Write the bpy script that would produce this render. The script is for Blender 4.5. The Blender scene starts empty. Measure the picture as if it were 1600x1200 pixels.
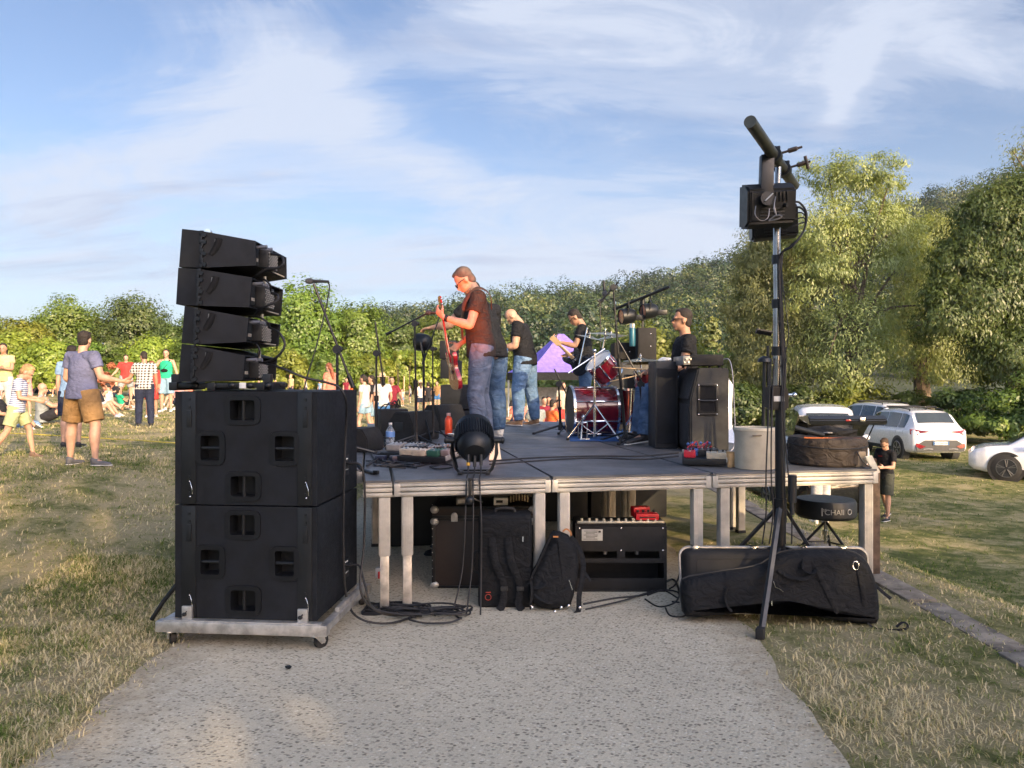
import bpy, bmesh, math, random
import numpy as np
from mathutils import Vector as V, Matrix as M, Quaternion, noise as mnoise
random.seed(7)
sc = bpy.context.scene
C = sc.collection
R = math.radians
F = 1209.0            # focal length of the photograph in its own pixels
EYE = 1.6
HOR = 590.0
# ---------------------------------------------------------------- camera
cam_d = bpy.data.cameras.new('camera'); cam = bpy.data.objects.new('camera', cam_d); C.objects.link(cam)
cam.location = (0, 0, EYE); cam.rotation_euler = (R(90), 0, 0)
cam_d.sensor_width = 36; cam_d.lens = 36*F/1600; cam_d.shift_y = -10/1600
cam_d.clip_start = 0.05; cam_d.clip_end = 3000
sc.camera = cam
sc.view_settings.view_transform = 'Standard'; sc.view_settings.look = 'None'
sc.view_settings.gamma = 1; sc.view_settings.exposure = 1.42
# ---------------------------------------------------------------- sun and sky
SUN_AZ, SUN_EL = R(147), R(17)       # azimuth clockwise from +Y
sdir = V((math.sin(SUN_AZ)*math.cos(SUN_EL), math.cos(SUN_AZ)*math.cos(SUN_EL), math.sin(SUN_EL)))
sl = bpy.data.lights.new('sun', 'SUN'); sl.energy = 2.9; sl.angle = R(0.53); sl.color = (1, .72, .40)
so = bpy.data.objects.new('sun', sl); C.objects.link(so); so.rotation_euler = (-sdir).to_track_quat('-Z', 'Y').to_euler()
so.location = (20, -25, 20)
w = bpy.data.worlds.new('World'); sc.world = w; w.use_nodes = True
nt = w.node_tree; nt.nodes.clear()
def _dummy(): pass
def NN(nt, t, **k):
    n = nt.nodes.new(t)
    for a, b in k.items():
        if a.startswith('i_'):
            key = a[2:]
            key = int(key) if key.isdigit() else key
            n.inputs[key].default_value = b
        else: setattr(n, a, b)
    return n
def LK(nt, a, b): nt.links.new(a, b)
def MATH(nt, op, a, b=None, c=None, clamp=False):
    n = nt.nodes.new('ShaderNodeMath'); n.operation = op; n.use_clamp = clamp
    for i, x in enumerate((a, b, c)):
        if x is None: continue
        if hasattr(x, 'links') or hasattr(x, 'is_linked'): nt.links.new(x, n.inputs[i])
        else: n.inputs[i].default_value = x
    return n.outputs[0]
def MIX(nt, f, a, b, blend='MIX'):
    n = nt.nodes.new('ShaderNodeMix'); n.data_type = 'RGBA'; n.blend_type = blend
    for s, x in ((n.inputs[0], f), (n.inputs[6], a), (n.inputs[7], b)):
        if hasattr(x, 'is_linked'): nt.links.new(x, s)
        else: s.default_value = x if not isinstance(x, tuple) or len(x) == 4 else (*x, 1)
    return n.outputs[2]
def RAMP(nt, f, stops, interp='LINEAR'):
    n = nt.nodes.new('ShaderNodeValToRGB'); cr = n.color_ramp; cr.interpolation = interp
    while len(cr.elements) < len(stops): cr.elements.new(.5)
    for e, (p, c) in zip(cr.elements, stops):
        e.position = p; e.color = (*c, 1) if isinstance(c, tuple) else (c, c, c, 1)
    nt.links.new(f, n.inputs[0]); return n.outputs[0]
def NOISE(nt, vec, scale, detail=4, rough=.55, dist=0):
    n = nt.nodes.new('ShaderNodeTexNoise'); n.inputs['Scale'].default_value = scale
    n.inputs['Detail'].default_value = detail; n.inputs['Roughness'].default_value = rough
    n.inputs['Distortion'].default_value = dist
    if vec is not None: nt.links.new(vec, n.inputs['Vector'])
    return n.outputs['Fac']
sky = NN(nt, 'ShaderNodeTexSky'); sky.sky_type = 'NISHITA'; sky.sun_disc = False
sky.sun_elevation = SUN_EL; sky.sun_rotation = SUN_AZ; sky.altitude = 200; sky.air_density = 1.0; sky.dust_density = 1.2; sky.ozone_density = 1.6
tc = NN(nt, 'ShaderNodeTexCoord')
sep = NN(nt, 'ShaderNodeSeparateXYZ'); LK(nt, tc.outputs['Generated'], sep.inputs[0])
X, Y, Z = sep.outputs
zz = MATH(nt, 'MAXIMUM', Z, 0.0)
den = MATH(nt, 'ADD', zz, .26)
cx = MATH(nt, 'DIVIDE', X, den); cy = MATH(nt, 'DIVIDE', Y, den)
cmb = NN(nt, 'ShaderNodeCombineXYZ'); LK(nt, cx, cmb.inputs[0]); LK(nt, cy, cmb.inputs[1]); cmb.inputs[2].default_value = 3.7
# rotate and stretch so the wisps run in streaks
mp = NN(nt, 'ShaderNodeMapping'); LK(nt, cmb.outputs[0], mp.inputs[0]); mp.inputs['Rotation'].default_value = (0, 0, R(38)); mp.inputs['Scale'].default_value = (.62, 1.25, 1)
n1 = NOISE(nt, mp.outputs[0], .75, 7, .60, .5)
n2 = NOISE(nt, mp.outputs[0], 2.4, 9, .66, 1.2)
mp2 = NN(nt, 'ShaderNodeMapping'); LK(nt, cmb.outputs[0], mp2.inputs[0]); mp2.inputs['Rotation'].default_value = (0, 0, R(-20)); mp2.inputs['Scale'].default_value = (.5, 2.2, 1)
n3 = NOISE(nt, mp2.outputs[0], 3.5, 8, .7, .8)
# broad banks of thin cloud, placed by direction
ys = MATH(nt, 'MAXIMUM', Y, .05)
tx = MATH(nt, 'DIVIDE', X, ys); tz = MATH(nt, 'DIVIDE', Z, ys)
def blob(px, py, sx, sy, ang, amp):
    ax, az = (px-800)/F, (HOR-py)/F
    dx = MATH(nt, 'SUBTRACT', tx, ax); dz = MATH(nt, 'SUBTRACT', tz, az)
    c, s = math.cos(R(ang)), math.sin(R(ang))
    u = MATH(nt, 'ADD', MATH(nt, 'MULTIPLY', dx, c/(sx/F)), MATH(nt, 'MULTIPLY', dz, s/(sx/F)))
    v = MATH(nt, 'ADD', MATH(nt, 'MULTIPLY', dx, -s/(sy/F)), MATH(nt, 'MULTIPLY', dz, c/(sy/F)))
    q = MATH(nt, 'ADD', MATH(nt, 'MULTIPLY', u, u), MATH(nt, 'MULTIPLY', v, v))
    return MATH(nt, 'MULTIPLY', MATH(nt, 'EXPONENT', MATH(nt, 'MULTIPLY', q, -1.0)), amp)
bl = None
for a in [(430, 90, 230, 70, -28, .30), (300, 215, 330, 90, 20, .26), (560, 220, 330, 60, -18, .30), (150, 290, 330, 90, 10, .22),
          (800, 60, 260, 90, 0, .20), (1100, 60, 300, 150, 0, .24), (1500, 40, 240, 90, -12, .26), (1325, 130, 26, 90, -22, .34),
          (1000, 350, 420, 80, 4, .26), (480, 420, 500, 40, 0, .30), (1010, 410, 420, 70, 0, .22),
          (70, 60, 220, 90, 0, -.34), (560, 20, 70, 60, -20, -.2), (640, 140, 110, 50, -30, -.20), (930, 230, 260, 60, 0, -.13), (1480, 200, 160, 70, 0, -.16), (40, 240, 120, 60, 0, -.1), (700, 360, 200, 40, 0, -.12)]:
    b = blob(*a); bl = b if bl is None else MATH(nt, 'ADD', bl, b)
m0 = MATH(nt, 'ADD', MATH(nt, 'MULTIPLY', n1, .40), MATH(nt, 'MULTIPLY_ADD', n2, 1.25, -.28))
m0 = MATH(nt, 'ADD', m0, MATH(nt, 'MULTIPLY', MATH(nt, 'SUBTRACT', n3, .5), .35))
m0 = MATH(nt, 'ADD', m0, bl)
mask = RAMP(nt, m0, [(.47, 0.0), (.61, .15), (.77, .50), (1.0, .88)], 'EASE')
# small darker grey-violet patches near the hills
n4 = NOISE(nt, mp2.outputs[0], 1.7, 5, .6, .4)
grey = RAMP(nt, n4, [(.52, 0.0), (.70, 1.0)])
ccol = MIX(nt, grey, (.45, .495, .59, 1), (.29, .33, .44, 1))
hz = RAMP(nt, Z, [(0.0, .60), (.10, .38), (.28, .06), (.5, 0.0)])
skyc = MIX(nt, 1.0, sky.outputs[0], (.108, .105, .115, 1), 'MULTIPLY')
base = MIX(nt, hz, skyc, (.32, .39, .51, 1))
fin = MIX(nt, mask, base, ccol)
# thin cloud and haze glow brighter on the side of the sky where the low sun stands (behind the viewer)
dt = MATH(nt, 'ADD', MATH(nt, 'ADD', MATH(nt, 'MULTIPLY', X, sdir.x), MATH(nt, 'MULTIPLY', Y, sdir.y)), MATH(nt, 'MULTIPLY', Z, sdir.z))
glow = RAMP(nt, dt, [(.0, (0.0, 0.0, 0.0)), (.55, (1.3, 1.15, 1.0)), (1.0, (6.5, 5.2, 4.0))])
fin = MIX(nt, 1.0, fin, MIX(nt, 1.0, glow, (1.0, 1.0, 1.0, 1), 'ADD'), 'MULTIPLY')
# the output of the mix is scaled so the Background keeps the sky strength of 0.1
up = MIX(nt, 1.0, fin, (6.1, 6.1, 6.1, 1), 'MULTIPLY')
bg = NN(nt, 'ShaderNodeBackground'); bg.inputs[1].default_value = .10
LK(nt, up, bg.inputs[0])
wo = NN(nt, 'ShaderNodeOutputWorld'); LK(nt, bg.outputs[0], wo.inputs[0])

# ================================================================ materials
MATS = {}
def mat(name, col, rough=.6, metal=0.0, var=.12, vscale=8, bump=0.0, bscale=60, col2=None, spec=.5, coat=0, wear=None, fuzz=0):
    if name in MATS: return MATS[name]
    m = bpy.data.materials.new(name); m.use_nodes = True; nt = m.node_tree
    p = nt.nodes['Principled BSDF']
    t = NN(nt, 'ShaderNodeTexCoord'); o = t.outputs['Object']
    n = NOISE(nt, o, vscale, 5, .6)
    c2 = col2 if col2 else tuple(max(0, x*(1-var*2)) for x in col)
    c1 = tuple(min(1, x*(1+var)) for x in col) if not col2 else col
    c = RAMP(nt, n, [(.36, c1), (.64, c2)])
    if wear:
        wn = NOISE(nt, o, 35, 6, .7)
        wf = RAMP(nt, wn, [(.66, 0.0), (.72, 1.0)])
        c = MIX(nt, MATH(nt, 'MULTIPLY', wf, .6), c, (*wear, 1))
    LK(nt, c, p.inputs['Base Color'])
    rr = MATH(nt, 'MULTIPLY_ADD', NOISE(nt, o, vscale*3, 3), .25, rough-.12, clamp=True)
    LK(nt, rr, p.inputs['Roughness'])
    p.inputs['Metallic'].default_value = metal; p.inputs['Specular IOR Level'].default_value = spec
    if coat: p.inputs['Coat Weight'].default_value = coat; p.inputs['Coat Roughness'].default_value = .05
    if fuzz: p.inputs['Sheen Weight'].default_value = fuzz
    if bump:
        b = NN(nt, 'ShaderNodeBump'); b.inputs['Strength'].default_value = bump; b.inputs['Distance'].default_value = .01
        LK(nt, NOISE(nt, o, bscale, 4, .6), b.inputs['Height']); LK(nt, b.outputs[0], p.inputs['Normal'])
    MATS[name] = m; return m
def cloth(name, col, rough=.85, var=.1, bump=.55, bscale=9, col2=None):
    if name in MATS: return MATS[name]
    m = mat(name, col, rough, 0, var, 7, 0, 1, col2, spec=.25)
    nt = m.node_tree; p = nt.nodes['Principled BSDF']
    t = NN(nt, 'ShaderNodeTexCoord'); o = t.outputs['Object']
    mp = NN(nt, 'ShaderNodeMapping'); LK(nt, o, mp.inputs[0]); mp.inputs['Scale'].default_value = (1, 1, 1.6); mp.inputs['Rotation'].default_value = (.4, .5, 0)
    h = MATH(nt, 'ADD', NOISE(nt, mp.outputs[0], bscale, 3, .5, 1.1), MATH(nt, 'MULTIPLY', NOISE(nt, o, 160, 2), .06))
    b = NN(nt, 'ShaderNodeBump'); b.inputs['Strength'].default_value = bump; b.inputs['Distance'].default_value = .05
    LK(nt, h, b.inputs['Height']); LK(nt, b.outputs[0], p.inputs['Normal'])
    return m
def pattern_cloth(name, kind, ca, cb, scale):
    m = cloth(name, ca); nt = m.node_tree; p = nt.nodes['Principled BSDF']
    t = NN(nt, 'ShaderNodeTexCoord'); s = NN(nt, 'ShaderNodeSeparateXYZ'); LK(nt, t.outputs['Object'], s.inputs[0])
    fz = MATH(nt, 'GREATER_THAN', MATH(nt, 'FRACT', MATH(nt, 'MULTIPLY', s.outputs[2], scale)), .5)
    if kind == 'stripe': c = MIX(nt, fz, (*ca, 1), (*cb, 1))
    elif kind == 'check':
        fx = MATH(nt, 'GREATER_THAN', MATH(nt, 'FRACT', MATH(nt, 'MULTIPLY', s.outputs[0], scale)), .5)
        tot = MATH(nt, 'MULTIPLY', MATH(nt, 'ADD', fx, fz), .5)
        c = MIX(nt, tot, (*ca, 1), (*cb, 1))
    else:
        vn = NN(nt, 'ShaderNodeTexVoronoi'); vn.inputs['Scale'].default_value = scale; LK(nt, t.outputs['Object'], vn.inputs['Vector'])
        c = MIX(nt, MATH(nt, 'LESS_THAN', vn.outputs['Distance'], .3), (*ca, 1), (*cb, 1))
    LK(nt, c, p.inputs['Base Color']); return m
def leafmat(name, cols, trans=.35, ns=.55, na=1.3, tint=False):
    m = bpy.data.materials.new(name); m.use_nodes = True; nt = m.node_tree; nt.nodes.clear()
    g = NN(nt, 'ShaderNodeNewGeometry'); oi = NN(nt, 'ShaderNodeObjectInfo')
    t = NN(nt, 'ShaderNodeTexCoord')
    n = NOISE(nt, t.outputs['Object'], ns, 3, .6)
    f = MATH(nt, 'ADD', MATH(nt, 'MULTIPLY', g.outputs['Random Per Island'], .30), MATH(nt, 'MULTIPLY', MATH(nt, 'SUBTRACT', n, .5), na))
    f = MATH(nt, 'ADD', f, .36)
    if tint:
        at_ = NN(nt, 'ShaderNodeAttribute'); at_.attribute_name = 'tint'; f = MATH(nt, 'ADD', f, MATH(nt, 'MULTIPLY_ADD', at_.outputs['Fac'], .75, -.42))
    c = RAMP(nt, f, [(i/(len(cols)-1)*.9+.05, k) for i, k in enumerate(cols)])
    hv = NN(nt, 'ShaderNodeHueSaturation'); LK(nt, c, hv.inputs['Color'])
    LK(nt, MATH(nt, 'MULTIPLY_ADD', oi.outputs['Random'], .45, .80), hv.inputs['Value'])
    LK(nt, MATH(nt, 'MULTIPLY_ADD', oi.outputs['Random'], .03, .487), hv.inputs['Hue'])
    d = NN(nt, 'ShaderNodeBsdfDiffuse'); tr = NN(nt, 'ShaderNodeBsdfTranslucent'); gl = NN(nt, 'ShaderNodeBsdfGlossy'); gl.inputs['Roughness'].default_value = .5
    LK(nt, hv.outputs[0], d.inputs[0])
    LK(nt, MIX(nt, 1.0, hv.outputs[0], (1.3, 1.15, .4, 1), 'MULTIPLY'), tr.inputs[0])
    mx = NN(nt, 'ShaderNodeMixShader'); mx.inputs[0].default_value = trans; LK(nt, d.outputs[0], mx.inputs[1]); LK(nt, tr.outputs[0], mx.inputs[2])
    mg = NN(nt, 'ShaderNodeMixShader'); mg.inputs[0].default_value = .05; LK(nt, mx.outputs[0], mg.inputs[1]); LK(nt, gl.outputs[0], mg.inputs[2])
    o = NN(nt, 'ShaderNodeOutputMaterial'); LK(nt, mg.outputs[0], o.inputs[0]); return m

# ================================================================ mesh helpers (all given in world coordinates)
class MB:
    def __init__(s): s.bm = bmesh.new()
    def box(s, c, size, rot=None, bev=0, seg=2):
        t = bmesh.new(); bmesh.ops.create_cube(t, size=1)
        for v in t.verts: v.co = V((v.co.x*size[0], v.co.y*size[1], v.co.z*size[2]))
        if bev: bmesh.ops.bevel(t, geom=t.edges[:], offset=bev, segments=seg, affect='EDGES', profile=.6)
        m = M.Translation(V(c)) @ (rot.to_4x4() if rot is not None else M())
        t.transform(m); s._join(t); return s
    def _join(s, t):
        me = bpy.data.meshes.new('tmp'); t.to_mesh(me); t.free(); s.bm.from_mesh(me); bpy.data.meshes.remove(me)
    def tube(s, pts, r, n=10, caps=True, round_caps=False, closed=False, flat=None):
        pts = [V(p) for p in pts]; k = len(pts)
        rs = r if isinstance(r, (list, tuple)) else [r]*k
        rings = []; up = None
        for i, p in enumerate(pts):
            if closed: d = pts[(i+1) % k]-pts[i-1]
            else: d = (pts[min(i+1, k-1)]-pts[max(i-1, 0)])
            if d.length < 1e-9: d = V((0, 0, 1))
            d.normalize()
            if up is None:
                up = d.orthogonal().normalized() if flat is None else (V(flat)-V(flat).dot(d)*d).normalized()
            else:
                up = up-up.dot(d)*d
                up = up.normalized() if up.length > 1e-6 else d.orthogonal().normalized()
            sd = d.cross(up)
            rr = rs[i]; ra, rb = rr if isinstance(rr, (tuple, list)) else (rr, rr)
            rings.append([s.bm.verts.new(p+up*(math.cos(2*math.pi*j/n)*ra)+sd*(math.sin(2*math.pi*j/n)*rb)) for j in range(n)])
        m = len(rings)
        for i in range(m if closed else m-1):
            a, b = rings[i], rings[(i+1) % m]
            for j in range(n): s.bm.faces.new((a[j], a[(j+1) % n], b[(j+1) % n], b[j]))
        if caps and not closed:
            s.bm.faces.new(list(reversed(rings[0]))); s.bm.faces.new(rings[-1])
        return s
    def cyl(s, a, b, r1, r2=None, n=16): return s.tube([a, b], [r1, r1 if r2 is None else r2], n)
    def curve(s, pts, r, n=6, sub=6):
        return s.tube(smooth(pts, sub), r, n)
    def ell(s, c, rad, rot=None, u=16, v=10, disp=0):
        t = bmesh.new(); bmesh.ops.create_uvsphere(t, u_segments=u, v_segments=v, radius=1)
        for q in t.verts:
            if disp: q.co *= 1+disp*mnoise.noise(q.co*2.7+V(c))
            q.co = V((q.co.x*rad[0], q.co.y*rad[1], q.co.z*rad[2]))
        t.transform(M.Translation(V(c)) @ (rot.to_4x4() if rot is not None else M())); s._join(t); return s
    def prism(s, poly, depth, bev=0):
        """poly: list of world points (planar); extruded by vector depth"""
        t = bmesh.new(); vs = [t.verts.new(V(p)) for p in poly]; f = t.faces.new(vs)
        r = bmesh.ops.extrude_face_region(t, geom=[f]); d = V(depth)
        for e in r['geom']:
            if isinstance(e, bmesh.types.BMVert): e.co += d
        bmesh.ops.recalc_face_normals(t, faces=t.faces[:])
        if bev: bmesh.ops.bevel(t, geom=t.edges[:], offset=bev, segments=2, affect='EDGES')
        s._join(t); return s
    def lathe(s, base, prof, n=24, rot=None):
        """prof: list of (r,z) about the z axis through base"""
        t = bmesh.new(); rings = []
        for r, z in prof:
            rings.append([t.verts.new((math.cos(2*math.pi*j/n)*r, math.sin(2*math.pi*j/n)*r, z)) for j in range(n)] if r > 1e-6 else [t.verts.new((0, 0, z))])
        for a, b in zip(rings, rings[1:]):
            if len(a) == 1 and len(b) == 1: continue
            for j in range(n):
                k = (j+1) % n
                if len(a) == 1: t.faces.new((a[0], b[k], b[j]))
                elif len(b) == 1: t.faces.new((a[j], a[k], b[0]))
                else: t.faces.new((a[j], a[k], b[k], b[j]))
        bmesh.ops.recalc_face_normals(t, faces=t.faces[:])
        t.transform(M.Translation(V(base)) @ (rot.to_4x4() if rot is not None else M())); s._join(t); return s
    def quad(s, pts):
        s.bm.faces.new([s.bm.verts.new(V(p)) for p in pts]); return s
def smooth(pts, sub=6):
    pts = [V(p) for p in pts]
    if len(pts) < 3: return pts
    P = [pts[0]]+pts+[pts[-1]]; out = []
    for i in range(1, len(P)-2):
        a, b, c, d = P[i-1:i+3]
        for k in range(sub):
            t = k/sub
            out.append(.5*((2*b)+(c-a)*t+(2*a-5*b+4*c-d)*t*t+(3*b-a-3*c+d)*t**3))
    out.append(pts[-1]); return out
WM = {}
def empty(name, loc, label, cat, group=None, rz=0):
    o = bpy.data.objects.new(name, None); C.objects.link(o); o.location = loc; o.rotation_euler = (0, 0, rz)
    o.empty_display_size = .1
    WM[o.name] = M.Translation(V(loc)) @ M.Rotation(rz, 4, 'Z')
    tag(o, label, cat, group); return o
def tag(o, label=None, cat=None, group=None, kind=None):
    if label: o['label'] = label
    if cat: o['category'] = cat
    if group: o['group'] = group
    if kind: o['kind'] = kind
    return o
def build(mb, name, m, parent=None, smooth_=True, angle=35, remesh=None, smi=0, label=None, loc=None, local=False):
    me = bpy.data.meshes.new(name); bmesh.ops.recalc_face_normals(mb.bm, faces=mb.bm.faces[:]) if not remesh else None
    o = bpy.data.objects.new(name, me); C.objects.link(o)
    if parent is not None:
        W = WM[parent.name]; o.parent = parent; WM[o.name] = W
    elif loc is not None:
        W = M.Translation(V(loc)); o.location = loc; WM[o.name] = W
    else: W = M(); WM[o.name] = W
    if not local: mb.bm.transform(W.inverted())
    mb.bm.to_mesh(me); mb.bm.free()
    if smooth_:
        me.shade_smooth()
        if not remesh: me.set_sharp_from_angle(angle=R(angle))
    if m is not None: me.materials.append(m)
    if remesh:
        md = o.modifiers.new('remesh', 'REMESH'); md.mode = 'VOXEL'; md.voxel_size = remesh; md.use_smooth_shade = True
        if smi:
            ms = o.modifiers.new('smooth', 'SMOOTH'); ms.factor = .5; ms.iterations = smi
    if label: o['label'] = label
    return o
def solo(mb, name, m, loc, label, cat, group=None, **k):
    o = build(mb, name, m, loc=loc, **k); tag(o, label, cat, group); return o
def copy_tree(o, parent=None):
    c = o.copy(); C.objects.link(c); c.parent = parent
    if parent is None: WM[c.name] = WM.get(o.name, M())
    for ch in list(o.children): copy_tree(ch, c)
    return c
def at(px, py, d): return V(((px-800)/F*d, d, EYE-(py-HOR)/F*d))
STZ = .9
def on_stage(px, py): d = (EYE-STZ)*F/(py-HOR); return V(((px-800)/F*d, d, STZ))
def on_floor(px, py, z=0): d = (EYE-z)*F/(py-HOR); return V(((px-800)/F*d, d, z))
def text(name, s, size, loc, rot, m, parent, depth=.001, align='CENTER'):
    cu = bpy.data.curves.new('txt', 'FONT'); cu.body = s; cu.size = size; cu.extrude = depth; cu.align_x = align; cu.align_y = 'CENTER'
    ob = bpy.data.objects.new('txt', cu); C.objects.link(ob); dg = bpy.context.evaluated_depsgraph_get()
    me = bpy.data.meshes.new_from_object(ob.evaluated_get(dg)); bpy.data.objects.remove(ob)
    mb = MB(); me.transform(M.Translation(V(loc)) @ rot.to_4x4()); mb.bm.from_mesh(me); bpy.data.meshes.remove(me)
    return build(mb, name, m, parent, smooth_=False)

# common materials
BLK = mat('black_plastic', (.007, .009, .012), .5, bump=.15, bscale=300)
BLKM = mat('black_metal', (.010, .012, .015), .4, .3)
PAINT = mat('textured_black_paint', (.006, .008, .012), .6, bump=.35, bscale=420, var=.2, wear=(.03, .028, .026), spec=.28)
PAINT2 = mat('black_vinyl', (.009, .009, .010), .62, spec=.35, bump=.4, bscale=500, var=.15)
GRIL = mat('grille_cloth', (.035, .037, .04), .8, bump=.6, bscale=700)
RUB = mat('rubber', (.012, .012, .013), .75)
CAB = mat('cable_rubber', (.010, .010, .012), .55)
NYL = cloth('black_nylon', (.007, .008, .010), .8, bump=.45, bscale=12)
CHR = mat('chrome', (.75, .76, .78), .16, 1.0, var=.05)
ALU = mat('brushed_aluminium', (.50, .49, .47), .42, .75, var=.16, vscale=14, bump=.15, bscale=90)
ALU2 = mat('stage_aluminium', (.47, .45, .41), .5, .35, var=.12, vscale=5, bump=.2, bscale=40, wear=(.30, .27, .22))
WHT = mat('white_plastic', (.72, .72, .70), .45)
BRASS = mat('cymbal_bronze', (.55, .47, .30), .28, 1.0, var=.15)
# ================================================================ the ground
def sst(a, b, x):
    t = np.clip((np.asarray(x, float)-a)/(b-a), 0, 1); return t*t*(3-2*t)
def ground_z(x, y):
    x = np.asarray(x, float); y = np.asarray(y, float)
    z = .42*sst(2.4, 5.2, -x)*sst(4.5, 10, y) + .10*sst(2.1, 3.2, -x)*sst(4.5, 8, y)
    z = z-1.30*sst(3.12, 5.4, x)*sst(2.5, 10.0, y)-.35*sst(3.12, 6.5, x)*(1-sst(2.5, 10, y))+.18*sst(8, 12, x)*sst(18, 25, y)
    z = z+.025*np.sin(x*1.7+np.sin(y*1.1))*np.sin(y*1.3)*np.clip(np.maximum(-x-2.6, x-3.4), 0, 1)
    z = z-.9*sst(12, 20, y)*sst(-1, 2.2, x)*(1-sst(3.12, 5.4, x))*.35
    return z
def gz(x, y): return float(ground_z(x, y))
def np_mesh(name, verts, faces, m, smooth_=True):
    me = bpy.data.meshes.new(name); verts = np.asarray(verts, np.float32); faces = np.asarray(faces, np.int32)
    nv, nf, k = len(verts), len(faces), faces.shape[1]
    me.vertices.add(nv); me.vertices.foreach_set('co', verts.ravel())
    me.loops.add(nf*k); me.loops.foreach_set('vertex_index', faces.ravel())
    me.polygons.add(nf); me.polygons.foreach_set('loop_start', np.arange(0, nf*k, k, dtype=np.int32))
    me.update(calc_edges=True); me.validate()
    if smooth_: me.shade_smooth()
    me.materials.append(m); return me
def grass_color(nt, o, lush):
    a = NOISE(nt, o, .8, 6, .62, .3); b = NOISE(nt, o, 3.6, 5, .65, .5); c = NOISE(nt, o, 26, 4, .7)
    f = MATH(nt, 'ADD', MATH(nt, 'MULTIPLY', a, .9), MATH(nt, 'MULTIPLY_ADD', b, 1.05, -.25))
    f = MATH(nt, 'ADD', f, MATH(nt, 'MULTIPLY', c, .35))
    f = MATH(nt, 'ADD', MATH(nt, 'MULTIPLY', f, 1.0), lush)
    return f
def grass_ground():
    m = bpy.data.materials.new('dry_grass_ground'); m.use_nodes = True; nt = m.node_tree; p = nt.nodes['Principled BSDF']
    t = NN(nt, 'ShaderNodeTexCoord'); o = t.outputs['Object']; s = NN(nt, 'ShaderNodeSeparateXYZ'); LK(nt, o, s.inputs[0])
    # the bank right of the kerb is greener, the rest is dry summer grass
    g = NN(nt, 'ShaderNodeMapRange'); LK(nt, s.outputs[0], g.inputs[0]); g.inputs[1].default_value = 2.9; g.inputs[2].default_value = 4.2; g.inputs[3].default_value = 0; g.inputs[4].default_value = -.13
    f = grass_color(nt, o, g.outputs[0])
    c = RAMP(nt, f, [(.58, (.10, .125, .036)), (.74, (.21, .215, .08)), (.88, (.38, .34, .17)), (1.0, (.47, .40, .23))])
    fine = NOISE(nt, o, 110, 3, .8)
    c = MIX(nt, 1.0, c, RAMP(nt, fine, [(.3, .55), (.7, 1.0)]), 'MULTIPLY')
    LK(nt, c, p.inputs['Base Color']); p.inputs['Roughness'].default_value = .95; p.inputs['Specular IOR Level'].default_value = .15
    b = NN(nt, 'ShaderNodeBump'); b.inputs['Strength'].default_value = .9; b.inputs['Distance'].default_value = .03
    LK(nt, NOISE(nt, o, 45, 6, .8), b.inputs['Height']); LK(nt, b.outputs[0], p.inputs['Normal'])
    return m
def axis(segs):
    out = []
    for a, b, n in segs: out += list(np.linspace(a, b, n, endpoint=False))
    return np.array(out+[segs[-1][1]])
xs = axis([(-500, -120, 6), (-120, -16, 20), (-16, 16, 130), (16, 60, 30), (60, 600, 10)])
ys = axis([(-120, -8, 12), (-8, 30, 130), (30, 120, 25), (120, 750, 10)])
gx, gy = np.meshgrid(xs, ys); gzz = ground_z(gx, gy)
nx, ny = len(xs), len(ys)
idx = np.arange(nx*ny).reshape(ny, nx)
fc = np.stack([idx[:-1, :-1], idx[:-1, 1:], idx[1:, 1:], idx[1:, :-1]], -1).reshape(-1, 4)
g_ob = bpy.data.objects.new('ground', np_mesh('ground', np.stack([gx, gy, gzz], -1).reshape(-1, 3), fc, grass_ground()))
C.objects.link(g_ob); g_ob['kind'] = 'structure'
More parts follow.
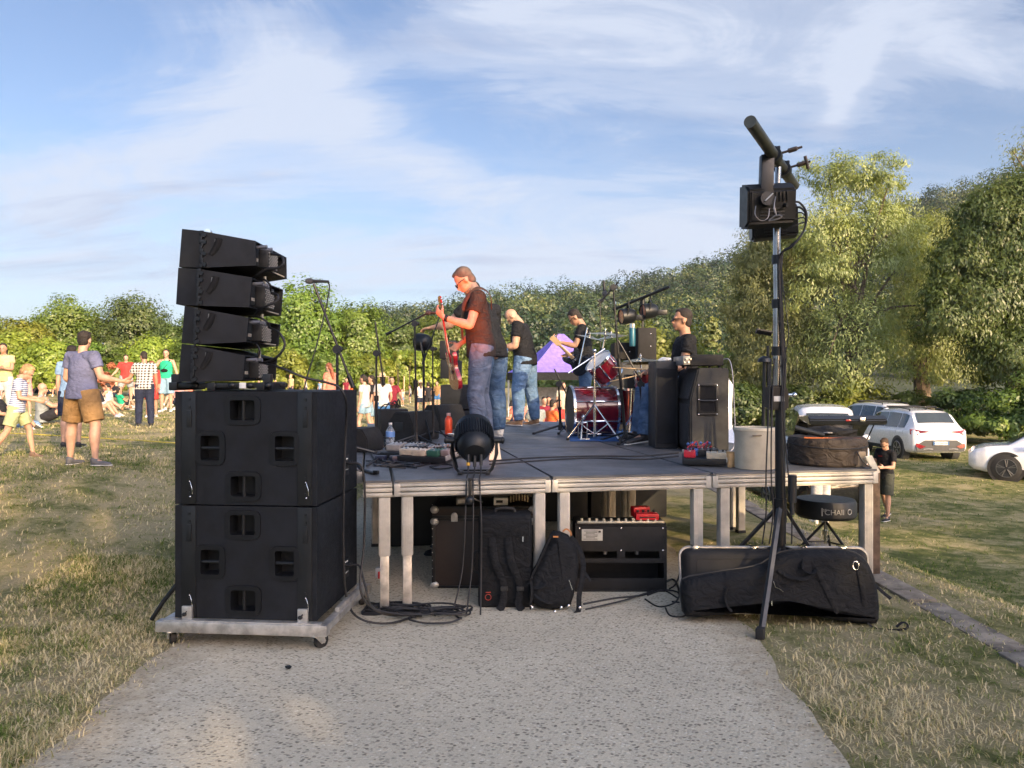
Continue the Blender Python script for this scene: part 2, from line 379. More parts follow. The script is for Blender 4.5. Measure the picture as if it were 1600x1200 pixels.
# the path: exposed-aggregate concrete
def path_mat():
    m = bpy.data.materials.new('washed_concrete'); m.use_nodes = True; nt = m.node_tree; p = nt.nodes['Principled BSDF']
    t = NN(nt, 'ShaderNodeTexCoord'); o = t.outputs['Object']
    wv = NN(nt, 'ShaderNodeTexNoise'); wv.inputs['Scale'].default_value = 38; wv.inputs['Detail'].default_value = 3; LK(nt, o, wv.inputs['Vector'])
    wm = NN(nt, 'ShaderNodeVectorMath'); wm.operation = 'MULTIPLY_ADD'; LK(nt, wv.outputs['Color'], wm.inputs[0]); wm.inputs[1].default_value = (.022, .022, 0); LK(nt, o, wm.inputs[2])
    mp = NN(nt, 'ShaderNodeMapping'); LK(nt, wm.outputs[0], mp.inputs[0]); mp.inputs['Scale'].default_value = (.72, 1.0, 1); mp.inputs['Rotation'].default_value = (0, 0, .3)
    vn = NN(nt, 'ShaderNodeTexVoronoi'); vn.inputs['Scale'].default_value = 64; vn.inputs['Randomness'].default_value = 1; LK(nt, mp.outputs[0], vn.inputs['Vector'])
    sc_ = NN(nt, 'ShaderNodeSeparateColor'); LK(nt, vn.outputs['Color'], sc_.inputs[0])
    big = NOISE(nt, o, .9, 5, .6); fin = NOISE(nt, o, 180, 4, .7); med = NOISE(nt, o, 9, 5, .65)
    stone = RAMP(nt, sc_.outputs[0], [(.0, (.16, .14, .11)), (.25, (.26, .23, .185)), (.5, (.40, .36, .29)), (.75, (.52, .47, .375)), (1.0, (.68, .63, .53))])
    cement = (.53, .475, .375, 1)
    edge = RAMP(nt, vn.outputs['Distance'], [(.30, 1.0), (.52, 0.0)])
    pick = MATH(nt, 'GREATER_THAN', sc_.outputs[1], .12)
    c = MIX(nt, MATH(nt, 'MULTIPLY', edge, pick), cement, stone)
    c = MIX(nt, 1.0, c, RAMP(nt, fin, [(.25, .72), (.75, 1.08)]), 'MULTIPLY')
    c = MIX(nt, 1.0, c, RAMP(nt, big, [(.3, .86), (.7, 1.05)]), 'MULTIPLY')
    c = MIX(nt, 1.0, c, (1.10, 1.10, 1.06, 1), 'MULTIPLY')
    # dust and dry grass blown along the edges
    s = NN(nt, 'ShaderNodeSeparateXYZ'); LK(nt, o, s.inputs[0])
    e = MATH(nt, 'ABSOLUTE', MATH(nt, 'ADD', s.outputs[0], .25)); e = MATH(nt, 'ADD', e, MATH(nt, 'MULTIPLY', MATH(nt, 'SUBTRACT', med, .5), .9))
    c = MIX(nt, MATH(nt, 'MULTIPLY', RAMP(nt, MATH(nt, 'MULTIPLY', e, .5), [(.68, 0.0), (.98, 1.0)]), .75), c, (.25, .19, .11, 1))
    LK(nt, c, p.inputs['Base Color']); p.inputs['Roughness'].default_value = .9; p.inputs['Specular IOR Level'].default_value = .25
    b = NN(nt, 'ShaderNodeBump'); b.inputs['Strength'].default_value = .55; b.inputs['Distance'].default_value = .006
    LK(nt, MATH(nt, 'ADD', MATH(nt, 'MULTIPLY', edge, pick), fin), b.inputs['Height']); LK(nt, b.outputs[0], p.inputs['Normal'])
    return m
rs = np.random.RandomState(3)
def edge_wobble(y, s): return .02*math.sin(y*2.1+s)+.018*math.sin(y*5.3+2*s)+.012*math.sin(y*11+s)
mb = MB(); yy = np.arange(-6, 16.01, .1)
L_ = [mb.bm.verts.new((-2.02+edge_wobble(y, 1), y, .008)) for y in yy]; R_ = [mb.bm.verts.new((1.48+edge_wobble(y, 4)-.10*max(0, min(1, (4.8-y)/2)), y, .008)) for y in yy]
for i in range(len(yy)-1): mb.bm.faces.new((L_[i], R_[i], R_[i+1], L_[i+1]))
o = build(mb, 'path', path_mat()); o['kind'] = 'structure'
# stone kerb along the bank
mb = MB()
for i in range(15):
    y = -1+i*1.0
    mb.box((2.93+.015*math.sin(i*2.3), y, -.042+.008*math.sin(i*1.9)), (.22, .975, .12), M.Rotation(.012*math.sin(i*3.1), 3, 'Z'), .02)
KERB = mat('kerb_stone', (.22, .19, .15), .9, var=.3, vscale=5, bump=.7, bscale=50)
o = build(mb, 'kerb', KERB); o['kind'] = 'structure'

# ---- grass blades: nobody could count them
def blades(regions, seed=5):
    r = np.random.RandomState(seed); P = []; Sz = []
    for (n, xlo, xhi, ylo, yhi, k) in regions:
        d = ylo*(yhi/ylo)**r.rand(n)                    # log spread: as dense on screen far as near
        x = xlo+(xhi-xlo)*r.rand(n)
        P.append(np.stack([x, d], 1)); Sz.append(np.full(n, k))
    P = np.concatenate(P); Sz = np.concatenate(Sz)
    x, y = P[:, 0], P[:, 1]
    w1 = -2.02+.02*np.sin(y*2.1+1)+.018*np.sin(y*5.3+2)+.012*np.sin(y*11+1)-.05+.22*r.rand(len(x))**3
    w2 = 1.48+.02*np.sin(y*2.1+4)+.018*np.sin(y*5.3+8)+.012*np.sin(y*11+4)+.04-.12*r.rand(len(x))**3-.10*np.clip((4.8-y)/2, 0, 1)
    inpath = (x > w1-.0) & (x < w2+.0)
    stray = r.rand(len(x)) < .0
    kerb = (x > 2.82) & (x < 3.04) & (r.rand(len(x)) < .12)
    understage = (y > 5.9+.18*(x-2.8)) & (x > -1.2) & (x < 1.7) & (y < 13)
    shade = (x > 1.4) & (x < 2.8) & (y > 6.3) & (r.rand(len(x)) < .5)
    cl = np.sin(x*2.3+np.sin(y*1.9)*1.4)*np.sin(y*2.7+np.sin(x*1.3))          # clumping
    keep = ~inpath & ~kerb & ~understage & ~shade & (r.rand(len(x)) < .62+.38*cl)
    x, y, k, cl = x[keep], y[keep], Sz[keep], cl[keep]
    n = len(x); z = ground_z(x, y)
    a = r.rand(n)*2*np.pi; lean = r.rand(n)**.55*1.5
    bank = x > 3.0
    L = (.020+.036*r.rand(n)+.03*np.clip(cl, 0, 1)*r.rand(n))*k*np.where(bank, .85, 1); Wd = (.0016+.0005*y)*(.7+.6*r.rand(n))
    dx, dy = np.cos(a)*np.sin(lean), np.sin(a)*np.sin(lean); dz = np.cos(lean)
    px, py = -np.sin(a), np.cos(a)
    tw = r.rand(n)*np.pi; wx = px*np.cos(tw)+0*px; wy = py*np.cos(tw); wx = np.where(np.abs(wx)+np.abs(wy) < .4, .7, wx)
    b = np.stack([x, y, z-.004], 1); wv = np.stack([wx, wy, np.zeros(n)], 1)*Wd[:, None]
    mid = b+np.stack([dx*.45, dy*.45, dz*.6], 1)*L[:, None]; tip = b+np.stack([dx*1.15, dy*1.15, dz*.85], 1)*L[:, None]
    vs = np.stack([b-wv, b+wv, mid+wv*.8, mid-wv*.8, tip-wv*.12, tip+wv*.12], 1).reshape(-1, 3)
    i = np.arange(n)*6
    fs = np.concatenate([np.stack([i, i+1, i+2, i+3], 1), np.stack([i+3, i+2, i+5, i+4], 1)])
    return vs, fs
def blade_mat():
    m = bpy.data.materials.new('grass_blades'); m.use_nodes = True; nt = m.node_tree; nt.nodes.clear()
    t = NN(nt, 'ShaderNodeTexCoord'); o = t.outputs['Object']; g = NN(nt, 'ShaderNodeNewGeometry')
    s = NN(nt, 'ShaderNodeSeparateXYZ'); LK(nt, o, s.inputs[0])
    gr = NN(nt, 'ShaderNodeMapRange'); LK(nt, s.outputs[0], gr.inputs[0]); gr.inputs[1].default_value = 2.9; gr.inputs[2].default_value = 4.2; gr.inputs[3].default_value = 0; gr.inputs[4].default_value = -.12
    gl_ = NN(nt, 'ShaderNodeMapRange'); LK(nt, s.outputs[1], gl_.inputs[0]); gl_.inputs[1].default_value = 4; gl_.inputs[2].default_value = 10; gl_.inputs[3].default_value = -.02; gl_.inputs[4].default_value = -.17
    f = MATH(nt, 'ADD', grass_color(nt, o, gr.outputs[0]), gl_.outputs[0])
    f = MATH(nt, 'ADD', f, MATH(nt, 'MULTIPLY', MATH(nt, 'SUBTRACT', g.outputs['Random Per Island'], .5), .5))
    c = RAMP(nt, f, [(.50, (.085, .14, .03)), (.66, (.20, .235, .07)), (.80, (.38, .36, .165)), (.92, (.56, .47, .26)), (1.0, (.68, .58, .36))])
    d = NN(nt, 'ShaderNodeBsdfDiffuse'); tr = NN(nt, 'ShaderNodeBsdfTranslucent'); LK(nt, c, d.inputs[0]); LK(nt, c, tr.inputs[0])
    mx = NN(nt, 'ShaderNodeMixShader'); mx.inputs[0].default_value = .3; LK(nt, d.outputs[0], mx.inputs[1]); LK(nt, tr.outputs[0], mx.inputs[2])
    oo = NN(nt, 'ShaderNodeOutputMaterial'); LK(nt, mx.outputs[0], oo.inputs[0]); return m
BLM = blade_mat()
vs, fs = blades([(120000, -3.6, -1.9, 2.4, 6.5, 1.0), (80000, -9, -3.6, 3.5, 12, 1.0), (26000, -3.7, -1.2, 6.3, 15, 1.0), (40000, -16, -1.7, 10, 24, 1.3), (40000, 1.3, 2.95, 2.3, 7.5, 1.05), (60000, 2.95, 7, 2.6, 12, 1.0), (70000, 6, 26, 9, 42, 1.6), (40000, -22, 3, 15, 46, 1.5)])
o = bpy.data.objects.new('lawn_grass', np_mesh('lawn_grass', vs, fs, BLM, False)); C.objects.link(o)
tag(o, 'short dry straw and green grass covering the field on both sides of the path', 'grass', kind='stuff')

# ================================================================ trees
BARK = mat('bark', (.11, .085, .06), .95, var=.3, vscale=6, bump=.9, bscale=18)
LF = {
 'green':  leafmat('leaves_green', [(.045, .085, .012), (.095, .155, .022), (.15, .215, .030), (.22, .28, .045)], .4),
 'dark':   leafmat('leaves_dark', [(.034, .070, .016), (.068, .115, .026), (.105, .155, .036), (.16, .205, .05)], .4),
 'yellow': leafmat('leaves_yellow', [(.10, .15, .018), (.18, .24, .028), (.27, .32, .042), (.36, .38, .07)], .4),
 'willow': leafmat('leaves_willow', [(.085, .115, .036), (.17, .21, .072), (.26, .30, .112), (.36, .39, .17)], .4),
 'orange': leafmat('leaves_orange', [(.28, .10, .045), (.42, .16, .08), (.5, .22, .11), (.35, .2, .1)]),
 'hill':   leafmat('leaves_hill', [(.010, .026, .012), (.026, .050, .017), (.058, .085, .024), (.15, .16, .042)], .2, .25, .8, True),
}
def leaf_cloud(pos, nrm, L, W, r, droop=0):
    """one rhombus card per position; nrm: outward direction"""
    n = len(pos)
    a = r.randn(n, 3); a /= np.linalg.norm(a, axis=1)[:, None]
    nn = nrm*1.5+a*.62; nn /= np.linalg.norm(nn, axis=1)[:, None]
    t = r.randn(n, 3); t[:, 2] -= droop*2.2; u = np.cross(nn, t); u /= (np.linalg.norm(u, axis=1)[:, None]+1e-9); v = np.cross(u, nn)
    s = (.6+.8*r.rand(n))[:, None]
    l = v*L*s; w_ = u*W*s
    vs = np.stack([pos-l, pos+w_, pos+l, pos-w_], 1).reshape(-1, 3)
    i = np.arange(n)*4; return vs, np.stack([i, i+1, i+2, i+3], 1)
def crown_points(blobs, n, r, clump=.26, per=55):
    vols = np.array([b[1][0]*b[1][1]*b[1][2] for b in blobs])**.67; vols /= vols.sum()
    P = []; N_ = []; cl = []
    for (c, rad), f in zip(blobs, vols):
        nl = int(n*f); K = max(6, nl//per)
        d = r.randn(K, 3); d /= np.linalg.norm(d, axis=1)[:, None]
        d[:, 2] = np.where(d[:, 2] < -.55, -d[:, 2], d[:, 2])
        rr = (.62+.42*r.rand(K))[:, None]*(1-.0*r.rand(K)[:, None])
        inner = r.rand(K) < .22; rr[inner] *= .5
        cc = np.array(c)+d*np.array(rad)*rr
        R0 = clump*min(rad[0], rad[2])*(.5+1.0*r.rand(K))
        k = r.randint(0, K, nl); q = r.randn(nl, 3); q /= np.linalg.norm(q, axis=1)[:, None]
        off = q*(R0[k]*(r.rand(nl)**.45))[:, None]; off[:, 2] *= .75
        P.append(cc[k]+off); N_.append(q*.6+d[k]*.6+np.array([0, 0, .25])); cl.append(cc)
    return np.concatenate(P), np.concatenate(N_), np.concatenate(cl)
def tree(name, base, blobs, n, leaf, m, label, cat='tree', group=None, seed=1, trunk_r=.25, clump=.26, per=55, droop=0, limbs=9, trunk_top=None, lean=0):
    """base: world point; blobs: (offset from base, radii)"""
    r = np.random.RandomState(seed); rnd = random.Random(seed)
    root = empty(name, base, label, cat, group)
    P, N_, cl = crown_points(blobs, n, r, clump, per)
    vs, fs = leaf_cloud(P, N_, leaf[0], leaf[1], r, droop)
    cr = bpy.data.objects.new('crown', np_mesh('crown', vs, fs, m, False)); C.objects.link(cr); cr.parent = root; WM[cr.name] = WM[root.name]
    top = max(b[0][2] for b in blobs); tt = trunk_top or top*.8
    mb = MB(); zs = [0, .25, .5, .75, 1]
    pts = [V((lean*z*z+.12*math.sin(3*z+seed)*trunk_r*4, .1*math.cos(2*z+seed)*trunk_r*3, tt*z-.15*(z == 0))) for z in zs]
    mb.tube(smooth(pts, 4), [trunk_r*(1.25-1.05*i/16) for i in range(17)], 9)
    for i in range(limbs):
        c = V(cl[r.randint(len(cl))]); z0 = rnd.uniform(.25, .8); k = int(z0*4); p0 = pts[min(k, 4)].lerp(pts[min(k+1, 4)], z0*4-k)
        mid = p0.lerp(c, .5)+V((0, 0, .12*(c-p0).length))
        mb.tube(smooth([p0, mid, c], 5), [trunk_r*.42*(1-.085*j) for j in range(11)], 6)
    build(mb, 'trunk', BARK, root, local=True)
    return root
def px_tree(name, px, top, wpx, d, kind, label, n=5000, seed=1, base=None, group='trees along the far edge of the field', leaf=None, cat='tree', full=False):
    x = (px-800)/F*d; zb = gz(x, d); zt = EYE-(top-HOR)/F*d; h = zt-zb; wr = wpx/F*d/2
    r = random.Random(seed)
    if full: bl_ = [((0, 0, h*.50), (wr*.8, wr*.8, h*.47)), ((-wr*.5, -.2, h*.28), (wr*.6, wr*.6, h*.3)), ((wr*.5, -.2, h*.26), (wr*.6, wr*.6, h*.28))]
    else: bl_ = [((0, 0, h*.60), (wr*.85, wr*.8, h*.38)), ((-wr*.45, -.3, h*.42), (wr*.55, wr*.6, h*.36)), ((wr*.45, -.2, h*.40), (wr*.58, wr*.6, h*.36)), ((wr*.1, -wr*.3, h*.25), (wr*.75, wr*.5, h*.25))]
    lf = leaf or (.105, .065)
    return tree(name, (x, d, zb), bl_, n, lf, LF[kind], label, cat, group, seed, .04*h*.6, .36, 160)
G1 = 'trees along the far edge of the field'
for i, a in enumerate([
 (-60, 478, 150, 62, 'green', 'green tree cut off by the left edge of the picture'),
 (30, 498, 130, 60, 'yellow', 'yellow-green tree at the far left behind the standing boy'),
 (108, 463, 135, 66, 'green', 'rounded green tree behind the man in the blue T-shirt'),
 (212, 461, 140, 66, 'dark', 'dark green dome-shaped tree just left of the line array'),
 (300, 500, 110, 60, 'dark', 'dark tree hidden mostly behind the lower array speakers'),
 (375, 478, 130, 66, 'green', 'green tree behind the stacked array speakers'),
 (468, 440, 150, 58, 'green', 'tallest round tree of the treeline, behind the highest microphone'),
 (556, 474, 120, 60, 'green', 'rounded green tree just right of the tallest one in the treeline'),
 (620, 506, 110, 64, 'dark', 'dark tree between two lighter ones, behind the leaning boom stand'),
 (690, 492, 120, 66, 'green', 'green tree behind the black shirted guitarist and his microphone'),
 (770, 520, 130, 72, 'green', 'low tree seen between the two men in jeans'),
]): px_tree('tree', a[0], a[1], a[2], a[3], a[4], a[5], 32000, 10+i)
for i, a in enumerate([
 (20, 520, 110, 48, 'yellow', 'bright yellow-green bush at the far left edge of the field'),
 (75, 528, 90, 46, 'yellow', 'yellow-green bush behind the seated bald man'),
 (135, 530, 90, 47, 'green', 'green bush right behind the blue T-shirt man'),
 (188, 545, 70, 46, 'green', 'low green bush behind the man in the red shirt'),
 (240, 522, 100, 47, 'yellow', 'bright bush behind the woman in the green top'),
 (300, 530, 100, 46, 'green', 'bush behind the lowest speaker of the array'),
 (380, 560, 110, 46, 'yellow', 'sunlit yellow bush seen below the lowest array speaker'),
 (450, 545, 100, 47, 'yellow', 'yellow-green bush behind the long black cable'),
 (520, 552, 100, 47, 'green', 'green bush behind the red haired woman'),
 (585, 548, 90, 48, 'yellow', 'yellow-green bush behind the group of standing girls'),
 (645, 545, 100, 50, 'yellow', 'pale yellow-green bush behind the young staked saplings'),
 (715, 560, 90, 50, 'yellow', 'yellow bush behind the guitarist in grey jeans'),
]): px_tree('bush', a[0], a[1], a[2], a[3], a[4], a[5], 17000, 40+i, group='bushes in front of the treeline', leaf=(.09, .05), cat='bush', full=True)
px_tree('orange_shrub', 160, 552, 44, 43, 'orange', 'rust-orange shrub between green bushes, left of the red polo man', 1800, 61, group=None, leaf=(.16, .09), cat='shrub', full=True)
for i, a in enumerate([
 (1040, 488, 150, 46, 'yellow', 'sunlit yellow-green tree behind the seated drummer'),
 (960, 520, 120, 52, 'green', 'green tree behind the drum kit and its cymbals'),
 (1135, 540, 120, 50, 'green', 'green tree behind the large black guitar cabinet'),
 (860, 560, 120, 56, 'dark', 'dark low tree behind the purple tent'),
]): px_tree('tree', a[0], a[1], a[2], a[3], a[4], a[5], 18000, 70+i, group='trees behind the stage', leaf=(.12, .06))
# young staked saplings
for i, (px, d) in enumerate([(622, 44), (640, 47), (598, 45)]):
    x = (px-800)/F*d; z = gz(x, d)
    s = tree('sapling', (x, d, z), [((0, 0, 1.9), (.55, .55, .75))], 220, (.10, .06), LF['yellow'], ['slim young sapling with a stake, middle of the three', 'young sapling nearest the guitarist', 'leftmost young sapling, behind the girls'][i], 'sapling', 'staked saplings on the field', 90+i, .035, limbs=3)
    mb = MB()
    for q in (-.35, .35): mb.cyl((x+q, d, z-.1), (x+q, d, z+1.15), .035, n=8)
    build(mb, 'stake', mat('stake_wood', (.45, .34, .2), .8), s)
# ---- the willows on the right
def wb(px, py, d, wpx, hpx, base):
    p = at(px, py, d)-V(base); return ((p.x, p.y, p.z), (wpx/F*d/2, wpx/F*d/2*.8, hpx/F*d/2))
def willow(px, d, lobes, n, kind, label, seed, tr=.35, leaf=(.085, .024), per=110, lean=0, clump=.33):
    x = (px-800)/F*d; b = (x, d, gz(x, d))
    return tree('willow_tree' if kind == 'willow' else 'broadleaf_tree', b, [wb(q[0], q[1], d+(q[4] if len(q) > 4 else 0), q[2], q[3], b) for q in lobes], n, leaf, LF[kind], label, 'tree', 'tall trees behind the parked cars', seed, tr, clump, per, 1.0, 14, lean=lean)
willow(1325, 38, [(1300, 295, 120, 110, 1), (1372, 282, 110, 95), (1285, 365, 140, 140), (1330, 300, 130, 125), (1385, 320, 90, 130, 1), (1340, 400, 210, 170), (1285, 440, 120, 220, -1), (1400, 430, 130, 200, 1), (1350, 560, 230, 190, -1), (1430, 390, 80, 110, 1)], 52000, 'willow', 'tall pale green willow right of the lamp stand, the tallest in the picture', 101)
willow(1205, 41, [(1200, 400, 90, 110), (1240, 440, 110, 150), (1190, 480, 120, 170), (1230, 560, 150, 180, -1), (1170, 580, 100, 160)], 95000, 'willow', 'smaller grey-green willow directly behind the lamp stand', 102)
willow(1440, 42, [(1460, 420, 120, 170), (1440, 520, 140, 170), (1480, 560, 120, 150)], 70000, 'willow', 'sunlit willow with a bare forked trunk behind the white cars', 103, .45)
willow(1590, 33, [(1560, 370, 150, 150), (1620, 390, 200, 260), (1545, 470, 170, 160), (1600, 560, 170, 150), (1505, 420, 100, 110), (1490, 500, 120, 130)], 170000, 'dark', 'dark-leaved tree with low spreading limbs at the right edge', 104, .4, leaf=(.085, .030))  # dark by its own leaf colour
willow(1660, 40, [(1640, 250, 130, 130), (1610, 240, 60, 60)], 2800, 'willow', 'thin topped tree leaning in at the upper right corner', 105, .3, per=30)
def limb_px(pts, d, r): return [at(a, b, d) for a, b in pts], r
for i, (px, top, wp, d, kind, lab) in enumerate([
 (1500, 605, 150, 33, 'dark', 'dark green thicket right of the white SUV roof'),
 (1580, 600, 150, 31, 'green', 'green thicket behind the white car at the right edge'),
 (1420, 610, 120, 36, 'green', 'leafy thicket behind the roof rails of the white SUV'),
 (1330, 590, 140, 37, 'yellow', 'sunlit yellow-green thicket above the silver car roof'),
 (1240, 600, 130, 37, 'dark', 'dark thicket behind the crank of the lamp stand'),
 (1160, 600, 120, 38, 'dark', 'dark thicket behind the white van'),
 (1650, 560, 160, 30, 'dark', 'dark thicket cut off by the right edge of the picture'),
]): px_tree('thicket', px, top, wp, d, kind, lab, 14000, 120+i, group='thickets under the tall trees', leaf=(.09, .04), cat='bush', full=True)
# cedar-like conifer on the slope
def conifer(px, top, d):
    x = (px-800)/F*d; zb = 0; zt = EYE-(top-HOR)/F*d; h = zt-zb
    bl_ = [((0, 0, h*k), (h*.30*(1.05-k)+.3, h*.3*(1.05-k)+.3, h*.035)) for k in (.35, .45, .55, .65, .74, .82, .9, .97)]
    return tree('conifer', (x, d, zb), bl_, 6000, (.22, .10), LF['willow'], 'pale layered conifer behind the drummer, against the dark wooded hill', 'tree', None, 140, .3, .5, 40)
conifer(1110, 497, 62)
# ================================================================ the wooded hill
PROF = [(-400, 5), (250, 25), (400, 40), (480, 52), (560, 70), (620, 82), (700, 98), (780, 112), (850, 119), (900, 120), (950, 126), (1000, 139), (1050, 156), (1100, 168), (1150, 184), (1250, 213), (1350, 240), (1420, 262), (1500, 280), (1600, 305), (1750, 345), (2200, 430)]
def ridge(px): return np.interp(px, [p[0] for p in PROF], [p[1] for p in PROF])
def hill_z(x, y):
    D = 330.0
    px = 800+F*x/D; top = EYE+(ridge(px)-15)/F*D
    t = np.clip((y-105)/(D-105), 0, 1); t2 = np.clip((y-D)/400, 0, 1)
    bump = 1.8*np.sin(x*.05+1)*np.sin(y*.035)+1.2*np.sin(x*.11+y*.07)
    return top*(t**1.25)*(1-.5*t2)+bump*t*(1-t)*2-1.0*(1-t)
hx = np.linspace(-330, 520, 110); hy = np.concatenate([np.linspace(100, 340, 50), np.linspace(360, 700, 12)])
HX, HY = np.meshgrid(hx, hy); HZ = hill_z(HX, HY)
idx = np.arange(HX.size).reshape(HX.shape); fc = np.stack([idx[:-1, :-1], idx[:-1, 1:], idx[1:, 1:], idx[1:, :-1]], -1).reshape(-1, 4)
o = bpy.data.objects.new('hill', np_mesh('hill', np.stack([HX, HY, HZ], -1).reshape(-1, 3), fc, mat('hill_ground', (.03, .045, .015), .95, var=.2, vscale=.1)))
C.objects.link(o); o['kind'] = 'structure'
r = np.random.RandomState(11)
nT = 1900
ty = 112+(350-112)*r.rand(nT)**.7; tx_ = (-.40+1.12*r.rand(nT))*ty
keepm = (tx_ > -330) & (tx_ < 500); tx_, ty = tx_[keepm], ty[keepm]; nT = len(tx_)
tzz = hill_z(tx_, ty); tr_ = (2.4+3.6*r.rand(nT)**2)*(.65+ty/500); tint = r.rand(nT)**1.3
per = 280
k = np.repeat(np.arange(nT), per); q = r.randn(len(k), 3); q /= np.linalg.norm(q, axis=1)[:, None]; q[:, 2] = np.abs(q[:, 2])*1.15-.35
lump = .20*np.sin(q[:, 0]*4+k*1.3)*np.sin(q[:, 1]*5+k*.7)+.13*np.sin(q[:, 2]*7+q[:, 0]*6+k)
rad = tr_[k]*(1+lump)*(.86+.16*r.rand(len(k)))
P = np.stack([tx_[k], ty[k], tzz[k]+tr_[k]*1.0], 1)+q*rad[:, None]*np.array([1, 1, 1.15])
vs, fs = leaf_cloud(P, q*1.8, .36, .27, r)
hme = np_mesh('hillside_wood', vs, fs, LF['hill'], False); at__ = hme.attributes.new('tint', 'FLOAT', 'POINT'); at__.data.foreach_set('value', np.repeat(tint[k], 4).astype(np.float32))
o = bpy.data.objects.new('hillside_wood', hme); C.objects.link(o)
tag(o, 'dense green broadleaf wood covering the far hillside behind the stage', 'wood', kind='stuff')
# ---- a row of unseen trees added behind the viewer to shade the path and the stage
hdir = V((math.sin(SUN_AZ), math.cos(SUN_AZ), 0)); pdir = V((-hdir.y, hdir.x, 0))
SHADE = [(-27, 20, 11.6), (-19, 17, 11.2), (-11.5, 17, 11.4), (-4.5, 16, 10.4), (2.8, 16, 10.4), (10, 17, 10.0), (17.5, 19, 9.4), (26, 22, 9.0)]
for i, (s, dd, h) in enumerate(SHADE):
    b = hdir*dd+pdir*s
    tree('shade_tree', (b.x, b.y, -.2), [((0, 0, h*.62), (3.6, 3.6, h*.36)), ((1.8, 0, h*.42), (2.6, 2.6, h*.34)), ((-1.8, .5, h*.40), (2.6, 2.6, h*.34)), ((0, 0, h*.2), (3.4, 3.0, h*.2))], 5200, (.26, .15), LF['green'],
         ['first', 'second', 'third', 'fourth', 'fifth', 'sixth', 'seventh', 'eighth'][i]+' unseen shade tree from the left in the row added behind the viewer', 'tree', 'unseen shade trees added behind the viewer', 200+i, .22, .34, 40)
# ================================================================ the stage
SA = V((-.984, -.18, 0)).normalized(); SB = V((-SA.y, SA.x, 0)); SB = V((-.18, .984, 0)).normalized()
SP0 = V((2.81, 5.92, 0))
SROT = M((( -SA.x, SB.x, 0), (-SA.y, SB.y, 0), (0, 0, 1)))     # columns: right along the front edge, depth, up
def S(u, v, z=0.0): p = SP0+SA*u+SB*v; return V((p.x, p.y, z))
stage = empty('stage', S(1.9, 3.3, 0), 'modular concert stage of dark decks in grooved aluminium frames on square legs', 'stage')
def deck_mat():
    m = mat('stage_deck_board', (.092, .097, .107), .46, var=.2, vscale=2.2, bump=.25, bscale=350, wear=(.22, .22, .22)); return m
DECK = deck_mat(); EDGE = mat('deck_edge', (.10, .075, .05), .7)
UB = [0, 1.362, 2.571, 3.677, 3.885]
rows = [0, 2.2, 4.4, 6.7]
decks = [(UB[i], UB[i+1], rows[j], rows[j+1]) for j in range(3) for i in range(4)]
decks += [(3.885, 4.75, .72, 2.2)]
for (u0, u1, v0, v1) in decks:
    g = .006
    um, vm, du, dv = (u0+u1)/2, (v0+v1)/2, (u1-u0)-2*g, (v1-v0)-2*g
    mb = MB(); mb.box(S(um, vm, STZ-.008), (du-.012, dv-.012, .016), SROT)
    dk = build(mb, 'deck', DECK, stage, angle=20)
    mb = MB()
    for (v, w_) in ((v0+g, 1), (v1-g-.03, -1)):
        for (z, t, o_) in ((STZ-.022, .012, .012), (STZ-.036, .016, .002), (STZ-.047, .005, .014), (STZ-.064, .026, 0), (STZ-.080, .005, .014), (STZ-.095, .022, .003), (STZ-.110, .008, .010)):
            mb.box(S(um, v+.015+(o_ if w_ > 0 else -o_), z), (du-.06*(du > .3), .03, t-.001), SROT, .003)
    for u in (u0+g+.015, u1-g-.015):
        for (z, t, o_) in ((STZ-.036, .030, .002), (STZ-.078, .052, 0), (STZ-.11, .012, .004)):
            mb.box(S(u, vm, z), (.028-o_, dv-.064, t-.001), SROT, .003)
    for u in (u0+g+.02, u1-g-.02):
        if du > .3:
            for v in (v0+g+.018, v1-g-.018): mb.box(S(u, v, STZ-.066), (.044, .04, .088), SROT, .006)
    build(mb, 'frame', ALU2, dk, angle=20)
def stage_leg(u, v, ext=True, z0=None):
    p = S(u, v); zb = (gz(p.x, p.y) if not (-2 < p.x < 1.5) else .006) if z0 is None else z0
    top = STZ-.116
    lg = None
    mb = MB()
    if ext: mb.box((p.x, p.y, (top+.38)/2), (.074, .074, top-.38), SROT, .008)
    else: mb.box((p.x, p.y, (top+zb+.02)/2), (.074, .074, top-zb-.02), SROT, .008)
    mid = .38 if ext else zb+.03
    for k in (-.022, -.008, .008, .022):                     # the ribs of the extruded profile
        for (dx, dy) in ((k, -.0375), (k, .0375), (-.0375, k), (.0375, k)):
            q = SROT @ V((dx, dy, 0)); mb.box((p.x+q.x, p.y+q.y, (top+mid)/2), ((.006 if abs(dy) > .03 else .004), (.004 if abs(dy) > .03 else .006), top-mid-.01), SROT)
    lg = build(mb, 'leg', ALU2, stage, angle=20)
    if ext:
        mb = MB(); mb.box((p.x, p.y, (.40+zb)/2), (.062, .062, .40-zb), SROT, .006); build(mb, 'inner_leg', ALU, lg)
    mb = MB(); mb.box((p.x, p.y, zb+.012), (.085, .085, .035), SROT, .006); build(mb, 'foot_cap', RUB, lg)
for u in (.07, 1.25, 1.46, 2.47, 2.65, 3.58, 3.735):
    stage_leg(u, .06, ext=u > 3)
for v in (2.12, 2.3, 4.3, 4.5, 6.6):
    for u in (.07, 1.25, 1.46, 2.47, 2.65, 3.58, 3.78): stage_leg(u, v, False)
stage_leg(4.68, .80, False); stage_leg(4.68, 2.1, False)
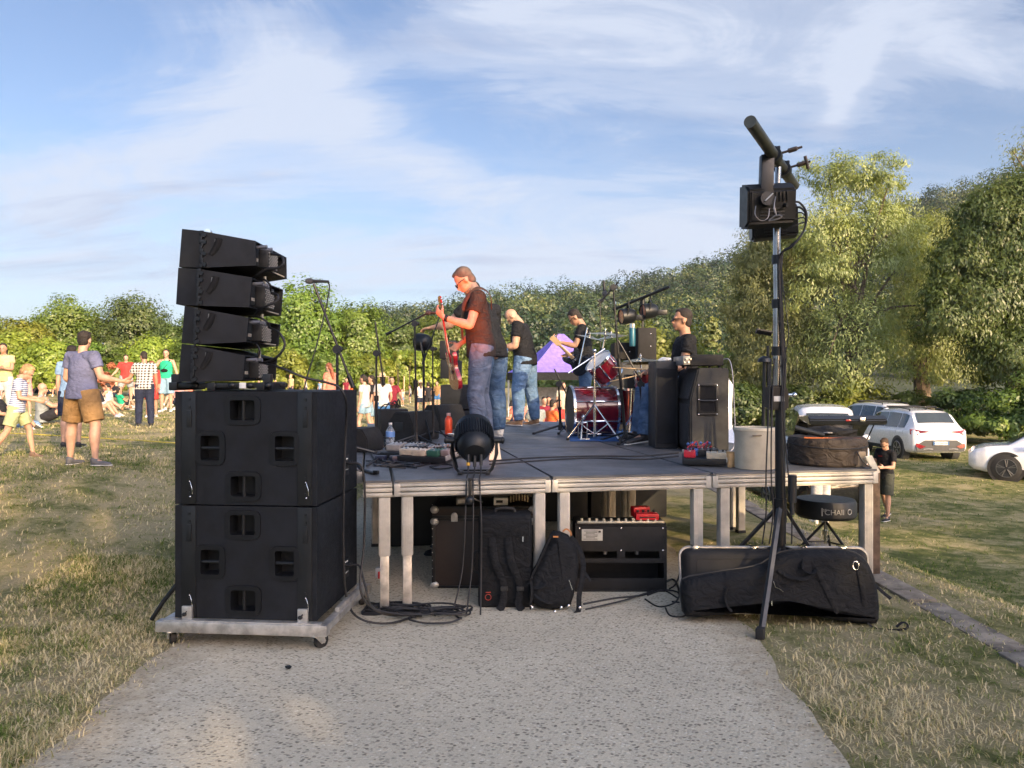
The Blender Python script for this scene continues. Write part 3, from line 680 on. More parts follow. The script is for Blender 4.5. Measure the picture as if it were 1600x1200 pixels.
# clamp hanging on the front rail
c = at(730, 775, 5.32); mb = MB(); mb.box((c.x+.02, c.y-.02, .82), (.02, .03, .16), SROT, .004); mb.ell((c.x+.02, c.y-.05, .76), (.03, .02, .03)); mb.box((c.x+.02, c.y-.02, .905), (.03, .06, .015), SROT, .003)
solo(mb, 'clamp', BLKM, (c.x, c.y, .75), 'small black clamp hooked over the front rail of the stage', 'clamp')

# ================================================================ the two subwoofers on a dolly
SUBR = M.Rotation(R(-5), 3, 'Z'); sO = V((-1.15, 4.56, 0))        # front right bottom corner
def Q(a, b, z): p = SUBR @ V((a, b, 0)); return V((sO.x+p.x, sO.y+p.y, z))   # a: right, b: depth
SUBW, SUBD = .872, .82
def handle(mb_frame, mb_dark, mb_bar, ca, cz, wdt, hgt, vert):
    pass
def subwoofer(z0, z1, label):
    root = empty('subwoofer', Q(-SUBW/2, SUBD/2, z0), label, 'subwoofer', 'the two stacked subwoofers')
    H = z1-z0
    mb = MB(); th = .018
    # cabinet: sides, top, bottom, back and a front panel with four handle openings
    mb.box(Q(-SUBW/2, SUBD-.01, (z0+z1)/2), (SUBW, .02, H-.004), SUBR)
    mb.box(Q(-th/2, SUBD/2, (z0+z1)/2), (th, SUBD-.04, H-.002), SUBR, .004); mb.box(Q(-SUBW+th/2, SUBD/2, (z0+z1)/2), (th, SUBD-.04, H-.002), SUBR, .004)
    mb.box(Q(-SUBW/2, SUBD/2, z1-.010), (SUBW-.04, SUBD-.04, .018), SUBR); mb.box(Q(-SUBW/2, SUBD/2, z0+.010), (SUBW-.04, SUBD-.04, .018), SUBR)
    ops = []                                                       # centre a, z, half width, half height of the cups
    for (fa, fz, v) in ((-.452, .835, 1), (-.652, .50, 0), (-.195, .50, 0), (-.448, .165, 1)):
        ops.append((fa, z0+fz*H, .080 if v else .062, .064 if v else .078, v))
    # the front panel as a grid of strips around the openings
    cutsx = sorted({-SUBW, 0}|{a for o_ in ops for a in (o_[0]-o_[2], o_[0]+o_[2])}); cutsz = sorted({z0, z1}|{a for o_ in ops for a in (o_[1]-o_[3], o_[1]+o_[3])})
    for i in range(len(cutsx)-1):
        run = None
        for j in range(len(cutsz)-1):
            xm, zm = (cutsx[i]+cutsx[i+1])/2, (cutsz[j]+cutsz[j+1])/2
            hole = any(abs(xm-o_[0]) < o_[2] and abs(zm-o_[1]) < o_[3] for o_ in ops)
            if not hole:
                if run is None: run = cutsz[j]
                e = cutsz[j+1]
            if (hole or j == len(cutsz)-2) and run is not None:
                mb.box(Q(xm, .011, (run+e)/2), (cutsx[i+1]-cutsx[i], .022, e-run), SUBR); run = None
    body = build(mb, 'cabinet', PAINT, root, angle=25)
    # raised side rails with flying hardware
    for (a, nm) in ((-SUBW+.088, 0), (-.072, 1)):
        mb = MB(); mb.box(Q(a, -.003, (z0+z1)/2), (.088, .008, H-.008), SUBR, .002)
        for k in (.10, .17, .24, .80, .86, .93): mb.tube([Q(a+.005, -.006, z0+k*H), Q(a+.005, -.012, z0+k*H)], .009, 10)
        mb.box(Q(a+.005, -.010, z0+.76*H), (.030, .006, .10), SUBR, .002)
        rl = build(mb, 'rail', BLKM, root)
        mb = MB(); mb.tube([Q(a+.01, -.008, z0+.20*H), Q(a+.025, -.018, z0+.15*H), Q(a+.028, -.015, z0+.09*H)], .0013, 6); mb.ell(Q(a+.012, -.012, z0+.07*H), (.006, .004, .005)); mb.ell(Q(a+.008, -.012, z0+.205*H), (.004, .003, .004))
        build(mb, 'safety_pin', CHR, rl)
    for (ca, cz, hw, hh, v) in ops:
        mb = MB()
        # bezel: rounded ring
        n = 40; ow, oh = hw+.030, hh+.024
        def rr(t, w_, h_, e): c_, s_ = math.cos(t), math.sin(t); return (math.copysign(abs(c_)**e, c_)*w_, math.copysign(abs(s_)**e, s_)*h_)
        ring_o = [rr(2*math.pi*k/n, ow, oh, .42) for k in range(n)]; ring_i = [rr(2*math.pi*k/n, hw-.004, hh-.004, .16) for k in range(n)]
        fo = [mb.bm.verts.new(Q(ca+x, -.008, cz+z)) for x, z in ring_o]; bo = [mb.bm.verts.new(Q(ca+x*1.02, .0, cz+z*1.02)) for x, z in ring_o]
        fi = [mb.bm.verts.new(Q(ca+x, -.008, cz+z)) for x, z in ring_i]; bi = [mb.bm.verts.new(Q(ca+x*.92, .085, cz+z*.92)) for x, z in ring_i]
        for k in range(n):
            q = (k+1) % n
            mb.bm.faces.new((fo[k], fo[q], fi[q], fi[k])); mb.bm.faces.new((bo[q], bo[k], fo[k], fo[q])[::-1]); mb.bm.faces.new((fi[k], fi[q], bi[q], bi[k]))
        mb.bm.faces.new(bi)
        hd = build(mb, 'handle_cup', mat('cup_black', (.004, .005, .007), .5, spec=.3), root, angle=30)
        mb = MB()
        if v: mb.tube([Q(ca, .012, cz-hh), Q(ca, .012, cz+hh)], (.011, .009), 10)
        else: mb.tube([Q(ca-hw, .012, cz), Q(ca+hw, .012, cz)], (.010, .009), 10)
        build(mb, 'handle_bar', BLKM, hd)
    # connector plate on the side
    mb = MB(); mb.box(Q(.002, SUBD*.70, z0+.26*H), (.006, .10, .13), SUBR, .002)
    for k in range(2): mb.tube([Q(.004, SUBD*.70-.02+.045*k, z0+.29*H), Q(.035, SUBD*.70-.02+.045*k, z0+.29*H)], .013, 10)
    build(mb, 'connector_plate', BLK, root)
    mb = MB()
    for k in range(4): mb.box(Q(.006, SUBD*.70-.04+.02*k, z0+.22*H), (.003, .012, .004), SUBR)
    for k in range(3): mb.box(Q(.006, SUBD*.70-.03+.02*k, z0+.325*H), (.003, .010, .006), SUBR)
    build(mb, 'markings', WHT, root)
    return root
subwoofer(.165, .835, 'lower black subwoofer cabinet, sitting on the aluminium dolly')
subwoofer(.843, 1.517, 'upper black subwoofer cabinet, with the line array standing on it')
# dolly
dol = empty('dolly', Q(-SUBW/2, SUBD/2, 0), 'low aluminium dolly on rubber casters carrying the black subwoofers', 'dolly')
mb = MB(); mb.box(Q(-SUBW/2-.005, -.03, .125), (1.04, .07, .065), SUBR, .006); mb.box(Q(-SUBW/2-.005, -.03, .160), (.96, .05, .010), SUBR, .002)
mb.box(Q(-SUBW/2, SUBD+.05, .125), (1.04, .06, .055), SUBR, .006)
for a in (-SUBW-.045, .055):
    mb.box(Q(a, SUBD/2, .135), (.05, SUBD+.04, .045), SUBR, .005); mb.box(Q(a+.0, SUBD/2+.1, .17), (.028, SUBD-.22, .03), SUBR, .004)
build(mb, 'frame', ALU, dol, angle=25)
for a in (-SUBW+.09, -.075):
    mb = MB(); mb.box(Q(a, -.024, .20), (.062, .022, .085), SUBR, .004); bk = build(mb, 'bracket', ALU, dol)
    mb = MB(); mb.ell(Q(a-.012, -.040, .195), (.014, .008, .012)); mb.tube([Q(a-.01, -.042, .195), Q(a+.005, -.046, .215)], .004, 6); build(mb, 'latch', BLK, bk)
for (a, b, rz) in ((-SUBW-.0, -.02, .5), (-.0, -.02, -.6), (-SUBW-.0, SUBD+.03, .9), (.03, SUBD+.03, .3)):
    p = Q(a, b, 0); rt = M.Rotation(rz, 3, 'Z')
    def W_(x, y, z): q = rt @ V((x, y, 0)); return V((p.x+q.x, p.y+q.y, z))
    mb = MB()
    for sx in (-.025, .025): mb.prism([W_(sx-.003, -.03, .092), W_(sx-.003, .035, .092), W_(sx-.003, .055, .045), W_(sx-.003, .025, .035)], rt @ V((.006, 0, 0)))
    mb.box(W_(0, 0, .094), (.075, .085, .008), rt, .002); mb.cyl(W_(-.03, .04, .045), W_(.03, .04, .045), .009)
    cs = build(mb, 'caster', ALU, dol)
    mb = MB(); mb.tube([W_(x, .04, .048) for x in (-.018, -.014, .014, .018)], [.036, .045, .045, .036], 24); build(mb, 'wheel', RUB, cs)
# bubble level / plug block on the rear corner with a red tab
p = Q(.14, SUBD+.12, .22)
mb = MB(); mb.box(p, (.07, .05, .07), SUBR, .006); o = solo(mb, 'power_box', mat('clear_grey', (.5, .5, .5), .3), (p.x, p.y, .19), 'small grey connector box with a red tab behind the subwoofer corner', 'connector')
mb = MB(); mb.box(p+V((-.008, -.032, -.012)), (.014, .012, .05), SUBR, .003); build(mb, 'red_tab', mat('red_plastic', (.55, .02, .02), .4), o)
# thin outrigger bar lying against the left of the subs
p0 = at(237, 968, 4.75); p1 = at(273, 912, 4.75)
mb = MB(); mb.tube([p0, p0.lerp(p1, .5), V((p1.x+.1, p1.y+.05, p1.z+.12))], .014, 8)
solo(mb, 'support_leg', BLKM, p0, 'slanting black support leg left of the subwoofer stack', 'stand leg')

# ================================================================ the line array
CR = [dict(o=[(190, 75), (325, 90), (680, 155), (683, 320), (325, 335), (170, 330)], back=(905, 265, 890, 410)),
      dict(o=[(165, 335), (305, 345), (655, 400), (640, 600), (300, 590), (150, 580)], back=(888, 490, 878, 632)),
      dict(o=[(208, 590), (285, 605), (633, 668), (620, 832), (280, 850), (186, 840)], back=(868, 720, 858, 865)),
      dict(o=[(188, 845), (268, 855), (610, 925), (598, 1088), (262, 1102), (165, 1098)], back=(852, 955, 845, 1095))]
LABA = ['topmost speaker of the four-box line array', 'second speaker from the top of the line array', 'third speaker from the top of the line array', 'lowest speaker of the line array, just above the subwoofers']
def cpx(x, y): return 240+x*.2333, 340+y*.2333
for k, cr in enumerate(CR):
    q = [at(*cpx(*p), 4.68) for p in cr['o']]
    fx = min(p.x for p in q); zc = sum(p.z for p in q)/6
    root = empty('array_speaker', (q[1].x, 5.05, min(p.z for p in q)), 'black wedge-shaped '+LABA[k], 'speaker', 'line array on the subwoofers')
    # plan: front wider than the back; near side at y = 4.62 (front) .. 4.75 (back)
    D0, D1 = 4.63, 4.74; E0, E1 = 5.48, 5.40
    def near(p, d): return at(*cpx(*p), d)
    o_ = cr['o']; dn = [D0, D0, D1, D1, D0, D0]
    Np = [near(p, d) for p, d in zip(o_, dn)]
    mb = MB(); bm = mb.bm
    nv = [bm.verts.new(p) for p in Np]; fv = [bm.verts.new((p.x, (E1 if i in (2, 3) else E0), p.z)) for i, p in enumerate(Np)]
    bm.faces.new((nv[0], nv[1], nv[4], nv[5])); bm.faces.new((nv[1], nv[2], nv[3], nv[4])); bm.faces.new((fv[1], fv[0], fv[5], fv[4])); bm.faces.new((fv[2], fv[1], fv[4], fv[3]))
    for i, j in ((0, 1), (1, 2), (3, 4), (4, 5), (5, 0)): bm.faces.new((nv[i], nv[j], fv[j], fv[i]))
    # back: rim and recess
    n2, n3, f2, f3 = Np[2], Np[3], V((Np[2].x, E1, Np[2].z)), V((Np[3].x, E1, Np[3].z))
    rim = [n2.lerp(f3, .035), n3.lerp(f2, .035), f3.lerp(n2, .035), f2.lerp(n3, .035)]
    rv = [bm.verts.new(p) for p in rim]; rb = [bm.verts.new(p+V((-.10, 0, 0))) for p in rim]
    ov = [nv[2], nv[3], fv[3], fv[2]]
    for i in range(4):
        j = (i+1) % 4; bm.faces.new((ov[i], ov[j], rv[j], rv[i])); bm.faces.new((rv[i], rv[j], rb[j], rb[i]))
    bm.faces.new(rb)
    body = build(mb, 'cabinet', PAINT, root, angle=20)
    # split line with the rigging plates, and the curved handle slot
    mb = MB(); a, b = Np[1], Np[4]
    for t in range(12): 
        p = a.lerp(b, (t+.5)/12); mb.box((p.x+.004*math.sin(t*2.1+k), p.y-.006, p.z), (.016+.008*(t % 3 == 0), .012, .022), None, .003)
    for t in (.12, .30, .62, .92):
        p = a.lerp(b, t); mb.tube([(p.x+.018, p.y-.004, p.z), (p.x+.018, p.y-.016, p.z)], .012, 10)
    build(mb, 'rigging_strip', BLKM, root)
    hx_ = [(435, 135), (430, 165), (412, 205), (385, 245)] if k == 0 else None
    off = [(0, 0), (-20, 255), (-42, 500), (-62, 758)][k]
    pts = [V(near((x+off[0], y+off[1]), 4.665+.0)) for x, y in [(440, 140), (432, 175), (412, 215), (388, 250)]]
    mb = MB(); mb.tube([p+V((0, -.004, 0)) for p in smooth(pts, 5)], [.020]*16, 10); build(mb, 'handle_slot', mat('slot_black', (.002, .002, .003), .9), root)
    mb = MB(); 
    for s_ in (-1,): mb.tube([p+V((-.022, -.007, -.004)) for p in smooth(pts, 5)], .003, 6)
    mb.tube([V(near((x+off[0], y+off[1]), 4.655)) for x, y in [(372, 240), (376, 252), (388, 256), (400, 250)]], .0035, 6)
    build(mb, 'slot_rim', ALU, root)
    # amplifier heat sink: perforated block, plates and connectors in the recess
    xb = n2.x-.05; zt_, zb_ = n2.z, n3.z; h = zt_-zb_; yb = 4.90
    mb = MB(); mb.box((xb+.030, yb+.10, zb_+h*.44), (.10, .20, h*.74), None, .006)
    mb.box((xb+.012, yb-.08, zb_+h*.5), (.04, .10, h*.8), None, .004)
    amp = build(mb, 'amplifier', BLK, root)
    mb = MB()
    for i in range(9):
        for j in range(5): mb.box((xb+.081, yb+.02+.036*j+.018*(i % 2), zb_+h*(.13+.072*i)), (.004, .020, .0085), None)
    for i in range(3): mb.box((xb+.035, yb-.105+.02*i, zb_+h*.3), (.004, .008, .02))
    build(mb, 'perforations', mat('vent_light', (.30, .29, .27), .5), amp)
    for (dy_, rr_) in ((-.07, .012), (.035, .013)): mb = MB(); mb.cyl((xb+.02, yb+dy_, zb_+h*.83), (xb+.095, yb+dy_, zb_+h*.85), rr_); build(mb, 'connector', mat('connector_grey', (.12, .13, .16), .4), root)
    mb = MB(); mb.box((Np[3].x-.012, 5.20, zb_+.006), (.03, .26, .008)); build(mb, 'trim', mat('trim_tan', (.35, .31, .24), .5), root)
p = at(*cpx(362, 85), 4.75); mb = MB(); mb.tube([p+V((-.0, 0, -.008)), p+V((0, .03, -.008))], .018, 16); solo(mb, 'rigging_pin', CHR, p, 'round steel rigging pin on top of the highest array speaker', 'pin')
# rear rigging links between boxes and bottom frame
mb = MB()
for k in range(3):
    a = at(*cpx(745-18*k, 395+250*k), 5.0); mb.cyl(a, a+V((0, 0, -.06)), .010); 
solo(mb, 'rigging_link', mat('worn_steel', (.35, .33, .28), .5, .6), (a.x, a.y, a.z), 'thin steel rear rigging bar linking the array speakers', 'rigging')
mb = MB(); p = at(*cpx(560, 1135), 4.85); z = 1.517
mb.box((p.x-.05, 4.72, z+.035), (.62, .05, .03), None, .004); mb.box((p.x-.05, 5.02, z+.035), (.62, .05, .03), None, .004)
for q in (-.33, -.1, .2): mb.box((p.x+q, 4.9, z+.030), (.05, .44, .05), None, .005)
for q in (-.34, .22): mb.box((p.x+q, 4.76, z+.055), (.05, .05, .10), None, .005)
for q in range(5): mb.ell((p.x-.2+.11*q, 4.70, z+.035), (.025, .02, .02))
base = solo(mb, 'ground_stack_stand', BLKM, (p.x, 4.9, z), 'black ground-stack stand between the lowest array speaker and the upper subwoofer', 'stand')
mb = MB(); mb.box((p.x+.09, 4.69, z+.035), (.04, .01, .035), None, .003); build(mb, 'tag', WHT, base)

# ---- cables of the array and the subs
def cable(pts, r, label, name='cable', m=None, group='cables around the array and subwoofers', sub=7):
    mb = MB(); mb.curve(pts, r, 8, sub); p = V(pts[0]); return solo(mb, name, m or CAB, p, label, 'cable', group)
cp = lambda x, y, d: at(*cpx(x, y), d)
cable([cp(780, 245, 4.95), cp(850, 255, 4.82), cp(872, 300, 4.78), cp(840, 335, 4.78), cp(760, 345, 4.80), cp(690, 385, 4.84), cp(655, 420, 4.95)], .0085, 'thick cable looping from the topmost array speaker')
cable([cp(790, 505, 4.95), cp(830, 520, 4.82), cp(825, 560, 4.80), cp(760, 590, 4.80), cp(700, 630, 4.86), cp(670, 665, 4.95)], .0085, 'thick cable looping from the second array speaker')
cable([cp(690, 415, 4.95), cp(740, 415, 4.86), cp(780, 450, 4.84), cp(785, 490, 4.92)], .007, 'short cable entering the top of the second array speaker')
cable([cp(770, 735, 4.95), cp(840, 770, 4.82), cp(878, 850, 4.80), cp(830, 930, 4.80), cp(740, 970, 4.86), cp(690, 965, 4.95)], .0075, 'wide cable loop from the third to the lowest array speaker')
cable([cp(640, 665, 4.95), cp(700, 665, 4.86), cp(760, 700, 4.84), cp(775, 730, 4.92)], .007, 'short cable over the third array speaker')
cable([cp(690, 850, 4.88), cp(710, 885, 4.86), cp(705, 930, 4.88)], .006, 'short vertical cable above the lowest array speaker')
cable([cp(740, 975, 4.92), cp(850, 1005, 4.80), cp(1010, 1070, 4.80), cp(1160, 1105, 4.84), cp(1245, 1140, 4.86), cp(1290, 1230, 4.88), Q(.035, .46, 1.30), Q(.03, .43, .9), Q(.03, .42, .45), Q(.05, .44, .16), Q(.16, .36, .07), Q(.34, .42, .03), Q(.5, .7, .02)], .0075, 'long black cable drooping from the lowest array speaker down the side of the subwoofers')
cable([Q(.03, SUBD*.66, 1.035), Q(.11, SUBD*.66, 1.02), Q(.135, SUBD*.66, .86), Q(.13, SUBD*.66, .5), Q(.14, .45, .2), Q(.30, .55, .04), Q(.55, .8, .02)], .0075, 'black cable plugged into the upper subwoofer, hanging to the ground')
cable([Q(.03, SUBD*.66, .36), Q(.10, SUBD*.66, .36), Q(.15, .5, .24), Q(.22, .5, .09), Q(.5, .62, .02)], .0075, 'black cable plugged into the lower subwoofer')
cable([cp(1165, 430, 5.0), cp(1178, 470, 5.0), cp(1150, 620, 4.95), cp(1085, 880, 4.9), cp(1030, 1060, 4.88), cp(1005, 1165, 4.86)], .0045, 'thin microphone cable falling from the highest microphone')
# ================================================================ people
SK = {
 'fair': mat('skin_fair', (.44, .26, .18), .55, var=.08, vscale=12), 'tan': mat('skin_tan', (.36, .20, .13), .55, var=.08, vscale=12),
 'dark': mat('skin_brown', (.25, .13, .08), .55, var=.08, vscale=12)}
HR = {'dark': mat('hair_dark', (.018, .012, .009), .7, bump=.9, bscale=120, var=.3), 'grey': mat('hair_grey_brown', (.10, .075, .06), .75, bump=.9, bscale=120, var=.3),
      'blond': mat('hair_blond', (.42, .24, .11), .75, bump=.9, bscale=120, var=.3), 'red': mat('hair_auburn', (.22, .07, .035), .75, bump=.9, bscale=120, var=.3), 'brown': mat('hair_brown', (.06, .035, .02), .75, bump=.9, bscale=120, var=.3)}
DEN = cloth('denim', (.04, .085, .17), .85, var=.22, bump=.8, bscale=7, col2=(.10, .165, .27)); DEN2 = cloth('denim_grey', (.065, .095, .15), .85, var=.25, bump=.8, bscale=7, col2=(.15, .18, .25)); DEN3 = cloth('denim_light', (.07, .14, .26), .85, var=.22, bump=.8, bscale=7, col2=(.15, .24, .38))
DOWN = V((0, 0, -1))
def frame(dirv, fwd):
    z = V(dirv).normalized(); y = (V(fwd)-V(fwd).dot(z)*z); y = y.normalized() if y.length > 1e-4 else z.orthogonal().normalized(); x = y.cross(z)
    return x, y, z
def limb(mb, pts, rs, n=14, cap=True, flat=None):
    """tube with rounded ends"""
    P = [V(p) for p in pts]; r = [x if isinstance(x, tuple) else (x, x) for x in rs]
    if cap:
        d0 = (P[0]-P[1]).normalized(); d1 = (P[-1]-P[-2]).normalized(); r0 = sum(r[0])/2; r1 = sum(r[-1])/2
        P = [P[0]+d0*r0*.75, P[0]+d0*r0*.4]+P+[P[-1]+d1*r1*.4, P[-1]+d1*r1*.75]
        sc_ = lambda q, k: (q[0]*k, q[1]*k)
        r = [sc_(r[0], .45), sc_(r[0], .85)]+r+[sc_(r[-1], .85), sc_(r[-1], .45)]
    mb.tube(P, r, n, flat=flat)
def hand(mb, W_, d, palmn, curl, s, right, spread=.10):
    """W_: wrist, d: hand direction, palmn: direction the palm faces; five fingers"""
    z = V(d).normalized(); p = (V(palmn)-V(palmn).dot(z)*z).normalized(); x = z.cross(p)*(1 if right else -1)   # x: towards the thumb side
    limb(mb, [W_, W_+z*.035*s, W_+z*.085*s], [(.020*s, .026*s), (.017*s, .036*s), (.014*s, .038*s)], 10, flat=p)
    for i, (o_, L) in enumerate(((.029, .070), (.010, .078), (-.010, .073), (-.029, .058))):
        b = W_+z*.085*s+x*o_*s; c = curl*(.9+.08*i); dd = z+x*spread*(o_/.03)
        q = [b]
        for k, f in enumerate((.45, .32, .23)):
            a = c*(k+.6)*.62; v = (dd*math.cos(a)+p*math.sin(a)).normalized(); q.append(q[-1]+v*L*f*s)
        limb(mb, q, [.0098*s, .009*s, .0082*s, .0072*s], 8)
    b = W_+z*.028*s+x*.028*s; t1 = b+(x*.75+z*.55+p*.25).normalized()*.034*s; t2 = t1+(x*.30+z*.85+p*(.15+.5*curl)).normalized()*.030*s; t3 = t2+(z*.9+p*(.1+.6*curl)-x*.1).normalized()*.022*s
    limb(mb, [b, t1, t2, t3], [.013*s, .0115*s, .010*s, .008*s], 8)
def person(loc, yaw, H, label, cat='person', group=None, skin='fair', hair='dark', hairlen=0, top=None, tsl=.5, bottom=None, blen=1.0, shoes=None, pose=None, vox=.011, hat=None, skirt=False, extra=None, collar=0, bulk=1.0, socks=None):
    """loc: world point under the pelvis (z = ground, seat uses pose['hip']); yaw: degrees, 0 looks along +Y, 90 along -X.
    pose (all in body axes: x right, y forward, z up): lean, hip, la/ra = (upper arm dir, forearm dir), ll/rl = (thigh dir, shin dir), head=(pitch, turn), lh/rh=(palm normal, curl)"""
    ps = dict(lean=2, side=0, hip=None, la=((-.12, .02, -1), (-.05, .22, -1)), ra=((.12, .02, -1), (.05, .22, -1)), ll=((-.06, .05, -1), (-.02, -.06, -1)), rl=((.06, .05, -1), (.02, -.06, -1)), head=(0, 0), lh=((.9, 0, 0), .5), rh=((-.9, 0, 0), .5), lt=0, rt=0, feet=None)
    ps.update(pose or {})
    s = H/1.75
    Ln = M.Rotation(R(-ps['lean']), 3, 'X') @ M.Rotation(R(ps['side']), 3, 'Y')
    thigh, shin = .445*s, .44*s
    nz = lambda v: V(v).normalized()
    tl, sl_ = nz(ps['ll'][0]), nz(ps['ll'][1]); tr2, sr = nz(ps['rl'][0]), nz(ps['rl'][1])
    low = min((tl*thigh+sl_*shin).z, (tr2*thigh+sr*shin).z)
    hipz = ps['hip'] if ps['hip'] is not None else -low+.075*s
    Pv = V((0, 0, hipz+.02*s))
    hip = {-1: V((-.088*s*bulk, 0, hipz)), 1: V((.088*s*bulk, 0, hipz))}
    knee = {-1: hip[-1]+tl*thigh, 1: hip[1]+tr2*thigh}; ank = {-1: knee[-1]+sl_*shin, 1: knee[1]+sr*shin}
    T = lambda x, y, z: Pv+Ln @ V((x*s, y*s, z*s))
    chest = T(0, .0, .33); neck = T(0, -.01, .52); sh = {-1: T(-.175*bulk, -.01, .455), 1: T(.175*bulk, -.01, .455)}
    up = [nz(ps['la'][0]), nz(ps['ra'][0])]; fo = [nz(ps['la'][1]), nz(ps['ra'][1])]
    elb = {-1: sh[-1]+up[0]*.285*s, 1: sh[1]+up[1]*.285*s}; wri = {-1: elb[-1]+fo[0]*.255*s, 1: elb[1]+fo[1]*.255*s}
    pitch, turn = ps['head']
    HRt = Ln @ M.Rotation(R(turn), 3, 'Z') @ M.Rotation(R(-pitch), 3, 'X')
    hc = neck+(Ln @ V((0, .012*s, .05*s)))+HRt @ V((0, .022*s, .105*s))
    hs = s*(1.0 if H > 1.5 else 1.0+.30*(1.5-H)/.4)
    Hd = lambda x, y, z: hc+HRt @ V((x*hs, y*hs, z*hs))
    Rz = M.Rotation(R(yaw), 3, 'Z'); L0 = V(loc)
    root = empty('person', loc, label, cat, group, 0)
    def bake(mb): mb.bm.transform(M.Translation(L0) @ Rz.to_4x4()); return mb
    # --- body: one continuous surface
    mb = MB(); b = bulk
    X_ = Ln @ V((1, 0, 0))
    limb(mb, [T(0, 0, .0), T(0, .005, .14), T(0, .01, .30), T(0, .0, .42), T(0, -.01, .47)], [(.155*s*b, .105*s*b), (.135*s*b, .100*s*b), (.155*s*b, .110*s*b), (.135*s*b, .090*s), (.062*s, .055*s)], 18, flat=X_)
    limb(mb, [sh[-1], T(-.08*b, -.01, .462), T(.08*b, -.01, .462), sh[1]], [.050*s, .058*s, .058*s, .050*s], 12)
    limb(mb, [neck-(Ln @ V((0, 0, .07*s))), neck, hc+HRt @ V((0, -.02*hs, -.05*hs))], [.066*s, .058*s, .055*s], 14)
    mb.ell(Hd(0, -.012, .028), (.074*hs, .092*hs, .092*hs), HRt, 20, 14)
    mb.ell(Hd(0, .018, -.045), (.056*hs, .068*hs, .068*hs), HRt, 18, 12)
    mb.ell(Hd(0, .066, -.088), (.026*hs, .020*hs, .020*hs), HRt, 12, 8)          # chin
    mb.tube([Hd(0, .080, .012), Hd(0, .102, -.028), Hd(0, .092, -.038)], [.009*hs, .0135*hs, .010*hs], 8)
    mb.ell(Hd(0, .082, -.060), (.022*hs, .010*hs, .010*hs), HRt, 12, 8)
    for q in (-1, 1): mb.ell(Hd(.075*q, -.006, -.012), (.010*hs, .020*hs, .031*hs), HRt, 10, 8)
    for q in (-1, 1): mb.ell(Hd(.030*q, .080, .022), (.022*hs, .010*hs, .008*hs), HRt, 10, 6)     # brow
    for q, k in ((-1, 0), (1, 1)):
        limb(mb, [T(.09*q*b, -.01, .45), sh[q], sh[q].lerp(elb[q], .45), elb[q]], [.062*s, .056*s*b, .047*s*b, .038*s*b])
        f1, f2 = elb[q].lerp(wri[q], .28), elb[q].lerp(wri[q], .7)
        limb(mb, [elb[q], f1, f2, wri[q]], [.038*s*b, .042*s*b, .031*s, .025*s])
        hp, cu = ps['lh'] if q < 0 else ps['rh']
        hd_ = ps.get('lhd' if q < 0 else 'rhd', fo[k])
        hand(mb, wri[q], hd_, hp, cu, s*1.02, q > 0)
        limb(mb, [hip[q]+V((0, 0, .05*s)), hip[q].lerp(knee[q], .3), hip[q].lerp(knee[q], .75), knee[q]], [.092*s*b, .086*s*b, .063*s*b, .055*s*b])
        c1 = knee[q].lerp(ank[q], .28); bk = (knee[q]-hip[q]).cross(V((1, 0, 0))); bk = V((0, -.012*s, 0))
        limb(mb, [knee[q], c1+bk, knee[q].lerp(ank[q], .62)+bk*.4, ank[q]], [.053*s*b, .057*s*b, .042*s*b, .032*s])
    fdir = {}
    for q in (-1, 1):
        sd = (ank[q]-knee[q]).normalized(); ft = ps['feet'][0 if q < 0 else 1] if ps['feet'] else None
        f = V(ft).normalized() if ft else (V((.12*q, 1, 0))-V((0, 0, 0)) if sd.z < -.75 else (V((.1*q, .35, .9))-sd*V((.1*q, .35, .9)).dot(sd)).normalized())
        if ft is None and sd.z < -.75: f = V((.15*q, 1, min(.1, -sd.y*1.2) if sd.y > -.1 else max(-.55, sd.y*1.1)))
        f.normalize(); fdir[q] = f; dn = -(f.cross(V((1, 0, 0)))).normalized(); dn = dn if dn.z < 0 or abs(f.z) > .5 else -dn
        limb(mb, [ank[q], ank[q]+dn*.03*s+f*.04*s, ank[q]+dn*.048*s+f*.13*s, ank[q]+dn*.052*s+f*.16*s], [.034*s, .034*s, .026*s, .020*s], 10)
    body = build(bake(mb), 'body', SK[skin], root, remesh=vox*s, smi=3)
    # --- hair
    if hair:
        mb = MB()
        mb.ell(Hd(0, -.026, .048), (.079*hs, .088*hs, .083*hs), HRt, 22, 16, .07); mb.ell(Hd(0, -.048, -.012), (.070*hs, .056*hs, .078*hs), HRt, 18, 12, .1)
        if True: mb.ell(Hd(.01, .020, .098), (.050*hs, .044*hs, .026*hs), HRt, 14, 10, .3)
        if hairlen == 1: limb(mb, [Hd(0, -.05, 0), Hd(0, -.085, -.08), Hd(0, -.10, -.22)], [(.07*hs, .05*hs), (.085*hs, .045*hs), (.06*hs, .03*hs)], 12)
        if hairlen == 2: limb(mb, [Hd(0, -.05, 0), Hd(0, -.09, -.10), Hd(0, -.09, -.24), Hd(0, -.09, -.34)], [(.08*hs, .06*hs), (.10*hs, .055*hs), (.10*hs, .05*hs), (.05*hs, .03*hs)], 12)
        if hairlen == 3: mb.ell(Hd(0, -.115, .03), (.038*hs, .04*hs, .038*hs), HRt); limb(mb, [Hd(0, -.12, .02), Hd(0, -.15, -.06), Hd(0, -.13, -.16)], [.022*hs, .026*hs, .012*hs], 8)
        # cut the hair away from the face
        build(bake(mb), 'hair', HR[hair], root, remesh=vox*s*.9, smi=2)
    # eyes and mouth
    mb = MB()
    for q in (-1, 1): mb.ell(Hd(.030*q, .0855, .006), (.012*hs, .005*hs, .006*hs), HRt, 8, 6)
    build(bake(mb), 'eyes', mat('eye_dark', (.02, .015, .012), .3), body)
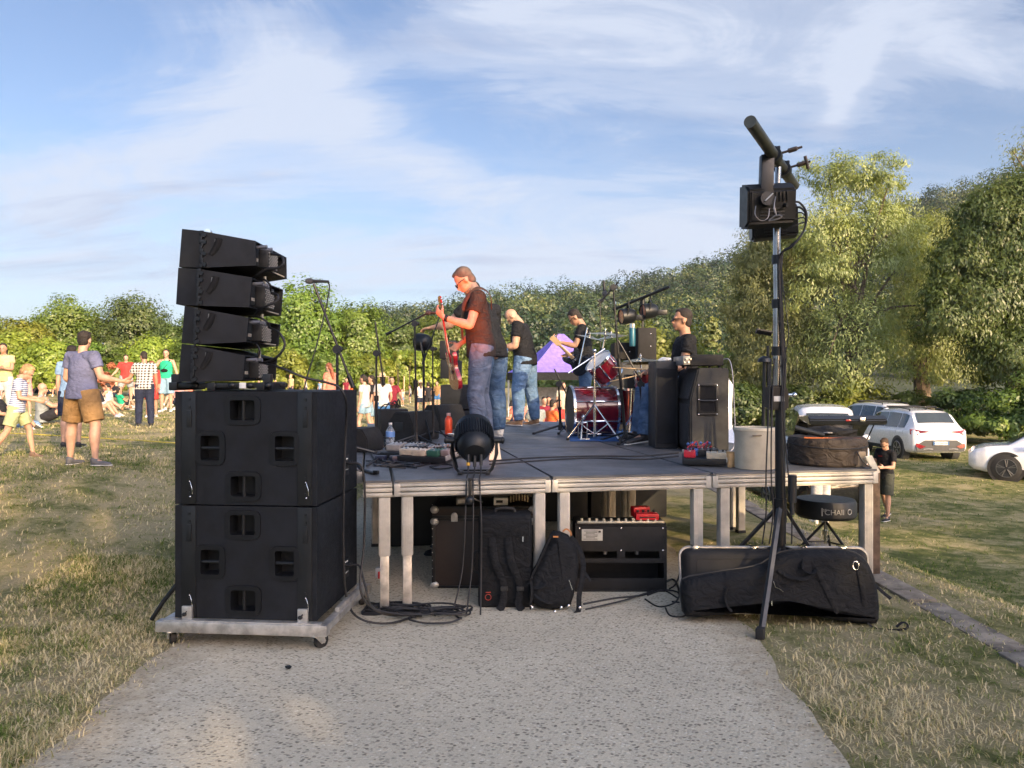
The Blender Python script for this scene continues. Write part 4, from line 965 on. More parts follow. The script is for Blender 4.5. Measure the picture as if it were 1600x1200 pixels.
    mb = MB(); mb.ell(Hd(0, .0915, -.061), (.019*hs, .005*hs, .005*hs), HRt, 8, 6); build(bake(mb), 'mouth', mat('lip', (.35, .12, .10), .5), body)
    # --- shirt
    if top:
        g = .014*s; mb = MB()
        hem = -.10 if tsl != 'tank' else -.02
        hp_ = Pv+V((0, 0, hem*s)); limb(mb, [sh[-1]+V((0, 0, .004*s)), T(-.08*b, -.01, .462), T(.08*b, -.01, .462), sh[1]+V((0, 0, .004*s))], [.052*s+g*.8, .058*s+g, .058*s+g, .052*s+g*.8], 14) if tsl != 'tank' else None
        limb(mb, [hp_, T(0, .0, .03), T(0, .006, .15), T(0, .01, .30), T(0, .0, .42), T(0, -.01, .475)], [(.194*s*b+g, .123*s*b+g), (.176*s*b+g, .121*s*b+g), (.150*s*b+g, .108*s*b+g), (.162*s*b+g, .114*s*b+g), (.150*s*b+g, .102*s*(.5+.5*b)+g), (.092*s+g, .075*s+g)], 22, cap=False, flat=X_)
        if tsl != 'tank':
            for q in (-1, 1):
                e1 = sh[q].lerp(elb[q], min(1, tsl)*.98)
                if tsl <= 1: limb(mb, [T(.09*q*b, -.01, .448), sh[q]+V((0, 0, .004*s)), sh[q].lerp(e1, .5), e1], [.070*s+g, .060*s*b+g, .056*s*b+g*.9, .052*s*b+g], 14, cap=False)
                else:
                    limb(mb, [T(.07*q*b, -.01, .455), sh[q], sh[q].lerp(elb[q], .5), elb[q]], [.068*s+g*.5, .062*s*b+g*.6, .054*s*b+g, .046*s*b+g], 14)
                    limb(mb, [elb[q], elb[q].lerp(wri[q], .95*(tsl-1))], [.046*s*b+g, .032*s+g], 14)
        else:
            for q in (-1, 1): limb(mb, [T(.085*q*b, .05, .40), T(.10*q*b, -.005, .49), T(.085*q*b, -.07, .40)], [(.02*s, .014*s)]*3, 8)
        if collar:
            limb(mb, [T(0, -.015, .47), neck-(Ln @ V((0, -.004*s, -.012*s)))], [(.082*s, .076*s), (.066*s, .066*s)], 14, cap=False)
        build(bake(mb), 'dress' if skirt == 'dress' else ('top' if tsl == 'tank' else 'shirt'), top, root, remesh=vox*s, smi=6)
    if bottom:
        g = .016*s; mb = MB()
        limb(mb, [T(0, 0, .11), T(0, 0, .02), Pv-V((0, 0, .045*s))], [(.145*s*b+g, .105*s*b+g), (.160*s*b+g, .112*s*b+g), (.145*s*b+g, .105*s*b+g)], 20, cap=False, flat=(1, 0, 0))
        if skirt:
            m_ = (knee[-1]+knee[1])/2; e = Pv.lerp(m_, blen)
            limb(mb, [Pv, Pv.lerp(e, .5), e], [(.165*s+g, .12*s+g), (.185*s+g, .145*s+g), (.20*s+g, .16*s+g)], 20, cap=False, flat=(1, 0, 0))
        else:
            for q in (-1, 1):
                if blen <= 1:                                             # shorts: fraction of the thigh
                    e = hip[q].lerp(knee[q], blen*1.0)
                    limb(mb, [hip[q]+V((0, 0, .03*s)), hip[q].lerp(e, .5), e], [.098*s*b+g, .096*s*b+g, .086*s*b+g*1.3], 16, cap=False)
                else:
                    e = knee[q].lerp(ank[q], min(1.0, (blen-1)*1.04)); bk = V((0, -.010*s, 0))
                    limb(mb, [hip[q]+V((0, 0, .03*s)), hip[q].lerp(knee[q], .35), hip[q].lerp(knee[q], .8), knee[q], knee[q].lerp(e, .35)+bk, knee[q].lerp(e, .75), e], [.096*s*b+g, .090*s*b+g, .068*s*b+g, .062*s*b+g, .061*s*b+g, .053*s*b+g, .052*s+g], 16, cap=False)
        build(bake(mb), 'skirt' if skirt else ('shorts' if blen <= 1 else 'trousers'), bottom, root, remesh=vox*s, smi=2)
    for q in (-1, 1):
        if shoes is None: continue
        f = fdir[q]; dn = -(f.cross(V((1, 0, 0)))).normalized(); dn = dn if dn.z < 0 or abs(f.z) > .5 else -dn
        A = ank[q]
        mb = MB(); limb(mb, [A-f*.02*s+dn*.0*s, A+dn*.025*s+f*.01*s], [.045*s, .047*s], 12); limb(mb, [A+dn*.042*s-f*.028*s, A+dn*.042*s+f*.05*s, A+dn*.048*s+f*.13*s, A+dn*.052*s+f*.185*s], [(.038*s, .034*s), (.040*s, .038*s), (.044*s, .028*s), (.038*s, .020*s)], 12, flat=V((1, 0, 0)))
        sh_ = build(bake(mb), 'shoe', shoes, root, remesh=vox*s*.9, smi=1)
        mb = MB(); limb(mb, [A+dn*.072*s-f*.035*s, A+dn*.072*s+f*.07*s, A+dn*.072*s+f*.20*s], [(.040*s, .010*s), (.043*s, .010*s), (.036*s, .010*s)], 12, flat=V((1, 0, 0)))
        build(bake(mb), 'sole', mat('sole_white', (.62, .60, .56), .7), sh_)
    if hat:
        mb = MB(); mb.lathe((0, 0, 0), [(0, .075), (.055, .07), (.078, .03), (.085, -.01)] if hat == 'cap' else [(0, .10), (.06, .095), (.085, .04), (.09, .0), (.17, -.015), (.19, -.025), (.17, -.012), (.085, .004)], 24)
        mb.bm.transform(M.Translation(Hd(0, -.01, .07)) @ HRt.to_4x4() @ M.Scale(hs, 4))
        build(bake(mb), 'hat', mat('straw_hat', (.55, .43, .28), .8, bump=.5, bscale=200) if hat != 'cap' else WHT, root)
    J = dict(root=root, body=body, Rz=Rz, L0=L0, Hd=Hd, T=T, sh=sh, elb=elb, wri=wri, hip=hip, knee=knee, ank=ank, s=s, hs=hs, bake=bake, HRt=HRt)
    J['w'] = lambda p: L0+Rz @ V(p)
    return J
def glasses(J, dark=True, frame_m=None):
    mb = MB(); Hd = J['Hd']; hs = J['hs']
    for q in (-1, 1):
        if dark: mb.ell(Hd(.031*q, .096, .004), (.024*hs, .006*hs, .018*hs), J['HRt'], 12, 8)
        else: mb.tube([Hd(.031*q+.021*math.cos(a), .096, .004+.019*math.sin(a)) for a in [2*math.pi*k/16 for k in range(16)]], .0032*hs, 6, closed=True)
        mb.tube([Hd(.054*q, .090, .010), Hd(.076*q, .04, .012), Hd(.079*q, -.005, .008)], .0034*hs, 6)
    mb.tube([Hd(-.010, .099, .008), Hd(.010, .099, .008)], .003*hs, 6)
    build(J['bake'](mb), 'sunglasses' if dark else 'glasses', BLK, J['root'])
BT = cloth('black_cotton', (.010, .011, .014), .8, bump=.7, bscale=10); BT2 = cloth('brown_black_cotton', (.040, .030, .024), .85, bump=.7, bscale=10)  # the second cotton is a paler, browner black
def ST(px, py): return on_stage(px, py)
SNK = mat('sneaker_grey', (.10, .10, .11), .7); SHW = mat('sneaker_white', (.66, .66, .64), .6); SHB = mat('shoe_brown', (.22, .13, .07), .7); SHK = mat('shoe_black', (.02, .02, .022), .6)
# ---- 1: guitarist at the front, profile to the left, looking down at his guitar
p = ST(752, 702)
g1 = person(p, 98, 1.80, 'guitarist with round glasses, dark T-shirt and grey jeans, playing a red electric guitar', skin='fair', hair='grey', top=BT2, tsl=.55, bottom=DEN2, blen=2, shoes=SHW, vox=.009, bulk=1.04,
  pose=dict(lean=7, head=(36, -2), la=((-.20, .28, -.90), (.25, .93, .30)), ra=((.16, -.10, -1), (-.40, .62, -.50)), ll=((-.12, .16, -1), (-.03, -.10, -1)), rl=((.10, -.02, -1), (.03, -.16, -1)), lh=((.6, .2, .7), 1.1), lhd=(.35, .55, .55), rh=((-.7, .3, 0), .9)))
glasses(g1, False)
mb = MB(); w1 = g1['wri'][-1]; e1 = g1['elb'][-1]; c = w1.lerp(e1, .10); d = (w1-e1).normalized(); mb.tube([c-d*.014, c+d*.014], .034, 16); build(g1['bake'](mb), 'wristwatch', BLK, g1['root'])
mb = MB(); T = g1['T']; mb.tube(smooth([T(.0, -.14, .35), T(-.08, -.13, .48), T(-.13, -.02, .545), T(-.12, .11, .44), T(.0, .155, .25), T(.10, .16, .10)], 5), [(.030, .004)]*26, 8, flat=(1, 0, 0)); 
build(g1['bake'](mb), 'guitar_strap', mat('brown_leather', (.12, .055, .03), .6), g1['root'])
mb = MB(); mb.tube(smooth([T(.17*math.cos(a), .128*math.sin(a), .012) for a in [2*math.pi*k/20 for k in range(20)]], 1), [(.022, .010)]*20, 8, flat=(0, 0, 1)); build(g1['bake'](mb), 'belt', mat('brown_leather', (.12, .055, .03), .6), g1['root'])
# the red guitar: neck up to the left, body at the hip
def guitar(bodyc, headp, normal, body_m, neck_m, label, sc_=1.0, bass=False):
    a = (V(headp)-V(bodyc)).normalized(); n = (V(normal)-V(normal).dot(a)*a).normalized(); t = a.cross(n)
    root = empty('bass_guitar' if bass else 'electric_guitar', bodyc, label, 'bass guitar' if bass else 'guitar')
    G = lambda x, y, z=0: V(bodyc)+(a*x+t*y+n*z)*sc_
    out = []
    prof = [(-.20, 0), (-.205, .08), (-.17, .145), (-.10, .165), (-.03, .135), (.02, .11), (.07, .115), (.13, .145), (.18, .13), (.17, .09), (.12, .055), (.11, .0), (.12, -.045), (.16, -.075), (.19, -.11), (.16, -.135), (.10, -.13), (.03, -.105), (-.03, -.13), (-.10, -.165), (-.17, -.14), (-.20, -.08)]
    mb = MB(); sp = []
    P_ = prof
    for i in range(len(P_)):
        p0, p1, p2, p3 = [V((*P_[(i+j-1) % len(P_)], 0)) for j in range(4)]
        for k in range(3):
            q = k/3; sp.append(.5*((2*p1)+(p2-p0)*q+(2*p0-5*p1+4*p2-p3)*q*q+(3*p1-p0-3*p2+p3)*q**3))
    mb.prism([G(q.x, q.y, -.02) for q in sp], n*.042*sc_, .007); build(mb, 'body', body_m, root, angle=50)
    Ld = (V(headp)-V(bodyc)).length/sc_
    mb = MB(); mb.tube([G(.08, 0, .022), G(Ld-.17, 0, .022)], [(.012, .028), (.010, .022)], 10, flat=n); nk = build(mb, 'neck', neck_m, root)
    mb = MB(); mb.prism([G(Ld-.17, -.022, .008), G(Ld-.15, -.042, .008), G(Ld-.0, -.040, .008), G(Ld+.01, 0, .008), G(Ld-.0, .040, .008), G(Ld-.15, .042, .008), G(Ld-.17, .022, .008)], n*.016*sc_, .003); build(mb, 'headstock', body_m if not bass else mat('maple', (.62, .45, .26), .5), nk)
    for k in range(2 if not bass else 4):
        for y in ((-.050, .050) if not bass else (.050,)):
            for kk in ((0, 1, 2) if k == 0 and not bass else (0,)):
                if not bass and k == 1: continue
                mb = MB(); x = Ld-.13+.05*kk if not bass else Ld-.14+.04*k; mb.ell(G(x, y, .016), (.011, .011, .009)); mb.cyl(G(x, y*.6, .016), G(x, y, .016), .004); build(mb, 'tuning_peg', CHR, nk)
    mb = MB(); mb.box((0, 0, 0), (.03, .075, .012)); mb.bm.transform(M.Translation(G(-.02, 0, .026)) @ M(((a.x, t.x, n.x, 0), (a.y, t.y, n.y, 0), (a.z, t.z, n.z, 0), (0, 0, 0, 1)))); build(mb, 'pickup', BLK, root)
    mb = MB(); mb.box((0, 0, 0), (.03, .075, .012)); mb.bm.transform(M.Translation(G(.05, 0, .026)) @ M(((a.x, t.x, n.x, 0), (a.y, t.y, n.y, 0), (a.z, t.z, n.z, 0), (0, 0, 0, 1)))); build(mb, 'pickup', CHR, root)
    mb = MB()
    for k in range(6): y = (k-2.5)*.007; mb.tube([G(-.10, y, .034), G(Ld-.15, y*.7, .034)], .0008, 4)
    build(mb, 'strings', CHR, root)
    return root
RED = mat('red_lacquer', (.30, .012, .022), .22, var=.15, coat=.8); ROSE = mat('rosewood', (.09, .025, .02), .45)
w = g1['w']; lw = w(g1['wri'][-1]); rw = w(g1['wri'][1])
gb = at(709, 578, 7.46); gh = at(689, 463, 7.42); 
guitar(gb, gh, (-.93, -.36, -.1), RED, RED, 'cherry red electric guitar held by the man with round glasses, neck pointing up', .95)
# ---- 2: big man in black behind him, arm stretched to a lamp
p = ST(764, 683)
g2 = person(p, 56, 1.86, 'large man in black T-shirt and jeans behind the guitarist, reaching for a lamp', skin='fair', hair='dark', top=BT, tsl=.55, bottom=DEN, blen=2, shoes=SHW, vox=.010, bulk=1.36,
  pose=dict(lean=15, head=(15, 0), la=((-.25, .72, -.62), (.0, 1, -.10)), ra=((.18, .10, -1), (.05, .5, -.8)), ll=((-.10, .06, -1), (-.02, -.05, -1)), rl=((.10, .04, -1), (.02, -.08, -1)), lh=((0, .1, -1), .7), rh=((-1, 0, 0), .6)))
# ---- 3: bearded man looking down
p = ST(821, 664)
g3 = person(p, 78, 1.78, 'balding bearded man in black T-shirt looking down, just left of the purple tent', skin='fair', hair=None, top=BT, tsl=.55, bottom=DEN3, blen=2, shoes=SHB, bulk=1.3, vox=.011,
  pose=dict(lean=10, head=(45, 0), la=((-.12, .10, -1), (.25, .95, -.10)), ra=((.15, .10, -1), (-.30, .85, -.15)), ll=((-.12, .18, -1), (-.03, -.04, -1)), rl=((.10, -.12, -1), (.03, -.14, -1)), lh=((.5, 0, -.8), .8), rh=((-.5, 0, .5), .8)))
mb = MB(); Hd = g3['Hd']; mb.ell(Hd(0, .035, -.075), (.058, .052, .042), g3['HRt']); build(g3['bake'](mb), 'beard', HR['brown'], g3['root'])
# ---- 4: bassist behind the drums
p = V(((916-800)/F*11.3, 11.3, STZ))
g4 = person(p, 82, 1.72, 'bassist with dark hair and sunglasses in a black T-shirt behind the drum kit', skin='tan', hair='dark', top=BT, tsl=.6, bottom=DEN, blen=2, shoes=SHK, vox=.011,
  pose=dict(lean=8, head=(35, 0), la=((-.25, .35, -.9), (.1, .85, .22)), ra=((.16, -.1, -1), (-.25, .8, -.30)), lh=((.6, .2, .7), 1.1), lhd=(.3, .6, .5), rh=((-.7, .3, 0), .9)))
glasses(g4)
guitar(at(902, 565, 11.05), at(862, 526, 10.95), (-.5, -.85, 0), mat('bass_black', (.015, .02, .03), .25, coat=.5), mat('maple', (.50, .36, .22), .5), 'dark bass guitar with a pale maple neck pointing up to the left', 1.0, True)
# ---- 5: drummer, seated, profile to the left
p = V(((1072-800)/F*8.3, 8.3, STZ))
g5 = person(p, 90, 1.80, 'seated drummer with short dark hair, sunglasses and black T-shirt, seen in profile', skin='tan', hair='dark', hairlen=-1, top=BT, tsl=.5, bottom=DEN, blen=2, shoes=SHK, vox=.010, bulk=1.05,
  pose=dict(lean=2, hip=.60, head=(-2, 0), la=((-.12, .28, -.95), (.05, .98, -.08)), ra=((.12, .22, -.95), (-.05, .96, -.14)), ll=((-.25, .95, -.10), (-.02, .12, -1)), rl=((.30, .95, -.10), (.02, .12, -1)), lh=((.2, 0, -1), 1.2), rh=((-.2, 0, -1), 1.2)))
glasses(g5)
for q in (-1, 1):
    a = g5['w'](g5['wri'][q])+V((-.06, 0, -.01)); b = a+V((-.40, -.03*q, .03-.13*(q > 0)))
    mb = MB(); mb.tube([a+V((.06, 0, 0)), b], [.008, .005], 8); solo(mb, 'drumstick', mat('hickory', (.55, .38, .20), .5), a, 'wooden drumstick in the drummer\'s '+('far hand' if q > 0 else 'near hand, held level'), 'drumstick', 'the drummer\'s sticks')
# ================================================================ things on the stage
def stp(px, py, z=0): q = on_stage(px, py); return V((q.x, q.y, STZ+z))
def mic_stand(base, top, boom, label, mic=None, tripod=None, r=.011, group='black microphone stands', clipped=True, box=False):
    """base/top: pole ends; boom: (back end, front end) world; mic: (tail, head)"""
    base, top = V(base), V(top)
    root = empty('microphone_stand', base, label, 'microphone stand', group)
    mb = MB(); mb.tube([base+V((0, 0, .06)), base.lerp(top, .5)], r*1.25, 10); mb.tube([base.lerp(top, .5), top], r*.8, 10); mb.cyl(base.lerp(top, .48), base.lerp(top, .54), r*1.9, n=12); build(mb, 'pole', BLKM, root)
    if tripod:
        for k in range(3):
            a = R(tripod+120*k); e = base+V((math.cos(a)*.34, math.sin(a)*.34, .012)); mb = MB(); mb.tube([base+V((0, 0, .11)), e], r*.9, 8); l = build(mb, 'leg', BLKM, root)
            mb = MB(); mb.ell(e, (.022, .018, .014)); build(mb, 'rubber_foot', RUB, l)
        mb = MB(); mb.cyl(base+V((0, 0, .05)), base+V((0, 0, .14)), r*2.4, r*1.6); build(mb, 'hub', BLK, root)
    if boom:
        a, b = V(boom[0]), V(boom[1]); mb = MB(); mb.tube([a, b], r*.72, 8); mb.cyl(a, a.lerp(b, .12), r*1.3); bo = build(mb, 'boom', BLKM, root)
        mb = MB(); d = (b-a).normalized(); mb.cyl(top-V((0, .02, 0)), top+V((0, .02, 0)), r*2.6, n=14); mb.ell(top+V((.03, 0, 0)), (.022, .014, .018)); build(mb, 'clutch', BLK, root)
    if mic:
        a, b = V(mic[0]), V(mic[1]); d = (b-a).normalized()
        m_ = MB(); m_.tube([a, a.lerp(b, .68)], [.011, .017], 12); o = solo(m_, 'microphone', BLK, a, 'black hand microphone clipped to the '+label.split(',')[0][:60].replace('black ', ''), 'microphone', 'microphones on stands')
        m_ = MB(); m_.tube([a.lerp(b, .68), a.lerp(b, .74), a.lerp(b, .86), b.lerp(a, .04), b], [.018, .026, .027, .022, .010], 14); build(m_, 'head', mat('mic_mesh', (.10, .10, .105), .5, .6, bump=.8, bscale=600), o)
    return root
# highest boom stand next to the array (extension deck behind the subs)
d = 7.0; b = V(((527-800)/F*d, d, STZ))
mic_stand(b, at(527, 546, d), (at(552, 606, d), at(490, 443, d)), 'tall black boom stand right of the line array, boom rising up left', (at(514, 440, d), at(477, 439, d-.0)), tripod=20, r=.016)
d = 8.0; b = V(((588-800)/F*d, d, STZ))
mic_stand(b, at(588, 552, d), (at(600, 602, d), at(586, 503, d)), 'black stand with steep boom left of the floor wedge, no microphone', None, tripod=70, r=.013)
d = 7.9; b = V(((651-800)/F*d, d, STZ))
mic_stand(b, at(648, 506, d), (at(603, 523, d), at(672, 487, d)), 'black boom stand in front of the guitarist, boom almost level', (at(690, 489, d), at(665, 488, d)), tripod=200, r=.012)
d = 8.6; b = V(((677-800)/F*d, d, STZ))
mic_stand(b, at(676, 545, d), (at(660, 570, d), at(688, 492, d)), 'black stand standing just left of the red guitar', None, tripod=100, r=.010)
d = 9.6; b = V(((876-800)/F*d, d, STZ))
mic_stand(b, at(873, 600, d), (at(888, 622, d), at(866, 576, d)), 'short black boom stand in front of the bass drum', None, tripod=190, r=.014)
d = 8.35; b = V(((977-800)/F*d, d, STZ))
mic_stand(b, at(958, 449, d), (at(938, 472, d), at(966, 441, d)), 'tall overhead microphone stand rising above the drum kit', (at(943, 438, d+.1), at(945, 463, d+.1)), tripod=250, r=.013)
d = 10.6; b = V(((938-800)/F*d, d, STZ))
mic_stand(b, at(938, 470, d), (at(934, 478, d), at(949, 455, d)), 'thin stand behind the cymbals, rising left of the tall overhead stand', None, tripod=30, r=.010)
d = 8.25; b = V(((1006-800)/F*d, d, STZ))
mic_stand(b, at(1000, 600, d), (at(1014, 617, d), at(966, 532, d)), 'black stand with a downward boom in front of the hi-hat', None, tripod=210, r=.013)
# two-lamp bar
def par_lamp(c, d, r, L, label, lens, group=None, name='stage_lamp', fins=False):
    c, d = V(c), V(d).normalized(); root = empty(name, c, label, 'stage lamp', group)
    rt = d.to_track_quat('Z', 'Y').to_matrix()
    mb = MB(); mb.lathe(c, [(0, -L*.52), (r*.55, -L*.5), (r*.80, -L*.40), (r*.93, -L*.25), (r, L*.1), (r, L*.48), (r*.93, L*.5), (r*.90, L*.46), (r*.88, L*.40)], 32, rt)
    if fins:
        for k in range(46):
            a = 2*math.pi*k/46; o_ = rt @ V((math.cos(a)*r*.995, math.sin(a)*r*.995, L*.06)); q = rt @ M.Rotation(a, 3, 'Z'); mb.box(c+o_, (r*.16, .0035, L*.52), q)
    build(mb, 'housing', BLKM, root)
    mb = MB(); mb.lathe(c, [(0, L*.41), (r*.87, L*.41), (r*.88, L*.36), (0, L*.36)], 32, rt); build(mb, 'lens', lens, root)
    return root
LENS = mat('amber_lens', (.60, .26, .16), .25, coat=.5)
d = 10.4; ba, bb = at(958, 484, d+.2), at(1046, 448, d-.3); bt = at(1004, 468, d)
root = empty('lamp_bar_stand', (bt.x, bt.y, STZ), 'thin black stand with a slanting bar holding two round lamps behind the drums', 'lamp stand')
mb = MB(); mb.tube([ba, bb], .020, 12); mb.cyl(bt+V((0, 0, -.06)), bt+V((0, 0, .02)), .035); build(mb, 'bar', BLKM, root)
mb = MB(); mb.tube([(bt.x, bt.y, STZ+.05), bt], .016, 10); build(mb, 'pole', BLKM, root)
for k in range(3):
    a = R(30+120*k); mb = MB(); mb.tube([(bt.x, bt.y, STZ+.45), (bt.x+.5*math.cos(a), bt.y+.5*math.sin(a), STZ+.015)], .012, 8); build(mb, 'leg', BLKM, root)
for (px, py, lab) in ((981, 494, 'left of the two round lamps hanging on the slanting bar, amber lens'), (1015, 486, 'right of the two round lamps hanging on the slanting bar, amber lens')):
    c = at(px, py, d); l = par_lamp(c, (-.93, -.28, -.1), .105, .22, lab, LENS, 'round lamps on the slanting bar')
    mb = MB(); mb.tube([c+V((-.02, -.11, 0)), c+V((-.0, -.12, .10)), c+V((.01, 0, .155)), c+V((.0, .12, .10)), c+V((-.02, .11, 0))], [(.012, .003)]*5, 6); mb.cyl(c+V((.01, 0, .15)), c+V((.01, 0, .20)), .012); build(mb, 'yoke', BLKM, l)
    mb = MB(); mb.box(c+V((.16, 0, -.02)), (.14, .10, .07), None, .01); build(mb, 'rear_box', BLKM, l)
# lamp on its own stand held by the big man
d = 8.75; c = at(662, 535, d); l = par_lamp(c, (-.8, .5, .1), .10, .16, 'round lamp on a stand, touched by the large man\'s outstretched hand', mat('lens_grey', (.4, .42, .45), .2))
mb = MB(); mb.tube([c+V((-.02, -.11, 0)), c+V((0, -.115, -.12)), c+V((0, 0, -.2)), c+V((0, .115, -.12)), c+V((-.02, .11, 0))], [(.012, .003)]*5, 6); mb.tube([c+V((0, 0, -.2)), (c.x, c.y, STZ+.03)], .014, 8); build(mb, 'yoke', BLKM, l)
for k in range(3):
    a = R(50+120*k); mb = MB(); mb.tube([(c.x, c.y, STZ+.3), (c.x+.35*math.cos(a), c.y+.35*math.sin(a), STZ+.012)], .010, 8); build(mb, 'leg', BLKM, l)
# the floor lamp at the front edge: it lights the guitarist red from below
c = at(741, 688, 5.62); tgt = at(728, 455, 7.6); ax = (tgt-c).normalized()
lensm = bpy.data.materials.new('lit_red_lens'); lensm.use_nodes = True; pb = lensm.node_tree.nodes['Principled BSDF']; pb.inputs['Base Color'].default_value = (.8, .1, .05, 1); pb.inputs['Emission Color'].default_value = (1, .16, .05, 1); pb.inputs['Emission Strength'].default_value = 12
fl = par_lamp(c, ax, .135, .30, 'large ribbed black floor lamp at the front edge of the stage, pointing at the guitarist', lensm, fins=True)
mb = MB(); fz = STZ+.012
for q in (-1, 1):
    mb.tube([c+V((q*.158, 0, 0)), c+V((q*.165, -.01, -.09)), (c.x+q*.13, c.y-.03, fz+.03), (c.x+q*.10, c.y-.05, fz)], [(.016, .004)]*4, 6)
    mb.tube([c+V((q*.158, 0, 0)), c+V((q*.155, .06, -.10)), (c.x+q*.13, c.y+.10, fz+.02)], [(.012, .004)]*3, 6)
    mb.box((c.x+q*.10, c.y+.02, fz), (.03, .20, .016), None, .003)
mb.box((c.x, c.y-.06, fz+.004), (.22, .02, .014), None, .003); mb.box((c.x, c.y+.09, fz+.004), (.22, .02, .014), None, .003)
build(mb, 'yoke', BLKM, fl)
for q in (-1, 1):
    mb = MB(); mb.cyl(c+V((q*.135, 0, 0)), c+V((q*.20, 0, 0)), .022, n=10); mb.ell(c+V((q*.205, 0, 0)), (.016, .026, .026)); build(mb, 'knob', BLK, fl)
mb = MB(); rb = c-ax*.13
for q, zz_ in ((-.045, -.02), (.0, -.03), (.045, -.02)): mb.cyl(rb+V((q, -.02, zz_)), rb+V((q, -.035, zz_-.075)), .012, n=10)
build(mb, 'connector', BLK, fl)
mb = MB(); mb.cyl(rb+V((-.045, -.034, -.075)), rb+V((-.045, -.037, -.095)), .013, n=10); build(mb, 'yellow_ring', mat('yellow_plastic', (.65, .35, .03), .5), fl)
sp_ = bpy.data.lights.new('red_spot', 'SPOT'); sp_.energy = 240; sp_.color = (1, .17, .05); sp_.spot_size = R(30); sp_.spot_blend = .5; sp_.shadow_soft_size = .09
spo = bpy.data.objects.new('red_spot', sp_); C.objects.link(spo); spo.location = c+ax*.19; spo.rotation_euler = ax.to_track_quat('-Z', 'Y').to_euler()
for i, q in enumerate((-.045, .0, .045)):
    a = rb+V((q, -.037, -.095)); cable([a, a+V((0, -.04, -.05)), V((a.x-.005, S(2.9, 0).y-.035, STZ-.02)), V((a.x-.01+.01*i, 5.28, .62)), V((a.x-.03+.02*i, 5.25, .28)), V((a.x-.09+.05*i, 5.15, .02))], .0055, ['left', 'middle', 'right'][i]+' of three thin cables hanging from the floor lamp over the stage edge', group='cables hanging from the floor lamp')
p = stp(772, 720); mb = MB(); mb.prism([(p.x-.045, p.y, STZ+.003), (p.x+.06, p.y+.02, STZ+.003), (p.x+.04, p.y+.03, STZ+.16), (p.x-.02, p.y+.01, STZ+.17)], (0, .05, 0), .006); solo(mb, 'paper_bag', mat('cream_paper', (.75, .68, .52), .8), p, 'small cream paper bag standing behind the floor lamp', 'bag')
# floor wedges
def wedge(px, py, w_, h_, dpt, yaw, label, handle=False):
    p = stp(px, py); root = empty('monitor_wedge', p, label, 'monitor speaker', 'black floor monitors'); rt = M.Rotation(R(yaw), 3, 'Z')
    K = lambda x, y, z: p+rt @ V((x, y, z))
    prof = [(-dpt/2, 0), (dpt/2, 0), (dpt/2, h_*.45), (dpt*.18, h_), (-dpt*.32, h_), (-dpt/2, h_*.55)]
    mb = MB(); mb.prism([K(-w_/2, a, b) for a, b in prof], rt @ V((w_, 0, 0)), .012); build(mb, 'cabinet', PAINT2, root)
    mb = MB(); mb.prism([K(-w_*.42, dpt/2+.004, h_*.42), K(-w_*.42, dpt*.18+.006, h_*.97), K(w_*.42, dpt*.18+.006, h_*.97), K(w_*.42, dpt/2+.004, h_*.42)], rt @ V((0, .008, .006))); build(mb, 'grille', GRIL, root)
    mb = MB(); mb.box(K(-w_/2-.002, 0, h_*.5), (.012, dpt*.32, h_*.3), rt, .006); mb.box(K(w_/2+.002, 0, h_*.5), (.012, dpt*.32, h_*.3), rt, .006); build(mb, 'handle', BLK, root)
    return root
wedge(645, 687, .50, .32, .38, 60, 'black floor monitor in the middle of the three, near the water bottle')
wedge(692, 670, .50, .33, .38, 50, 'black floor monitor behind the orange bottle')
wedge(562, 704, .38, .22, .34, 75, 'black floor monitor half hidden behind the subwoofer')
p = V(((612-800)/F*9.4, 9.4, STZ)); mb = MB(); mb.box((p.x, p.y, STZ+.16), (.34, .30, .32), M.Rotation(.4, 3, 'Z'), .02); o = solo(mb, 'guitar_amplifier', PAINT2, p, 'small dark amplifier box with cables on top, left behind the middle floor monitor', 'amplifier')
mb = MB()
for k in range(4): mb.tube(smooth([p+V((-.12+.06*k, -.1, .33)), p+V((-.05+.05*k, -.12, .38+.02*k)), p+V((.1, -.1+.05*k, .34))], 5), .008, 6)
build(mb, 'cable_coil', CAB, o)
# far side PA stack behind the guitarist
root = empty('speaker_stack', at(705, 660, 12.1), 'black speaker column of the far side PA, seen behind the red guitar', 'speaker')
d = 12.6
for k, (y0, y1, x0, x1) in enumerate(((532, 561, 687, 713), (562, 592, 688, 718))):
    a, b = at(x0, y0, d), at(x1, y1, d); mb = MB(); mb.box(((a.x+b.x)/2, d+.3, (a.z+b.z)/2), (b.x-a.x, .6, a.z-b.z), M.Rotation(.03*k, 3, 'Y'), .015); build(mb, 'array_box', PAINT, root)
for (y0, y1) in ((601, 640), (641, 676)):
    a, b = at(688, y0, d), at(752, y1, d); mb = MB(); mb.box(((a.x+b.x)/2, d+.35, (a.z+b.z)/2), (b.x-a.x, .7, a.z-b.z-.006), None, .015); build(mb, 'bass_box', PAINT, root)
